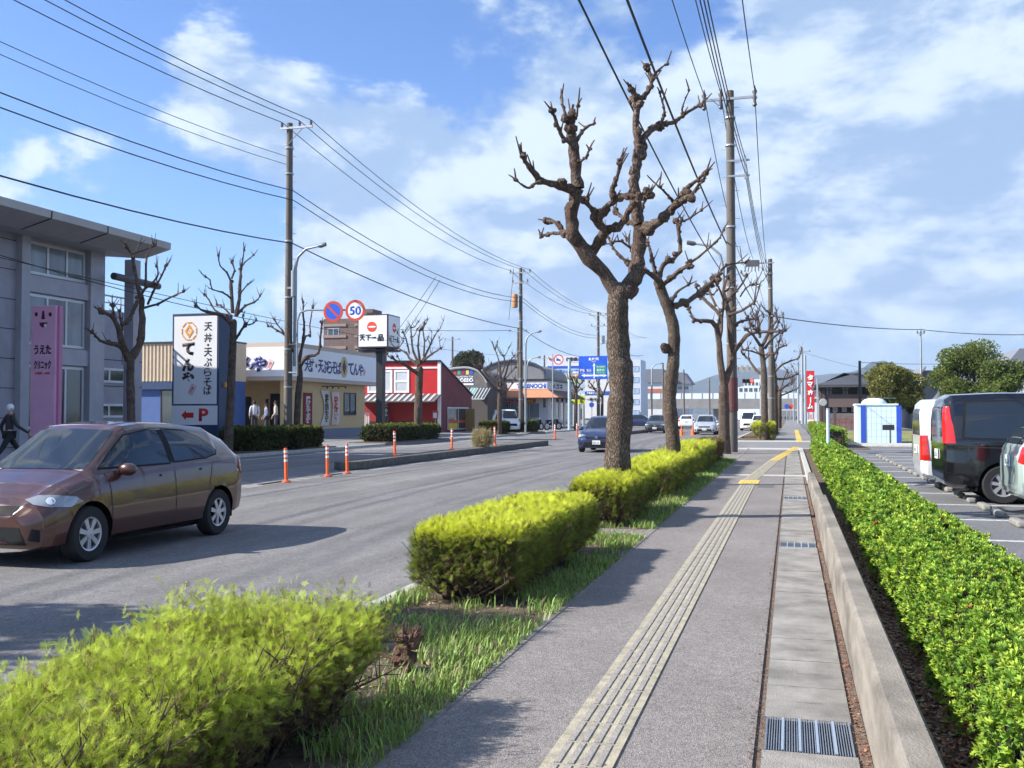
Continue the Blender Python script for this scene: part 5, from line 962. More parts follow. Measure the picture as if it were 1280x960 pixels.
tw = board('slim_white_building', 'narrow tall white building appearing right of the largest trunk', 786, 801, 449.5, 515, 140, mat('bluish_white', (.55, .60, .68), .6, var=.06, scale=.4), [], False, 5, 'building')
for k in range(5): window(tw, (XY(788, 140), 140, 1.2+k*1.55), SOUTH, 1.2, .8, 2, 1, ALU, lb, .05)
board('notice_sign', 'bright yellow-green roadside sign on a white pole below the blue-banded billboard', 722, 731, 494, 505, 118, mat('lime_sign', (.58, .66, .03), .5), [('駐車場', 723, 729, 496, 499, INK), ('P', 725, 728, 500, 504, INK)], True, .15, 'sign')
board('notice_sign', 'smaller lime sign left of the bright yellow-green roadside sign', 711, 719, 499, 506, 121, MATS['lime_sign'], [('店', 713, 717, 501, 504.5, INK)], True, .15, 'sign')
p = P(739.5, 506, Y=116); b = MB(); b.prism([(.3*math.cos(k*.4189), .3*math.sin(k*.4189)) for k in range(15)], p, (1, 0, 0), (0, 0, 1), (0, .05, 0)); o = b.build('round_blue_sign', blu, label='small round blue traffic sign by the white office building', cat='traffic sign'); b = MB(); b.cyl((p.x, p.y+.1, 0), (p.x, p.y+.1, p.z), .05); b.build('pole', STEEL, o)
fence_w = mat('white_barrier', (.66, .70, .74), .4)
Yv = 235; xa, xb = XY(770, Yv), XY(1001, Yv); zt6, zb6 = ZY(880, 498.5, Yv), ZY(880, 511, Yv)
vd = thing('viaduct', 'long grey concrete viaduct with a white noise barrier crossing the street in the distance', 'viaduct', ((xa+xb)/2, Yv, 0))
b = MB(); b.box(xa-40, Yv, zb6, xb+1, Yv+9, zt6); b.build('deck', mat('viaduct_concrete', (.24, .235, .23), .9, var=.15, scale=.5), vd)
b = MB(); b.box(xa-40, Yv+.2, zt6, xb+1, Yv+.35, ZY(880, 491.5, Yv)); b.build('noise_barrier', fence_w, vd)
b = MB(); k = xa-40
while k < xb: b.box(k, Yv+.12, zt6, k+.15, Yv+.199, ZY(880, 490.8, Yv)); k += 2.4
b.build('barrier_posts', STEEL, vd)
for k in range(9): b = MB(); x = xa-30+k*10.5; b.box(x, Yv+2, 0, x+1.4, Yv+7, zb6); b.build('pier', MATS['viaduct_concrete'], vd)
def block(name, label, pa, pb, pt, Y, dep, m, wins=None, band=None, roofm=None, ph=None):
    xa, xb = XY(pa, Y), XY(pb, Y); z1 = ZY((pa+pb)/2, pt, Y); t = thing(name, label, 'building', ((xa+xb)/2, Y+dep/2, 0)); b = MB(); b.box(xa, Y, 0, xb, Y+dep, z1); b.build('wall', m, t)
    if band:
        for a, c, mm in band: b = MB(); b.box(xa-.05, Y-.15, ZY(pa, c, Y), xb+.05, Y-.001, ZY(pa, a, Y)); b.build('facade_band', mm, t)
    if wins:
        a, c, n = wins; z0, zz1 = ZY(pa, c, Y), ZY(pa, a, Y); w = (xb-xa)/n
        for k in range(n): window(t, (xa+w*(k+.15), Y-.0, z0), SOUTH, w*.7, zz1-z0, 2, 1, ALU, GLASS, w*.04)
    if roofm:
        b = MB(); rp = ph or 2; b.prism([(xa-.6, 0), (xb+.6, 0), (xb-1.5, rp), (xa+1.5, rp)], (0, Y-.6, z1), (1, 0, 0), (0, 0, 1), (0, dep+1.2, 0)); b.build('roof', roofm, t)
    return t
groof = mat('grey_roof', (.16, .17, .20), .7)
block('grey_roofed_building', 'white and red-brown grey-roofed building behind the viaduct, left of second trunk', 801, 836, 478, 258, 15, wcl, (474, 478, 5), [(486, 491, mat('brick_red', (.42, .14, .09), .8))], groof, 3.4)
block('small_white_house', 'small white house with a dark hipped roof just right of the second trunk', 838, 862, 480, 262, 10, wcl, (483, 487, 3), None, groof, 3)
block('white_plant_building', 'long white industrial building beyond the viaduct left of the traffic signal', 917, 954, 483, 300, 20, mat('pale_white', (.70, .73, .76), .6), (485, 490, 6))
block('tall_white_building', 'stepped white building beyond the viaduct behind the traffic signal', 930, 953, 474, 330, 20, MATS['pale_white'], (478, 482, 5))
block('low_white_building', 'low distant white building to the right of the fourth tree', 958, 1001, 492, 300, 10, MATS['pale_white'], (494, 498, 6))
block('distant_grey_building', 'distant grey building behind the fifth tree', 975, 990, 486, 310, 10, gr, (488, 492, 3))
block('shop_row_building', 'dark low shop front at the far end of the pavement', 972, 1000, 513, 262, 10, gr, (520, 529, 4), [(504, 512, mat('shop_sign_grey', (.22, .21, .22), .6))])
block('far_white_house', 'pale house among the far rooftops left of the dark house', 1000, 1024, 490, 215, 10, wcl, (498, 503, 3), None, groof, 2)
block('left_shop_building', 'long pale shop row behind the cafe filling the gap at street level', 590, 606, 492, 112, 6, wcl, (500, 508, 2))
# ---- red vertical sign
board('red_banner_sign', 'tall narrow red sign with white vertical katakana in front of the distant mountains', 1008.3, 1018.3, 463.5, 515, 170, RED, [('タマホーム', 1009.8, 1016.8, 467, 512, SIGNW)][:0], True, .3, 'sign')
t = [o for o in COL.objects if o.name == 'red_banner_sign'][0]
for i, ch in enumerate('タマホーム'):
    py = [472, 481, 491, 500, 508][i]
    if ch == 'ー': b = MB(); x, z = XY(1013.3, 170), ZY(1013, py, 170); b.box(x-.09, 169.93, z-.45, x+.09, 169.99, z+.45); b.build('lettering', SIGNW, t)
    else: text(ch, SIGNW, t, Vector((XY(1013.3, 170), 169.98, ZY(1013, py, 170))), SOUTH, .92, .95, .06, thick=.05)
fr = board('model_home_fence', 'red and white advertising hoarding at the foot of the tall red sign', 1001, 1033, 524.5, 530.5, 168, SIGNW, [('', 1004, 1008, 518, 524, mat('pinkish', (.7, .25, .25), .6)), ('', 1012, 1015, 518, 524, MATS['pinkish']), ('タマホーム', 1012, 1026, 525.5, 529.5, RED)], False, .3, 'hoarding')
# ---- dark house
Yd = 100.0; wood = mat('dark_timber', (.085, .06, .058), .7, var=.1, scale=3); hb2 = thing('dark_house', 'dark brown two-storey house with a low hipped roof, balcony and stone lower wall', 'building', (XY(1060, Yd), Yd+5, 0))
xa, xb = XY(1029, Yd), XY(1100, Yd); ze, zr2 = ZY(1050, 481, Yd), ZY(1050, 464, Yd)
b = MB(); b.box(xa, Yd+.8, .03, xb, Yd+10, ze); b.build('wall', wood, hb2)
V = [(xa-.8, Yd-.8, ze), (xb+.8, Yd-.8, ze), (xb+.8, Yd+10.8, ze), (xa-.8, Yd+10.8, ze), (xa+3.4, Yd+4, zr2), (xb-3, Yd+4, zr2)]; b = MB(); b.add(V, [(0, 1, 5, 4), (1, 2, 5), (2, 3, 4, 5), (3, 0, 4), (0, 3, 2, 1)]); b.add([(v[0], v[1], v[2]-.25) if i < 4 else v for i, v in enumerate(V)][:4]+V[:4], [(0, 4, 7, 3), (3, 7, 6, 2), (2, 6, 5, 1), (1, 5, 4, 0), (0, 3, 2, 1)]); b.build('roof', mat('slate_roof', (.06, .062, .07), .6, var=.1, scale=4), hb2)
z0, z1 = ZY(1050, 505, Yd), ZY(1050, 497.5, Yd); b = MB(); b.box(xa-.1, Yd-.2, z0-.3, xb, Yd+.8, z0+.05); b.box(xa-.1, Yd-.2, z0+.05, xb, Yd-.1, z0+.9); b.build('balcony', mat('brown_panel', (.13, .09, .085), .7), hb2)
b = MB(); k = xa
while k < xb: b.box(k, Yd-.18, z0+.9, k+.05, Yd-.12, z0+1.3); k += .25
b.box(xa-.1, Yd-.2, z0+1.3, xb, Yd-.1, z0+1.38); b.build('railing', BLACKM, hb2)
b = MB(); b.box(xa-.15, Yd-.35, .03, xa+.15, Yd-.05, ze-.26); b.box(xb-5.5, Yd-.35, .03, xb-5.2, Yd-.05, ze-.26); b.build('post', wood, hb2)
for px in (1032, 1052.5, 1071): window(hb2, (XY(px, Yd), Yd+.8, z0+.5), SOUTH, XY(px+10, Yd)-XY(px, Yd), ZY(1050, 483, Yd)-z0-.5, 2, 1, BLACKM, GLASS2, .08)
for px in (1040.5, 1052, 1064): window(hb2, (XY(px, Yd), Yd+.8, ZY(1050, 515.5, Yd)), SOUTH, .55, .75, 1, 1, BLACKM, mat('paper_white', (.7, .7, .7), .7), .04)
b = MB(); b.box(xa+.6, Yd-.6, .03, xb, Yd-.38, ZY(1050, 516.5, Yd)); b.build('stone_wall', mat('stone_wall', (.18, .155, .145), .9, col2=(.11, .10, .095), scale=4, bump=.5), hb2)
b = MB(); x0_, x1_ = XY(1035, 92), XY(1086, 92)
for z in (.65, .95): b.box(x0_, 92, z, x1_, 92.06, z+.06)
for k in range(8): x = x0_+(x1_-x0_)*k/7; b.box(x-.04, 91.99, .02, x+.04, 92.07, 1.0)
b.build('red_railing', mat('rail_red', (.28, .03, .03), .6), label='low dark red metal railing in front of the dark house', cat='railing')
# round mirror and posts by the pavement
p = P(1029, 503, D=62); t = thing('traffic_mirror', 'round pale traffic mirror on a white pole, seen from behind, left of the dark house', 'traffic mirror', (p.x-.3, p.y, 0)); b = MB(); b.lathe([(0, 0), (.21, .0), (.235, .03), (.20, .06), (0, .10)], (p.x, p.y, p.z), 'Y', 24); b.build('mirror', mat('mirror_back', (.34, .35, .35), .6), t, True); b = MB(); q = P(1022, 500, D=62); b.cyl((q.x, q.y+.2, 0), (q.x, q.y+.2, ZY(1022, 473, q.y)), .05); b.tube([(q.x, q.y+.2, p.z), (p.x, p.y+.1, p.z)], .025, 6); b.build('pole', STEEL, t)
p = P(1035.3, 553, Z=.68); b = MB(); b.cyl((p.x, p.y, 0), (p.x, p.y, 1.62), .048); o = b.build('marker_post', mat('pale_blue_paint', (.50, .62, .72), .4), label='pale blue metal post standing in the hedge beside the pavement', cat='post', smooth=True); b = MB(); b.cyl((p.x, p.y, 1.62), (p.x, p.y, 1.66), .054); b.build('cap', STEEL, o)
p = P(1044, 540, D=66); b = MB(); b.box(p.x-.09, p.y, 0, p.x+.09, p.y+.15, ZY(1044, 513, p.y)); o = b.build('timber_post', wood, label='dark square timber post beside the pale blue post', cat='post')
p = P(1018, 540, D=95); b = MB(); b.cyl((p.x, p.y, 0), (p.x, p.y, .9), .06); b.build('bollard', ORANGE, label='small orange bollard at the far end of the hedge', cat='bollard')
# ---- pale blue shed
Yd = YX(1074, 5.0); skyb = mat('shed_pale_blue', (.62, .76, .84), .7, var=.04, scale=2); cob = mat('shed_cobalt', (.03, .08, .48), .5)
p0, p1 = P(1074, 554.7, Z=.03), P(1126, 551.5, Z=.03); Ysd = (p0.y+p1.y)/2-1; xa, xb = XY(1071, Ysd), XY(1121.5, Ysd); zt7 = ZY(1095, 506.5, Ysd)
sh = thing('garden_shed', 'pale blue block shed with cobalt corner stripes and a shallow domed roof on the lawn', 'shed', ((xa+xb)/2, Ysd+1, .03))
b = MB(); b.box(xa, Ysd, .03, xb, Ysd+2.4, zt7); b.build('wall', skyb, sh)
b = MB(); b.box(xa-.05, Ysd-.05, zt7, xb+.05, Ysd+2.45, zt7+.08); b.build('coping', skyb, sh)
b = MB()
for xx in (xa+.18, xb-.05): b.box(xx, Ysd-.03, .03, xx+.24, Ysd-.001, zt7-.02)
b.box(xb+.001, Ysd+.3, .03, xb+.03, Ysd+.9, zt7-.02); b.build('corner_stripe', cob, sh)
b = MB()
for k in range(1, 8): z = .03+k*.32; b.box(xa+.44, Ysd-.004, z, xb-.07, Ysd-.001, z+.012)
for k in range(1, 6): x = xa+.44+k*(xb-xa-.5)/6; b.box(x, Ysd-.0045, .05, x+.012, Ysd-.001, zt7-.05)
b.build('block_joint', mat('joint_blue', (.38, .53, .64), .8), sh)
b = MB(); c = (xa+xb)/2-.05; w = (xb-xa)*.33; hh = ZY(1095, 497, Ysd)-zt7-.08; b.lathe([(w, 0), (w*.92, hh*.4), (w*.7, hh*.75), (w*.35, hh*.95), (0, hh)], (c, Ysd+1.2, zt7+.08), 'Z', 24); b.build('domed_roof', mat('dome_white', (.66, .74, .76), .6), sh, True)
p = P(1110.5, 553.5, Z=.03); ns = thing('notice_board', 'small black notice board on a post in front of the pale blue shed', 'sign', (p.x, p.y-1, .03)); b = MB(); b.box(p.x-.03, p.y-1.03, .03, p.x+.03, p.y-.97, ZY(1110, 535, p.y-1)); b.build('post', BLACKM, ns); b = MB(); b.box(XY(1102.5, p.y-1), p.y-1.08, ZY(1110, 537.5, p.y-1), XY(1117.5, p.y-1), p.y-1.031, ZY(1110, 531, p.y-1)); b.build('board', BLACKM, ns)
# ---- slanted roof house and neighbours
Yq = 104.0; t = thing('slant_roof_house', 'grey house with a steep single-slope roof between the two green trees', 'building', (XY(1155, Yq), Yq+4, 0)); xa, xb = XY(1137, Yq), XY(1172, Yq); zl, zh = ZY(1150, 492, Yq), ZY(1150, 463, Yq)
b = MB(); b.prism([(xa, .03), (xb, .03), (xb, zh), (xb-1.2, zh), (xa, zl)], (0, Yq, 0), (1, 0, 0), (0, 0, 1), (0, 8, 0)); b.build('wall', mat('house_grey', (.34, .34, .37), .7), t); b = MB(); b.prism([(xa-.6, zl-.2), (xb-1.1, zh+.15), (xb-1.1, zh+.4), (xa-.6, zl+.05)], (0, Yq-.8, 0), (1, 0, 0), (0, 0, 1), (0, 9.5, 0)); b.build('roof', groof, t); window(t, (xa+.6, Yq, 1.2), SOUTH, 2.2, 1.6, 4, 3, WHITE, GLASS2, .06)
block('right_edge_house', 'white house with dark windows at the right edge beyond the large green tree', 1255, 1330, 466, 118, 10, wcl, (478, 488, 6), None, groof, 2.6)
# ================================================================ poles, lamps, traffic signs, cables
ins_m = mat('insulator', (.10, .09, .09), .35); rust = mat('rusty_transformer', (.42, .20, .08), .7, var=.25, scale=8); lampm = mat('lamp_grey', (.30, .33, .35), .45, .3)
def util_pole(label, x, y, z, arms, r=.16, base=0, extra=None, lean=0, band=True):
    t = thing('utility_pole', label, 'utility pole', (x, y, base)); b = MB(); b.tube([(x, y, base-.1), (x+lean/2, y, base+(z-base)/2), (x+lean, y, z)], [r*1.15, r*.97, r*.8], 16); b.build('pole', POLEC, t, True)
    for za, x0, x1, ins, dy in arms:
        b = MB(); b.box(x+x0, y-.16-.045, za-.045, x+x1, y-.16+.045, za+.045); b.tube([(x, y-.16, za-.7), (x+(x1*.6 if abs(x1) > abs(x0) else x0*.6), y-.16, za-.04)], .02, 5); a = b.build('crossarm', STEEL, t)
        for xi in ins: b = MB(); b.lathe([(.03, 0), (.065, .03), (.035, .08), (.07, .11), (.035, .16), (.06, .19), (.0, .25)], (x+xi, y-.16, za+.045), 'Z', 10); b.build('insulator', ins_m, a, True)
    b = MB(); k = base+1.8; i = 0
    while k < z-.6: s = 1 if i % 2 else -1; b.tube([(x, y+s*.1, k), (x+s*.0+.0, y+s*(.1+r+.12), k)], .012, 5); b.tube([(x+s*(r*.8), y, k+.2), (x+s*(r+.16), y, k+.2)], .012, 5); k += .55; i += 1
    b.build('climbing_pegs', STEEL, t)
    if band:
        for zz in (2.6, 4.2, 6.4, 8.8, z-2.2, z-1.1): b = MB(); b.lathe([(r*1.13, zz), (r*1.13, zz+.06)], (x, y, 0), 'Z', 16); b.build('steel_band', STEEL, t)
    return t
XPL = -20.5
yp1, yp2, yp3 = YX(360, XPL), YX(651, XPL), YX(748, XPL)
zP = [ZX(360, 153, XPL), ZX(651, 335, XPL), ZX(748, 390, XPL)]
u1 = util_pole('tall concrete utility pole on the left carrying the round no-parking and speed signs', XPL, yp1, zP[0], [(zP[0]-.25, -.35, 1.15, (-.28, .55, 1.08), 0)])
u2 = util_pole('second left utility pole in front of the orange-roofed shop, with a rusty transformer', XPL, yp2, zP[1], [(zP[1]-.4, -.9, .9, (-.8, .3, .8), 0), (zP[1]-1.2, -.7, .7, (-.6, .6), 0)])
b = MB(); q = Vector((XPL-.42, yp2-.25, 0)); b.lathe([(.0, zP[1]-3.2), (.24, zP[1]-3.15), (.25, zP[1]-2.2), (.2, zP[1]-2.1), (0, zP[1]-2.05)], q, 'Z', 14); b.build('transformer', rust, u2, True)
u3 = util_pole('third left utility pole rising behind the big blue road sign', XPL, yp3, zP[2], [(zP[2]-.4, -1.0, 1.0, (-.9, .3, .9), 0), (zP[2]-1.6, -.8, .8, (-.7, .7), 0)], r=.17)
b = MB(); b.lathe([(.0, 0), (.28, .05), (.28, .9), (0, 1)], (XPL+.5, yp3-.2, zP[2]-3.6), 'Z', 12); b.build('transformer', STEEL, u3, True)
# right hand poles
XR1 = -2.2; D1 = YX(915, XR1); zR1 = ZX(914, 122, XR1)
r1 = util_pole('tall concrete utility pole on the right between the third pair of tree stems', XR1, D1, zR1, [(zR1-.35, -1.05, 1.05, (), 0)], r=.185)
for xi in (-1.0, -.35, .95):
    b = MB(); b.lathe([(.03, -.35), (.09, -.28), (.05, -.1), (.09, 0), (.05, .12), (.10, .25), (.04, .4), (.02, .5)], (XR1+xi, D1-.16, zR1-.40), 'Z', 10); b.build('insulator', ins_m, r1, True)
b = MB()
for zz in (zR1-2.9, zR1-3.5): b.box(XR1-.1, D1-.4, zz, XR1+.75, D1-.32, zz+.07)
b.box(XR1+.55, D1-.45, zR1-3.6, XR1+.62, D1-.3, zR1-2.7); b.build('bracket', STEEL, r1)
b = MB(); b.lathe([(.235, 1.6), (.225, 2.9)], (XR1, D1, 0), 'Z', 16); b.build('warning_sleeve', mat('sleeve_red', (.13, .04, .04), .6), r1)
XR2 = -1.35; D2 = YX(964, XR2); zR2 = ZX(964, 334, XR2)
r2 = util_pole('second right utility pole with switch gear, standing behind the fourth bare tree', XR2, D2, zR2, [(zR2-.3, -2.1, .3, (-2.0, -1.2, -.3), 0), (zR2-4.2, -.7, 1.0, (-.6, .9), 0)], r=.19)
b = MB(); b.box(XR2-1.75, D2-.5, zR2-.55, XR2-.75, D2-.2, zR2-.1)
for k in range(5): b.tube([(XR2-1.7+k*.22, D2-.5, zR2-.5), (XR2-1.8+k*.25, D2-.6, zR2-.95)], .04, 5)
b.build('switch_gear', ins_m, r2)
def plain_pole(label, px, pt, D, r=.12, arm=0, name='utility_pole', m=POLEC, cat='utility pole', base=0):
    p = P(px, 520, D=D); z = ZY(px, pt, p.y); t = thing(name, label, cat, (p.x, p.y, base)); b = MB(); b.tube([(p.x, p.y, base-.1), (p.x, p.y, z)], [r*1.1, r*.8], 10); b.build('pole', m, t, True)
    if arm: b = MB(); b.box(p.x-arm, p.y-.2, z-.5, p.x+arm, p.y-.12, z-.4); a = b.build('crossarm', STEEL, t); b = MB(); [b.lathe([(.05, 0), (.09, .1), (0, .25)], (p.x+s*arm*.85, p.y-.16, z-.4), 'Z', 8) for s in (-1, 0, 1)]; b.build('insulator', ins_m, a)
    return t, p, z
pb1 = plain_pole('thin distant utility pole above the dark treetop behind the red building', 565.5, 421, 150, .17, 1.3)
plain_pole('thin utility pole just left of the second left pole', 648, 410, 120, .2, 1.2)
plain_pole('distant pole between the hall roof and the round truck sign', 680.5, 444, 140, .14, .8)
plain_pole('thin distant pole left of the second tree trunk', 829, 453.5, 200, .2)
plain_pole('thin distant pole just right of the second tree trunk', 855, 462, 210, .2)
plain_pole('faint pole above the viaduct barrier between the trunks', 887, 472, 225, .2, .6)
a1 = plain_pole('thin steel pole with crossarms, tallest of the cluster beside the tall red sign', 1003, 436, 150, .22, 1.3, m=STEEL)
plain_pole('slim steel pole just left of the tall red sign', 998, 452, 155, .18, .7, m=STEEL)
plain_pole('slim grey pole immediately left of the red katakana sign', 1007, 444, 148, .2, m=STEEL)
plain_pole('slim grey pole right of the red katakana sign', 1022, 474, 110, .09, m=STEEL, name='steel_post', cat='post')
plain_pole('distant pole with crossarms left of the steel pole cluster', 992, 478, 200, .16, .8, m=STEEL)
a2 = plain_pole('light steel cable pole rising between the two round green trees', 1152, 411, 95, .11, .35, m=STEEL)
plain_pole('dark square-topped pole beside the dark house', 1075.3, 451, 74, .12, 0, m=BLACKM, name='dark_pole', cat='pole')
plain_pole('thin pole at the right edge above the white house', 1271, 452, 112, .12, 0)
def lamp(label, px, D, pt, tip, hp, r=.07, parent=None, x=None):
    """street lamp with a curved arm; tip = pixel of the lantern"""
    p = P(px, 520, D=D) if x is None else x; z = ZY(px, pt, p.y); q = P(tip[0], tip[1], Y=p.y); t = thing('street_lamp', label, 'street lamp', (p.x, p.y, 0)); b = MB()
    z1 = z-1.0; h = q-Vector((p.x, p.y, z1)); b.tube([(p.x, p.y, hp), (p.x, p.y, z1), (p.x+h.x*.08, p.y, z1+h.z*.5), (p.x+h.x*.35, p.y, z1+h.z*.86), (p.x+h.x*.8, p.y, q.z-.03)], [r, r*.9, r*.75, r*.65, r*.5], 9); b.build('pole', lampm, t, True)
    b = MB(); b.tube([(p.x+h.x*.74, p.y, q.z-.05), (p.x+h.x*.8, p.y, q.z-.03), (q.x-h.x*.02, q.y, q.z+.03), (q.x, q.y, q.z+.03)], [.05, .10, .09, .03], 8); b.build('lantern', mat('lantern_dark', (.12, .13, .13), .4), t, True)
    return t, p
lamp('curved street lamp clamped to the tall left utility pole', 368, 42.3, 306, (408, 306), 3.5, .08); 
b = MB(); p = P(369, 355, D=42.3); b.cyl((p.x, p.y-.1, p.z-.55), (p.x, p.y-.1, p.z+.55), .13); b.box(p.x-.35, p.y-.05, p.z-.2, p.x, p.y+.05, p.z-.12); t_ = [o for o in COL.objects if o.name == 'street_lamp'][0]; b.build('control_box', lampm, t_, True)
lamp('curved street lamp beside the tall right utility pole, arm over the road', 905, 38.5, 303, (858, 304), 5.5, .075)
lamp('slim curved street lamp right of the second left utility pole', 657, 78, 415, (677, 414), 0, .09)
lamp('small curved street lamp left of the round truck sign', 659, 110, 447, (676, 446), 0, .10)
lamp('distant pale street lamp in front of the grey-roofed building', 815, 160, 454, (829, 454), 0, .13)
# round signs on the pole arm
XS = XPL+.05; ysg = yp1-.35; ringm = mat('sign_ring_red', (.62, .07, .03), .45); sblue = mat('traffic_blue', (.02, .11, .62), .45)
ar = thing('sign_bracket', 'curved grey steel arm holding two round traffic signs out from the tall utility pole', 'bracket', (P(371, 470, Y=ysg).x, ysg, 3))
b = MB(); b.tube([P(361, 466, Y=ysg+.2), P(371.5, 466, Y=ysg+.2)], .04, 6); b.tube([P(361, 431, Y=ysg+.2), P(371.5, 430, Y=ysg+.2)], .04, 6)
b.tube([P(371.5, 437, Y=ysg+.1), P(371.5, 470, Y=ysg+.1)][::-1]+[P(371.5, 402, Y=ysg+.1), P(375, 391, Y=ysg+.1), P(384, 387.5, Y=ysg+.1), P(400, 387.5, Y=ysg+.1), P(450, 387.5, Y=ysg+.1)], .04, 8); b.build('arm', lampm, ar, True)
def disc(c, r, m, parent, n, face, nm, d=.012, sx=1):
    u, v, nn = face; b = MB(); b.prism([(r*math.cos(2*math.pi*k/36)*sx, r*math.sin(2*math.pi*k/36)) for k in range(36)], Vector(c)+nn*n, u, v, nn*d); return b.build(nm, m, parent)
def ring(c, r0, r1, m, parent, n, face, nm, d=.008):
    u, v, nn = face; b = MB()
    for k in range(36):
        a, e = 2*math.pi*k/36, 2*math.pi*(k+1)/36; b.prism([(r0*math.cos(a), r0*math.sin(a)), (r1*math.cos(a), r1*math.sin(a)), (r1*math.cos(e), r1*math.sin(e)), (r0*math.cos(e), r0*math.sin(e))], Vector(c)+nn*n, u, v, nn*d)
    return b.build(nm, m, parent)
for px, py, kind_ in ((416.5, 389.5, 'np'), (444, 388, '50')):
    c = P(px, py, Y=ysg); rr_ = .44; t = thing('round_traffic_sign', 'round blue no-parking sign with a red slash and rim' if kind_ == 'np' else 'round white speed limit sign reading 50 with a red rim', 'traffic sign', c)
    b = MB(); b.prism([(rr_*math.cos(2*math.pi*k/36), rr_*math.sin(2*math.pi*k/36)) for k in range(36)], c+Vector((0, .03, 0)), (1, 0, 0), (0, 0, 1), (0, -.02, 0)); b.build('plate', STEEL, t)
    disc(c, rr_*.78, sblue if kind_ == 'np' else SIGNW, t, -.009, SOUTH, 'face'); ring(c, rr_*.76, rr_, ringm, t, -.008, SOUTH, 'red_rim', .016)
    if kind_ == 'np': b = MB(); u2 = Vector((1, 0, -1)).normalized(); v2 = Vector((1, 0, 1)).normalized(); b.prism([(-rr_*.8, -.045), (rr_*.8, -.045), (rr_*.8, .045), (-rr_*.8, .045)], c+Vector((0, -.005, 0)), u2, v2, (0, -.006, 0)); b.build('slash', ringm, t)
    else: text('50', sblue, t, c+Vector((0, -.004, 0)), SOUTH, .50, .36, .02, thick=.008)
# big blue guide sign
Yg2 = YX(711, -19.6); xp = XY(711.3, Yg2); zt8 = ZY(711, 449, Yg2); gs = thing('road_guide_sign', 'large blue direction sign with white arrows on a pale cantilever pole over the far lane', 'traffic sign', (xp, Yg2, 0))
b = MB(); b.tube([(xp, Yg2+.2, 0), (xp, Yg2+.2, zt8)], [.17, .14], 14); b.build('pole', mat('pole_pale_blue', (.42, .52, .56), .4, .2), gs, True)
b = MB()
for py in (452.5, 465.5): z = ZY(715, py, Yg2); b.tube([(xp, Yg2+.2, z), (XY(740, Yg2), Yg2+.2, z)], .06, 8)
b.build('arm', WHITE, gs)
xa, xb = XY(723.5, Yg2), XY(759.3, Yg2); z1, z0 = ZY(741, 445, Yg2), ZY(741, 474, Yg2); b = MB(); b.box(xa, Yg2, z0, xb, Yg2+.06, z1); bd = b.build('board', sblue, gs)
def g2(px, py): return Vector((XY(px, Yg2), Yg2-.001, ZY(px, py, Yg2)))
def bar2(a, c, e, f, m=SIGNW, nm='arrow'): A, B = g2(a, e), g2(c, f); b = MB(); b.box(A.x, Yg2-.02, B.z, B.x, Yg2-.0015, A.z); return b.build(nm, m, bd)
bar2(742, 743.6, 457, 473); b = MB(); c = g2(742.8, 455.6); b.prism([(-.14, -.14), (.14, -.14), (0, .16)], c, (1, 0, 0), (0, 0, 1), (0, -.019, 0)); b.build('arrow', SIGNW, bd)
bar2(731, 741.9, 468.4, 470.4); bar2(743.7, 755, 468.4, 470.4)
for px, s in ((729, -1), (756.5, 1)): b = MB(); c = g2(px, 469.4); b.prism([(s*.18, 0), (-s*.16, .15), (-s*.16, -.15)], c, (1, 0, 0), (0, 0, 1), (0, -.019, 0)); b.build('arrow', SIGNW, bd)
bar2(744.8, 757.5, 456.5, 467.2, mat('sign_green', (.02, .30, .24), .45), 'expressway_panel')
text('高知駅', SIGNW, bd, g2(742.5, 449), SOUTH, .95, .28, .02); text('Kochi Sta.', SIGNW, bd, g2(742.5, 452), SOUTH, .42, .09, .01); text('南国', SIGNW, bd, g2(728, 463), SOUTH, .44, .26, .02); text('桂浜', SIGNW, bd, g2(736.5, 463), SOUTH, .44, .26, .02); text('Nankoku', SIGNW, bd, g2(728, 466.3), SOUTH, .42, .08); text('Katsurahama', SIGNW, bd, g2(736.5, 466.3), SOUTH, .46, .08)
text('高知自動車道', SIGNW, bd, g2(751.2, 458.7)+Vector((0, -.0205, 0)), SOUTH, .72, .12, .01); text('高知IC', SIGNW, bd, g2(751.2, 462.7)+Vector((0, -.0205, 0)), SOUTH, .70, .22, .02); text('Kochi IC', SIGNW, bd, g2(751.2, 466)+Vector((0, -.0205, 0)), SOUTH, .6, .08)
c = P(698.3, 449.5, Y=Yg2-6); t = thing('round_traffic_sign', 'round white prohibition sign with red rim and slash left of the blue road sign', 'traffic sign', (c.x, c.y, 0)); b = MB(); b.cyl((P(690.5, 449, Y=c.y).x, c.y+.1, 0), (P(690.5, 449, Y=c.y).x, c.y+.1, c.z+.5), .05); b.tube([(P(690.5, 449, Y=c.y).x, c.y+.1, c.z), (c.x, c.y+.05, c.z)], .03, 6); b.build('pole', STEEL, t)
rr_ = .44; disc(c, rr_*.8, SIGNW, t, 0, SOUTH, 'face'); ring(c, rr_*.78, rr_, ringm, t, .001, SOUTH, 'red_rim', .016); b = MB(); b.prism([(-.33, -.03), (.33, -.03), (.33, .03), (-.33, .03)], c+Vector((0, -.014, 0)), Vector((1, 0, -1)).normalized(), Vector((1, 0, 1)).normalized(), (0, -.004, 0)); b.build('slash', ringm, t); b = MB(); b.box(c.x-.2, c.y-.018, c.z-.12, c.x+.02, c.y-.0125, c.z+.1); b.box(c.x+.04, c.y-.018, c.z-.12, c.x+.17, c.y-.0125, c.z+.03); b.build('truck_symbol', sblue, t)
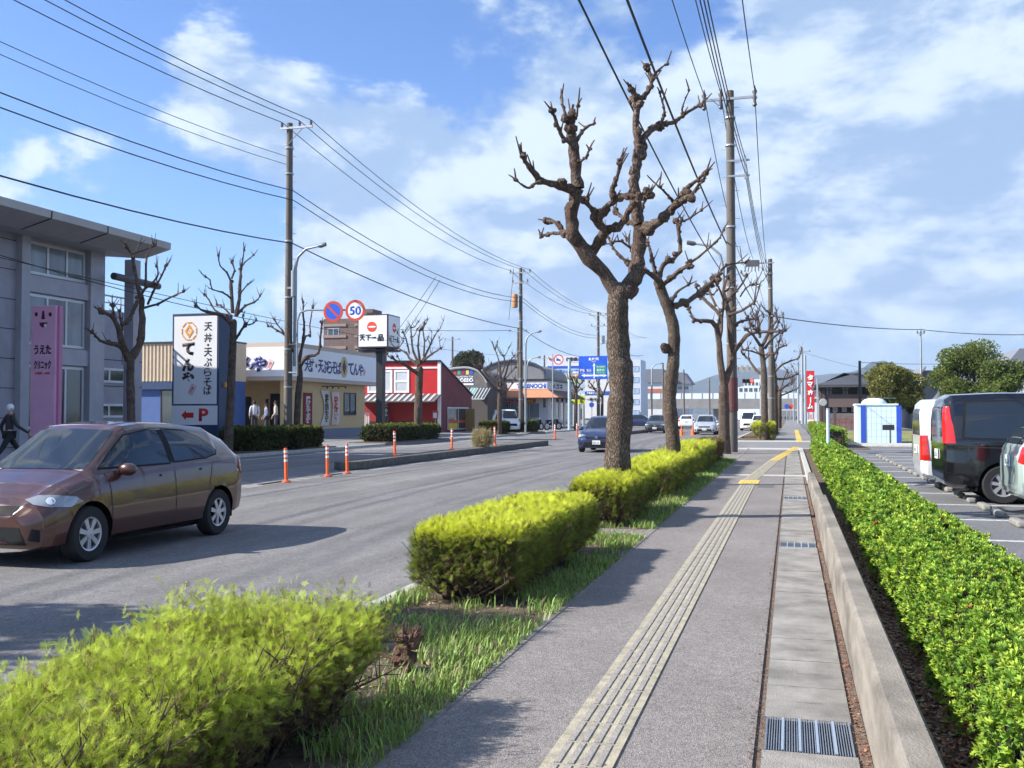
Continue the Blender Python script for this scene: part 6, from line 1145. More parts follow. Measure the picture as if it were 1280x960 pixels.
# traffic signals
def signal(label, px, py, D, px_pole, lit, wide):
    p = P(px, py, D=D); t = thing('traffic_signal', label, 'traffic signal', p); b = MB(); b.box(p.x-wide/2, p.y, p.z-.24, p.x+wide/2, p.y+.2, p.z+.24); b.build('housing', mat('signal_housing', (.14, .14, .14), .5), t, bevel=.04)
    for i in range(3):
        m = mat('lit_red', (1, .05, .03), .4, emit=3) if i == lit else mat('signal_dark_lens', (.02, .02, .03), .2); b = MB(); b.lathe([(.17, 0), (.16, -.03), (0, -.05)], (p.x+(i-1)*wide*.31, p.y-.001, p.z), 'Y', 14); b.build('lens', m, t, True)
        b = MB(); b.lathe([(.185, 0), (.185, -.25), (.18, -.25), (.18, 0)], (p.x+(i-1)*wide*.31, p.y-.002, p.z), 'Y', 14); b.build('visor', BLACKM, t)
    b = MB(); q = P(px_pole, py, Y=p.y+.3); b.tube([(p.x, p.y+.25, p.z+.2), (q.x, q.y, p.z+.35)], .05, 6); b.cyl((q.x, q.y, 0), (q.x, q.y, p.z+1), .12); b.build('pole', STEEL, t); return t
signal('horizontal traffic signal showing red, seen between the third and fourth bare trees', 935, 476, 105, 951, 2, 1.25)
b = MB(); p = P(930.5, 460.5, D=110); b.box(p.x-1.1, p.y, p.z-.15, p.x+1.1, p.y+.08, p.z+.15)
for k in range(4): b.box(p.x-1+k*.6, p.y-.05, p.z-.4, p.x-.7+k*.6, p.y-.001, p.z+.35)
b.build('sensor_bracket', mat('sensor_grey', (.33, .31, .28), .6), label='small cluster of beige sensor boxes above the red traffic signal', cat='sensor')
for px, m, lab in ((983.5, blu, 'small round blue sign far down the pavement'), (988.5, redd, 'small round red-orange sign beside the small blue one far down the pavement')):
    p = P(px, 508, D=190); t = thing('round_traffic_sign', lab, 'traffic sign', (p.x, p.y, 0)); disc(p, .45, m, t, 0, SOUTH, 'plate'); b = MB(); b.cyl((p.x, p.y+.08, 0), (p.x, p.y+.08, p.z), .06); b.build('pole', STEEL, t)
# cables
cab = mat('cable_black', (.012, .012, .014), .6)
def cable(pts, sag, r, label, group, n=14):
    b = MB(); out = []
    for a, c, s in zip(pts, pts[1:], sag):
        a, c = Vector(a), Vector(c)
        for k in range(n+1):
            f = k/n
            if k == 0 and out: continue
            q = a.lerp(c, f); q.z -= 4*s*f*(1-f); out.append(q)
    b.tube(out, r, 5, cap=False); return b.build('overhead_cable', cab, label=label, cat='cable', group=group)
yp0 = yp1-(yp2-yp1); yp4 = yp3+36
for xi, nm in ((-.28, 'inner of the three top cables along the left poles'), (.55, 'middle of the three top cables along the left poles'), (1.08, 'outer of the three top cables along the left poles')):
    k = {-.28: -.8, .55: .3, 1.08: .8}[xi]; za = zP[0]; cable([(XPL+xi, yp0, za), (XPL+xi, yp1-.16, za+.02), (XPL+k, yp2-.16, zP[1]-.2), (XPL+k, yp3-.16, zP[2]-.2), (XPL+k, yp4, zP[2]-.3)], [.9, .9, .7, .7], .017, nm, 'top power cables on the left side')
for i, z in enumerate((zP[0]-2.9, zP[0]-3.3)): cable([(XPL+.2, yp0, z+.2), (XPL+.18, yp1, z), (XPL+.18, yp2, zP[1]-2.4-.3*i), (XPL+.1, yp3, zP[2]-2.6-.3*i), (XPL, yp4, zP[2]-2.8)], [1.0, 1.0, .8, .8], .02, ['upper', 'lower'][i]+' of the two middle cables strung along the left utility poles', 'middle cables on the left side')
for i, z in enumerate((zP[0]-1.4, zP[0]-1.75)): cable([(XPL-.2, yp0, z+.3), (XPL-.16, yp1, z)], [1.0], .012, ['upper', 'lower'][i]+' thin paired cable ending on the tall left utility pole', 'thin paired cables at top left')
zl = ZX(360, 304, XPL); cable([(XPL+.3, yp0, zl+.0), (XPL+.16, yp1, zl), (XPL+.16, yp2, ZX(651, 411, XPL)), (XPL+.1, yp3, zP[2]-5)], [.9, .55, .8], .026, 'thick low cable running below the others from the left edge past both left poles', None)
a = P(0, 319, D=27); c = P(345, 405, D=42); cable([a, c], [.15], .014, 'thin cable crossing in front of the clinic windows toward the utility pole', None)
a = P(0, 322, D=27.3); c = P(640, 445, D=92); cable([a, c], [.5], .012, 'second thin cable just under the one crossing the clinic windows', None)
a = P(545, 346, D=60); cable([a, P(482, 432, D=66)], [.1], .016, 'left of the two slanting service cables dropping toward the red building', 'slanting service cables'); cable([P(550, 350, D=60.5), P(490, 442, D=67)], [.1], .016, 'right of the two slanting service cables dropping toward the red building', 'slanting service cables')
cable([P(430, 409, D=118), P(640, 413, D=120)], [.2], .03, 'distant cable running left from the thin pole behind the red building', None)
cable([P(642, 336, X=XPL), P(636, 400, D=95)], [.1], .02, 'short drop cable hanging left of the second left pole', None)
yq0 = D1-40; yq3 = D2+60
for i, (x0, x1, x2) in enumerate(((-1.0, -1.0, -2.0), (-.35, -.35, -1.2), (.95, .95, -.3))):
    cable([(XR1+x0, yq0, zR1+.1), (XR1+x1, D1-.16, zR1-.1), (XR2+x2, D2-.16, zR2), (-2, yq3, zR2)], [.9, .9, 1], .018, ['left', 'middle', 'right'][i]+' of the three top cables over the right-hand pavement', 'top power cables on the right side')
for i in range(3): cable([(XR1+.5-i*.12, yq0, zR1-2.6+.1*i), (XR1+.58, D1-.3, zR1-2.75-.3*i), (XR2+.1, D2-.2, zR2-1.0-.5*i), (-2, yq3, zR2-1.4)], [1.1, 1.1, 1], .016, ['upper', 'middle', 'lower'][i]+' cable of the bundle on the bracket of the tall right pole', 'bundled cables on the right side')
cable([(-2.75, yq0, 9.5), (XR1-.2, D1, ZX(913, 300, XR1)), (XR2-.2, D2, zR2-4.2)], [.5, .6], .026, 'thick dark cable passing close behind the crown of the largest tree', None)
cable([(-2.55, yq0, 7.2), (XR1-.2, D1, ZX(913, 345, XR1)), (XR2-.2, D2, zR2-5.4)], [.5, .6], .016, 'thin low cable passing through the crown of the largest tree', None)
cable([(XR2+.1, D2, zR2-4.2), P(1152, 412, D=95), P(1300, 418, D=90)], [.25, .2], .035, 'pair of dark cables sagging right from the second right pole to the steel cable pole', None)
cable([P(1076, 453, D=74), P(1290, 446, D=112)], [.4], .018, 'thin wire between the dark pole and the white house on the right', None)
cable([P(1003, 440, D=150), P(1152, 470, D=150)], [.6], .02, 'faint wire between the steel pole cluster and the trees on the right', None)
# ================================================================ vehicles
tyre_m = mat('tyre_rubber', (.018, .018, .02), .85); rim_m = mat('wheel_silver', (.55, .56, .60), .35, .6); rimd = mat('wheel_gap', (.03, .03, .035), .7)
cglass = mat('car_glass', (.02, .026, .034), .04, spec=.6, coat=.15); blackp = mat('black_plastic', (.014, .014, .016), .7, spec=.2); clearl = mat('headlamp_lens', (.30, .32, .34), .12, .35, coat=1); redl = mat('tail_lamp', (.50, .015, .012), .15, coat=1); chrome = mat('chrome', (.7, .7, .72), .15, 1)
plate_m = mat('number_plate', (.72, .74, .72), .5)
def make_vehicle(name, label, cat, st, wx, wr, paint, dec, group=None, seat=True, plate='62-18', mirrors=True):
    """st rows: x, zb, wm, zbelt, wbelt, ztop, wtop (half widths); +x is forwards"""
    t = thing(name, label, cat, (0, 0, 0), 0, group); S = np.array(st, float); nx = 110
    xs = np.linspace(S[0, 0], S[-1, 0], nx); xs = np.sort(np.concatenate([xs, S[:, 0]])); G = np.stack([np.interp(xs, S[:, 0], S[:, k]) for k in range(1, 7)], 1)
    k_ = np.array([.06, .24, .4, .24, .06]); Gs = G.copy()
    for j in range(6): pad = np.pad(G[:, j], 2, 'edge'); Gs[:, j] = np.convolve(pad, k_, 'valid')
    G = Gs; rows = []
    for x, (zb, wm, zs, ws_, zt, wt) in zip(xs, G):
        h = zs-zb
        prof = [(0, zb), (wm*.80, zb), (wm*.955, zb+h*.08), (wm*.99, zb+h*.28), (wm, zb+h*.52), (wm*.985, zb+h*.80), (wm*.5+ws_*.5, zs-.015), (ws_, zs+.02), (ws_+(wt-ws_)*.5+.012, zs+(zt-zs)*.5), (wt+.01, zt-(zt-zs)*.16), (wt*.90, zt-.022), (wt*.6, zt-.004), (0, zt+.004)]
        sub = [2, 2, 3, 4, 4, 2, 1, 5, 5, 2, 2, 3]; line = []
        for i, n in enumerate(sub):
            for q in range(n): f = q/n; line.append((prof[i][0]+(prof[i+1][0]-prof[i][0])*f, prof[i][1]+(prof[i+1][1]-prof[i][1])*f))
        line.append(prof[-1]); rows.append([(x, y, z) for y, z in line])
    m = len(rows[0]); V = [Vector(p) for r in rows for p in r]; nV = len(V); F = []
    Ra = wr+.055
    def inside(p): return any(math.hypot(p.x-w, p.z-wr) < Ra for w in wx) and abs(p.y) > .42
    for p in V:
        for w in wx:
            d = math.hypot(p.x-w, p.z-wr)
            if abs(d-Ra) < .030 and abs(p.y) > .45 and p.z > .1: s = Ra/max(d, 1e-4); p.x = w+(p.x-w)*s; p.z = wr+(p.z-wr)*s
    def quad(i, j): return (i*m+j, i*m+j+1, (i+1)*m+j+1, (i+1)*m+j)
    for i in range(len(rows)-1):
        for j in range(m-1):
            q = quad(i, j); c = sum((V[k] for k in q), Vector())/4
            if not (inside(c) and c.y > .5 and c.z < wr+Ra-.001): F.append(q)
    full = MB(); full.add(V, F); M2 = [Vector((p.x, -p.y, p.z)) for p in V]; full.add(M2, [f[::-1] for f in F])
    for i, flip_ in ((0, 0), (len(rows)-1, 1)):
        r = rows[i]; poly = r+[(x, -y, z) for x, y, z in r[::-1]][1:-1]; full.add(poly, [tuple(range(len(poly)))[::(1 if flip_ else -1)]])
    me = bpy.data.meshes.new('body'); me.from_pydata(full.v, [], full.f); bm = bmesh.new(); bm.from_mesh(me); bmesh.ops.remove_doubles(bm, verts=bm.verts[:], dist=.0005); bmesh.ops.recalc_face_normals(bm, faces=bm.faces[:]); bvh = BVHTree.FromBMesh(bm)
    for f in bm.faces: f.smooth = True
    bm.to_mesh(me); bm.free(); me.set_sharp_from_angle(angle=math.radians(38)); body = finish(me, 'body', [paint], t)
    # underbody / wheel wells
    b = MB()
    yw = float(S[:, 2].max())-.06
    for w in wx:
        b.box(w-Ra-.01, -.60, .18, w+Ra+.01, .60, wr+Ra-.03)
        for q in (-1, 1): b.box(w+q*(Ra+.025)-.01, -yw, .21, w+q*(Ra+.025)+.01, yw, wr+Ra-.05)
        b.box(w-Ra+.06, -yw, wr+Ra+.012, w+Ra-.06, yw, wr+Ra+.03)
    b.box(wx[1]+.2, -.62, .15, wx[0]-.2, .62, .30); b.build('underbody', blackp, t)
    def dirs(a): n = Vector((math.cos(a), math.sin(a), 0)); return n, Vector((-math.sin(a), math.cos(a), 0))
    def decal(nm, ang, poly, mt, off=.005, parent=t, cuts=4, up=0):
        n, u = dirs(math.radians(ang)); v = Vector((0, 0, 1)); bmm = bmesh.new()
        vs = [bmm.verts.new((p[0], p[1], 0)) for p in poly]; es = [bmm.edges.new((vs[i], vs[(i+1) % len(vs)])) for i in range(len(vs))]; bmesh.ops.triangle_fill(bmm, edges=es, use_beauty=True)
        for _ in range(cuts): 
            le = [e for e in bmm.edges if e.calc_length() > .07]
            if le: bmesh.ops.subdivide_edges(bmm, edges=le, cuts=1); bmesh.ops.triangulate(bmm, faces=bmm.faces[:])
        bad = []
        for q in bmm.verts:
            o = n*4+u*q.co.x+v*q.co.y; h = bvh.ray_cast(o, -n)
            if h[0] is None or h[1].dot(n) < .12 and h[1].dot(n) > -.12 or (abs(n.x) < .95 and h[0].dot(n) < .35): bad.append(q)
            else: q.co = h[0]+(h[1] if h[1].dot(n) > 0 else -h[1])*off
        bmesh.ops.delete(bmm, geom=bad, context='VERTS'); bmesh.ops.recalc_face_normals(bmm, faces=bmm.faces[:]); mm = bpy.data.meshes.new(nm)
        if bmm.faces and sum((f.normal.dot(n) for f in bmm.faces)) < 0: bmesh.ops.reverse_faces(bmm, faces=bmm.faces[:])
        for f in bmm.faces: f.smooth = True
        bmm.to_mesh(mm); bmm.free(); return finish(mm, nm, [mt], parent)
    for d in dec:
        nm, ang, poly, mt = d[:4]; off = d[4] if len(d) > 4 else .005
        if nm == 'side_window':
            gx = sum(q[0] for q in poly)/len(poly); gy = sum(q[1] for q in poly)/len(poly); big = [(gx+(q[0]-gx)*1.06, gy+(q[1]-gy)*1.10) for q in poly]; decal('window_seal', ang, big, blackp, .0025); decal('window_seal', -90, [(-a, c) for a, c in big], blackp, .0025)
        o = decal(nm, ang, poly, mt, off)
        if nm in ('side_window', 'headlight', 'tail_light', 'door_seam', 'handle', 'fog_lamp', 'door_trim', 'rocker_panel', 'arch_trim'):
            o2 = decal(nm, {90: -90}.get(ang, -ang if abs(ang) < 180 else ang), [(-a, c) for a, c in poly], mt, off)
    for w in wx:
        for s in (1, -1):
            yo = s*(np.interp(w, S[:, 0], S[:, 2])-.012); wh = MB(); pr = [(wr*.58, -.09), (wr*.90, -.10), (wr, -.075), (wr, .075), (wr*.93, .10), (wr*.62, .095), (wr*.60, .05)]
            wh.lathe([(r, yo-s*.10+s*h) for r, h in pr], (w, 0, wr), 'Y', 28); wo = wh.build('wheel', tyre_m, t, True)
            rm = MB(); y1 = yo-s*.025
            rm.lathe([(wr*.66, y1-s*.03), (wr*.66, y1+s*.006), (wr*.63, y1+s*.014), (wr*.56, y1+s*.008), (wr*.54, y1-s*.02)], (w, 0, wr), 'Y', 28); rm.lathe([(wr*.22, y1-s*.02), (wr*.20, y1+s*.016), (0, y1+s*.02)], (w, 0, wr), 'Y', 16)
            for k in range(7): a = k*.8976+.3; ca, sa = math.cos(a), math.sin(a); rm.prism([(wr*.15*ca-wr*.07*sa, wr*.15*sa+wr*.07*ca), (wr*.58*ca-wr*.10*sa, wr*.58*sa+wr*.10*ca), (wr*.58*ca+wr*.10*sa, wr*.58*sa-wr*.10*ca), (wr*.15*ca+wr*.07*sa, wr*.15*sa-wr*.07*ca)], (w, y1-s*.01, wr), (1, 0, 0), (0, 0, 1), (0, s*.018, 0))
            rm.mi = 1; rm.lathe([(wr*.60, y1-s*.012), (.0, y1-s*.012)], (w, 0, wr), 'Y', 28); ro = rm.build('rim', [rim_m, rimd], wo)

    if mirrors:
        fx = mirrors if not isinstance(mirrors, bool) else .72
        for s in (1, -1): b = MB(); zz = float(np.interp(fx, S[:, 0], S[:, 3]))+.06; yy = s*(float(np.interp(fx, S[:, 0], S[:, 4]))+.12); b.ball((fx, yy, zz), .075, .115, .075, 12); b.tube([(fx, yy-s*.16, zz-.06), (fx, yy-s*.05, zz-.02)], .03, 6); b.build('side_mirror', paint, t, True)
    for xe, s in ((S[-1, 0], 1), (S[0, 0], -1)):
        z = .42 if s > 0 else .80; h = bvh.ray_cast(Vector((s*5, 0, z)), Vector((-s, 0, 0))); x = h[0].x if h[0] else xe
        b = MB(); b.box(x+s*.008, -.165, z-.083, x+s*.022, .165, z+.083); po = b.build('number_plate', plate_m, t); text(plate, mat('plate_green', (.02, .15, .08), .5), po, Vector((x+s*.0225, 0, z-.015)), (Vector((0, s, 0)), Vector((0, 0, 1)), Vector((s, 0, 0))), .24, .075, .01, thick=.002)
    return t
hat = [(-1.94, .46, .60, .78, .56, .86, .50), (-1.91, .34, .74, .90, .68, .98, .58), (-1.84, .27, .82, 1.0, .75, 1.13, .57), (-1.70, .23, .845, 1.01, .775, 1.29, .56), (-1.3, .20, .848, .995, .785, 1.435, .57), (-.7, .19, .848, .965, .79, 1.485, .585), (0, .19, .848, .935, .785, 1.505, .585), (.34, .19, .848, .925, .78, 1.475, .57), (.50, .19, .848, .92, .775, 1.41, .565), (1.12, .19, .847, .89, .75, 1.0, .62), (1.22, .19, .845, .875, .74, .965, .62), (1.55, .19, .84, .80, .71, .86, .58), (1.78, .19, .80, .69, .67, .74, .53), (1.88, .20, .74, .60, .62, .66, .50), (1.93, .24, .62, .52, .54, .58, .42), (1.945, .28, .50, .48, .44, .53, .36)]
HG = [('windshield', 0, [(-.62, .985), (.62, .985), (.50, 1.40), (.0, 1.42), (-.50, 1.40)], cglass), ('rear_window', 180, [(-.55, 1.05), (.55, 1.05), (.48, 1.36), (-.48, 1.36)], cglass),
      ('side_window', 90, [(-.98, .995), (-.90, 1.04), (-.42, 1.34), (.02, 1.40), (.18, 1.40), (.22, 1.0)], cglass), ('side_window', 90, [(.33, 1.01), (.31, 1.40), (.75, 1.375), (1.05, 1.28), (1.30, 1.12), (1.26, 1.07), (1.0, 1.03)], cglass), ('door_trim', 90, [(.225, 1.0), (.185, 1.40), (.305, 1.40), (.325, 1.01)], blackp, .004),
      ('headlight', 48, [(-1.04, .70), (-.98, .655), (-.84, .63), (-.62, .62), (-.48, .665), (-.56, .72), (-.76, .745), (-.92, .745)], clearl, .008), ('headlight', 48, [(-.82+.045*math.cos(q*.785), .688+.036*math.sin(q*.785)) for q in range(8)], SIGNW, .012),
      ('grille', 0, [(-.50, .43), (-.58, .25), (.58, .25), (.50, .43)], blackp), ('grille', 0, [(-.46, .645), (-.40, .55), (.40, .55), (.46, .645)], blackp),
      ('fog_lamp', 35, [(-.62, .30), (-.50, .28), (-.50, .40), (-.58, .42)], blackp), ('tail_light', 130, [(1.02, 1.02), (1.08, .80), (.90, .76), (.80, .86), (.86, 1.02)], redl, .008),
      ('door_seam', 90, [(-.96, .93), (-.945, .93), (-.90, .32), (-.915, .32)], rimd, .002), ('door_seam', 90, [(.262, .95), (.276, .95), (.296, .27), (.282, .27)], rimd, .002), ('door_seam', 90, [(1.10, .98), (1.115, .98), (1.01, .62), (.95, .27), (.935, .27), (.995, .62)], rimd, .002), ('rocker_panel', 90, [(-.88, .255), (-.88, .205), (.92, .205), (.92, .255)], blackp, .004),
      ('handle', 90, [(-.02, .845), (.16, .85), (.16, .88), (-.02, .875)], None, .018), ('handle', 90, [(.82, .875), (1.0, .88), (1.0, .91), (.82, .905)], None, .018)]
def paintm(nm, c, r=.28, metal=.35): return mat(nm, c, r, metal, coat=1)
def HGP(p): return [tuple(p if x is None else x for x in d) for d in HG]
br = paintm('brown_metallic', (.075, .024, .016), .32, .15); c0 = make_vehicle('hatchback_car', 'brown five-door hatchback driving toward the camera in the near lane at the left', 'car', hat, (1.255, -1.255), .30, br, HGP(br))
b = MB(); b.lathe([(.068, 0), (.068, .012), (.05, .018), (.05, .0)], (1.925, 0, .62), 'X', 20); b.lathe([(.03, 0), (.03, .012), (.0, .014)], (1.925, 0, .62), 'X', 12); b.build('emblem', chrome, c0)
b = MB(); b.box(.62, -.40, 1.0, .64, -.34, 1.1); b.build('windshield_tag', WHITE, c0)
c0.location = (-8.13, 10.50, -.1); c0.rotation_euler = (0, 0, math.radians(-90))
def clone(c, lab, paint_map, loc, rz, group=None):
    n = dup(c, loc, rz, lab)
    if group: n['group'] = group
    def walk(o):
        for ch in o.children:
            if ch.type == 'MESH' and ch.data.materials and ch.data.materials[0].name in paint_map: ch.data = ch.data.copy(); ch.data.materials[0] = paint_map[ch.data.materials[0].name]
            walk(ch)
    walk(n); return n
nb_ = paintm('navy_metallic', (.03, .045, .12)); sv_ = paintm('silver_paint', (.50, .52, .55)); gp = paintm('pale_green_paint', (.50, .62, .57)); wp_ = paintm('white_car_paint', (.74, .75, .77), .3, 0); bk = paintm('black_car_paint', (.012, .012, .016), .12, .2); dg = paintm('dark_grey_paint', (.06, .065, .07))
cb = clone(c0, 'dark blue hatchback coming toward the camera, half hidden behind the largest trunk', {'brown_metallic': nb_}, (-8.5, P(745, 568, Z=-.1).y+1.5, -.1), math.radians(-90)); 
pc = P(745, 566, Z=-.1); cb.location.x = pc.x; cb.location.y = pc.y+2
for px, py, lab, pm, rz in ((883, 543, 'silver hatchback stopped far down the street between the second and third trunks', sv_, -90), (950, 539, 'small white hatchback far down the street right of the fourth trunk base', wp_, -90), (822, 541, 'dark grey hatchback far down the street left of the second trunk', dg, -90), (860, 536, 'distant white hatchback in the queue seen between the trunks', wp_, 90), (800, 534, 'distant blue hatchback just right of the largest trunk', nb_, 0)):
    p = P(px, py, Z=-.1); clone(c0, lab, {'brown_metallic': pm}, (p.x, p.y, -.1), math.radians(rz), 'small distant cars down the street')
van = [(-2.32, .40, .74, 1.02, .74, 1.55, .62), (-2.29, .30, .82, 1.04, .80, 1.74, .66), (-2.18, .25, .85, 1.04, .83, 1.83, .68), (-1.5, .22, .85, 1.03, .835, 1.86, .70), (.6, .20, .85, 1.0, .835, 1.86, .70), (.95, .20, .85, .99, .83, 1.83, .69), (1.12, .20, .85, .985, .825, 1.76, .68), (1.78, .20, .85, .97, .80, 1.14, .68), (1.86, .20, .85, .96, .80, 1.08, .68), (2.1, .20, .83, .86, .76, .97, .62), (2.22, .21, .79, .74, .70, .84, .56), (2.30, .24, .70, .62, .60, .70, .48), (2.32, .3, .58, .56, .5, .62, .4)]
VG = [('windshield', 0, [(-.70, 1.10), (.70, 1.10), (.62, 1.72), (-.62, 1.72)], cglass), ('rear_window', 180, [(-.66, 1.10), (.66, 1.10), (.58, 1.62), (-.58, 1.62)], cglass),
      ('side_window', 90, [(-1.55, 1.06), (-1.1, 1.66), (-.50, 1.72), (-.50, 1.05)], cglass), ('side_window', 90, [(-.42, 1.05), (-.42, 1.72), (.60, 1.72), (.60, 1.05)], cglass), ('side_window', 90, [(.68, 1.06), (.68, 1.72), (1.95, 1.68), (2.0, 1.10)], cglass),
      ('tail_light', 150, [(.34, 1.00), (.52, 1.00), (.60, 1.62), (.50, 1.62), (.40, 1.30)], redl, .010), ('headlight', 40, [(-.40, .86), (.30, .70), (.34, .84), (-.10, 1.0)], clearl, .008), ('grille', 0, [(-.45, .70), (-.5, .50), (.5, .50), (.45, .70)], blackp),
      ('door_seam', 90, [(-.47, 1.03), (-.455, 1.03), (-.455, .25), (-.47, .25)], rimd, .002), ('door_seam', 90, [(.63, 1.03), (.645, 1.03), (.645, .25), (.63, .25)], rimd, .002), ('door_trim', 90, [(.7, .93), (.7, .915), (2.1, .93), (2.1, .945)], rimd, .003), ('rocker_panel', 90, [(-1.0, .27), (-1.0, .22), (1.0, .22), (1.0, .27)], blackp, .004), ('handle', 90, [(-.32, .92), (-.12, .92), (-.12, .95), (-.32, .95)], None, .018), ('handle', 90, [(.38, .92), (.56, .92), (.56, .95), (.38, .95)], None, .018)]
def VGP(p): return [tuple(p if x is None else x for x in d) for d in VG]
v0 = make_vehicle('parked_van', 'black minivan parked in the car park with its tail lamps toward the hedge', 'van', van, (1.45, -1.42), .32, bk, VGP(bk), 'vehicles parked in the car park', plate='37-05', mirrors=1.35)
v0.location = (4.80, 18.98, 0); v0.rotation_euler = (0, 0, 0)
kei = [(a*.80, b_, c*.88, d+.02, e*.87, f*.97, g*.86) for a, b_, c, d, e, f, g in van]
VK = [(d[0], d[1], [((p[0]*.80 if abs(d[1]) == 90 else p[0]*.87), p[1]*.985) for p in d[2]], d[3], *(d[4:])) for d in VG if d[0] != 'tail_light']+[('tail_light', 150, [(.20, .60), (.36, .60), (.38, 1.08), (.24, 1.08)], redl, .010)]
VK = [tuple(wp_ if x is None else x for x in d) for d in VK]
v1 = make_vehicle('parked_van', 'white boxy small van parked just beyond the black minivan', 'van', kei, (1.16, -1.14), .28, wp_, VK, 'vehicles parked in the car park', plate='84-21', mirrors=1.1); v1.location = (4.28, 21.5, 0)
v2 = clone(c0, 'pale green hatchback parked nearest the camera at the right edge, cut off by the frame', {'brown_metallic': gp}, (5.08, 16.45, 0), 0, 'vehicles parked in the car park')
p = P(936, 538, Z=-.1); v3 = dup(v1, (p.x, p.y, -.1), math.radians(-90), 'white box van far down the street between the third and fourth trunks'); v3['group'] = 'distant vans'
p = P(648, 540, Z=.03); v4 = dup(v1, (p.x-1, p.y, .03), math.radians(-60), 'white van parked behind the utility pole in front of the orange-roofed shop'); v4['group'] = 'distant vans'
p = P(838, 528, Z=-.1); v5 = dup(v0, (p.x, p.y, -.1), math.radians(90), 'tiny black minivan under the viaduct seen beside the second trunk'); v5['group'] = 'distant vans'
# motorcycles parked by the far pavement
def motorcycle(label, loc, rz):
    t = thing('motorcycle', label, 'motorcycle', (0, 0, 0), 0, 'motorcycles parked by the far pavement')
    for x in (-.68, .68):
        b = MB(); n = 22; r0 = .30
        b.tube([(x+r0*math.cos(2*math.pi*k/n), 0, .32+r0*math.sin(2*math.pi*k/n)) for k in range(n+1)], .075, 8, cap=False); w = b.build('wheel', tyre_m, t, True); b = MB(); b.lathe([(.24, -.02), (.24, .02)], (x, 0, .32), 'Y', 18); b.lathe([(.05, -.07), (.05, .07)], (x, 0, .32), 'Y', 10); b.build('rim', rim_m, w)
    b = MB(); b.tube([(.68, .0, .32), (.50, 0, .80), (.42, 0, 1.02)], .035, 7); b.tube([(-.68, .06, .32), (-.1, .06, .42), (.1, 0, .45), (.42, 0, .85)], .035, 7); b.tube([(-.55, 0, .80), (-.1, 0, .72), (.4, 0, .9)], .035, 7); b.build('frame', STEEL, t)
    b = MB(); b.ball((0, 0, .50), .34, .20, .26, 12); b.ball((.45, 0, .80), .16, .18, .22, 10); b.ball((-.62, 0, .80), .28, .16, .12, 10); b.build('engine', blackp, t); b = MB(); b.ball((.18, 0, .88), .28, .15, .13, 12); b.build('fuel_tank', bk, t, True); b = MB(); b.ball((-.38, 0, .84), .40, .14, .07, 12); b.build('seat', blackp, t, True)
    b = MB(); b.tube([(.36, -.36, 1.08), (.44, -.15, 1.06), (.44, .15, 1.06), (.36, .36, 1.08)], .016, 6); b.build('handlebar', chrome, t); b = MB(); b.ball((.58, 0, .92), .09, .10, .10, 12); b.build('headlight', clearl, t, True); b = MB(); b.tube([(.0, -.14, .3), (-.75, -.16, .36)], [.035, .06], 8); b.build('exhaust', chrome, t)
    t.location = loc; t.rotation_euler = (0, 0, rz); return t
p = P(696, 538, X=-22.0); m0 = motorcycle('black motorcycle at the left of the parked pair beyond the island', (p.x, p.y-8, .02), 1.2); m1 = dup(m0, (p.x+.9, p.y-5.5, .02), .9, 'black motorcycle at the right of the parked pair beyond the island')
# construction cones far away
b = MB(); b.box(-.2, -.2, 0, .2, .2, .03); b.lathe([(.15, .03), (.13, .06), (.03, .72), (.0, .72)], n=14); c_ = None
for i, (px, py) in enumerate(((852, 545), (866, 544), (900, 541), (893, 541))):
    p = P(px, py, Z=-.1); o = b.build('traffic_cone', ORANGE, label='small orange traffic cone '+['left of the pair just right of the second trunk', 'right of the pair just right of the second trunk', 'nearest the third trunk at road level', 'second from the third trunk at road level'][i], cat='traffic cone', group='orange cones far down the street') if i == 0 else o.copy()
    if i: COL.objects.link(o); o['label'] = 'small orange traffic cone '+['', 'right of the pair just right of the second trunk', 'nearest the third trunk at road level', 'second from the third trunk at road level'][i]
    o.location = p
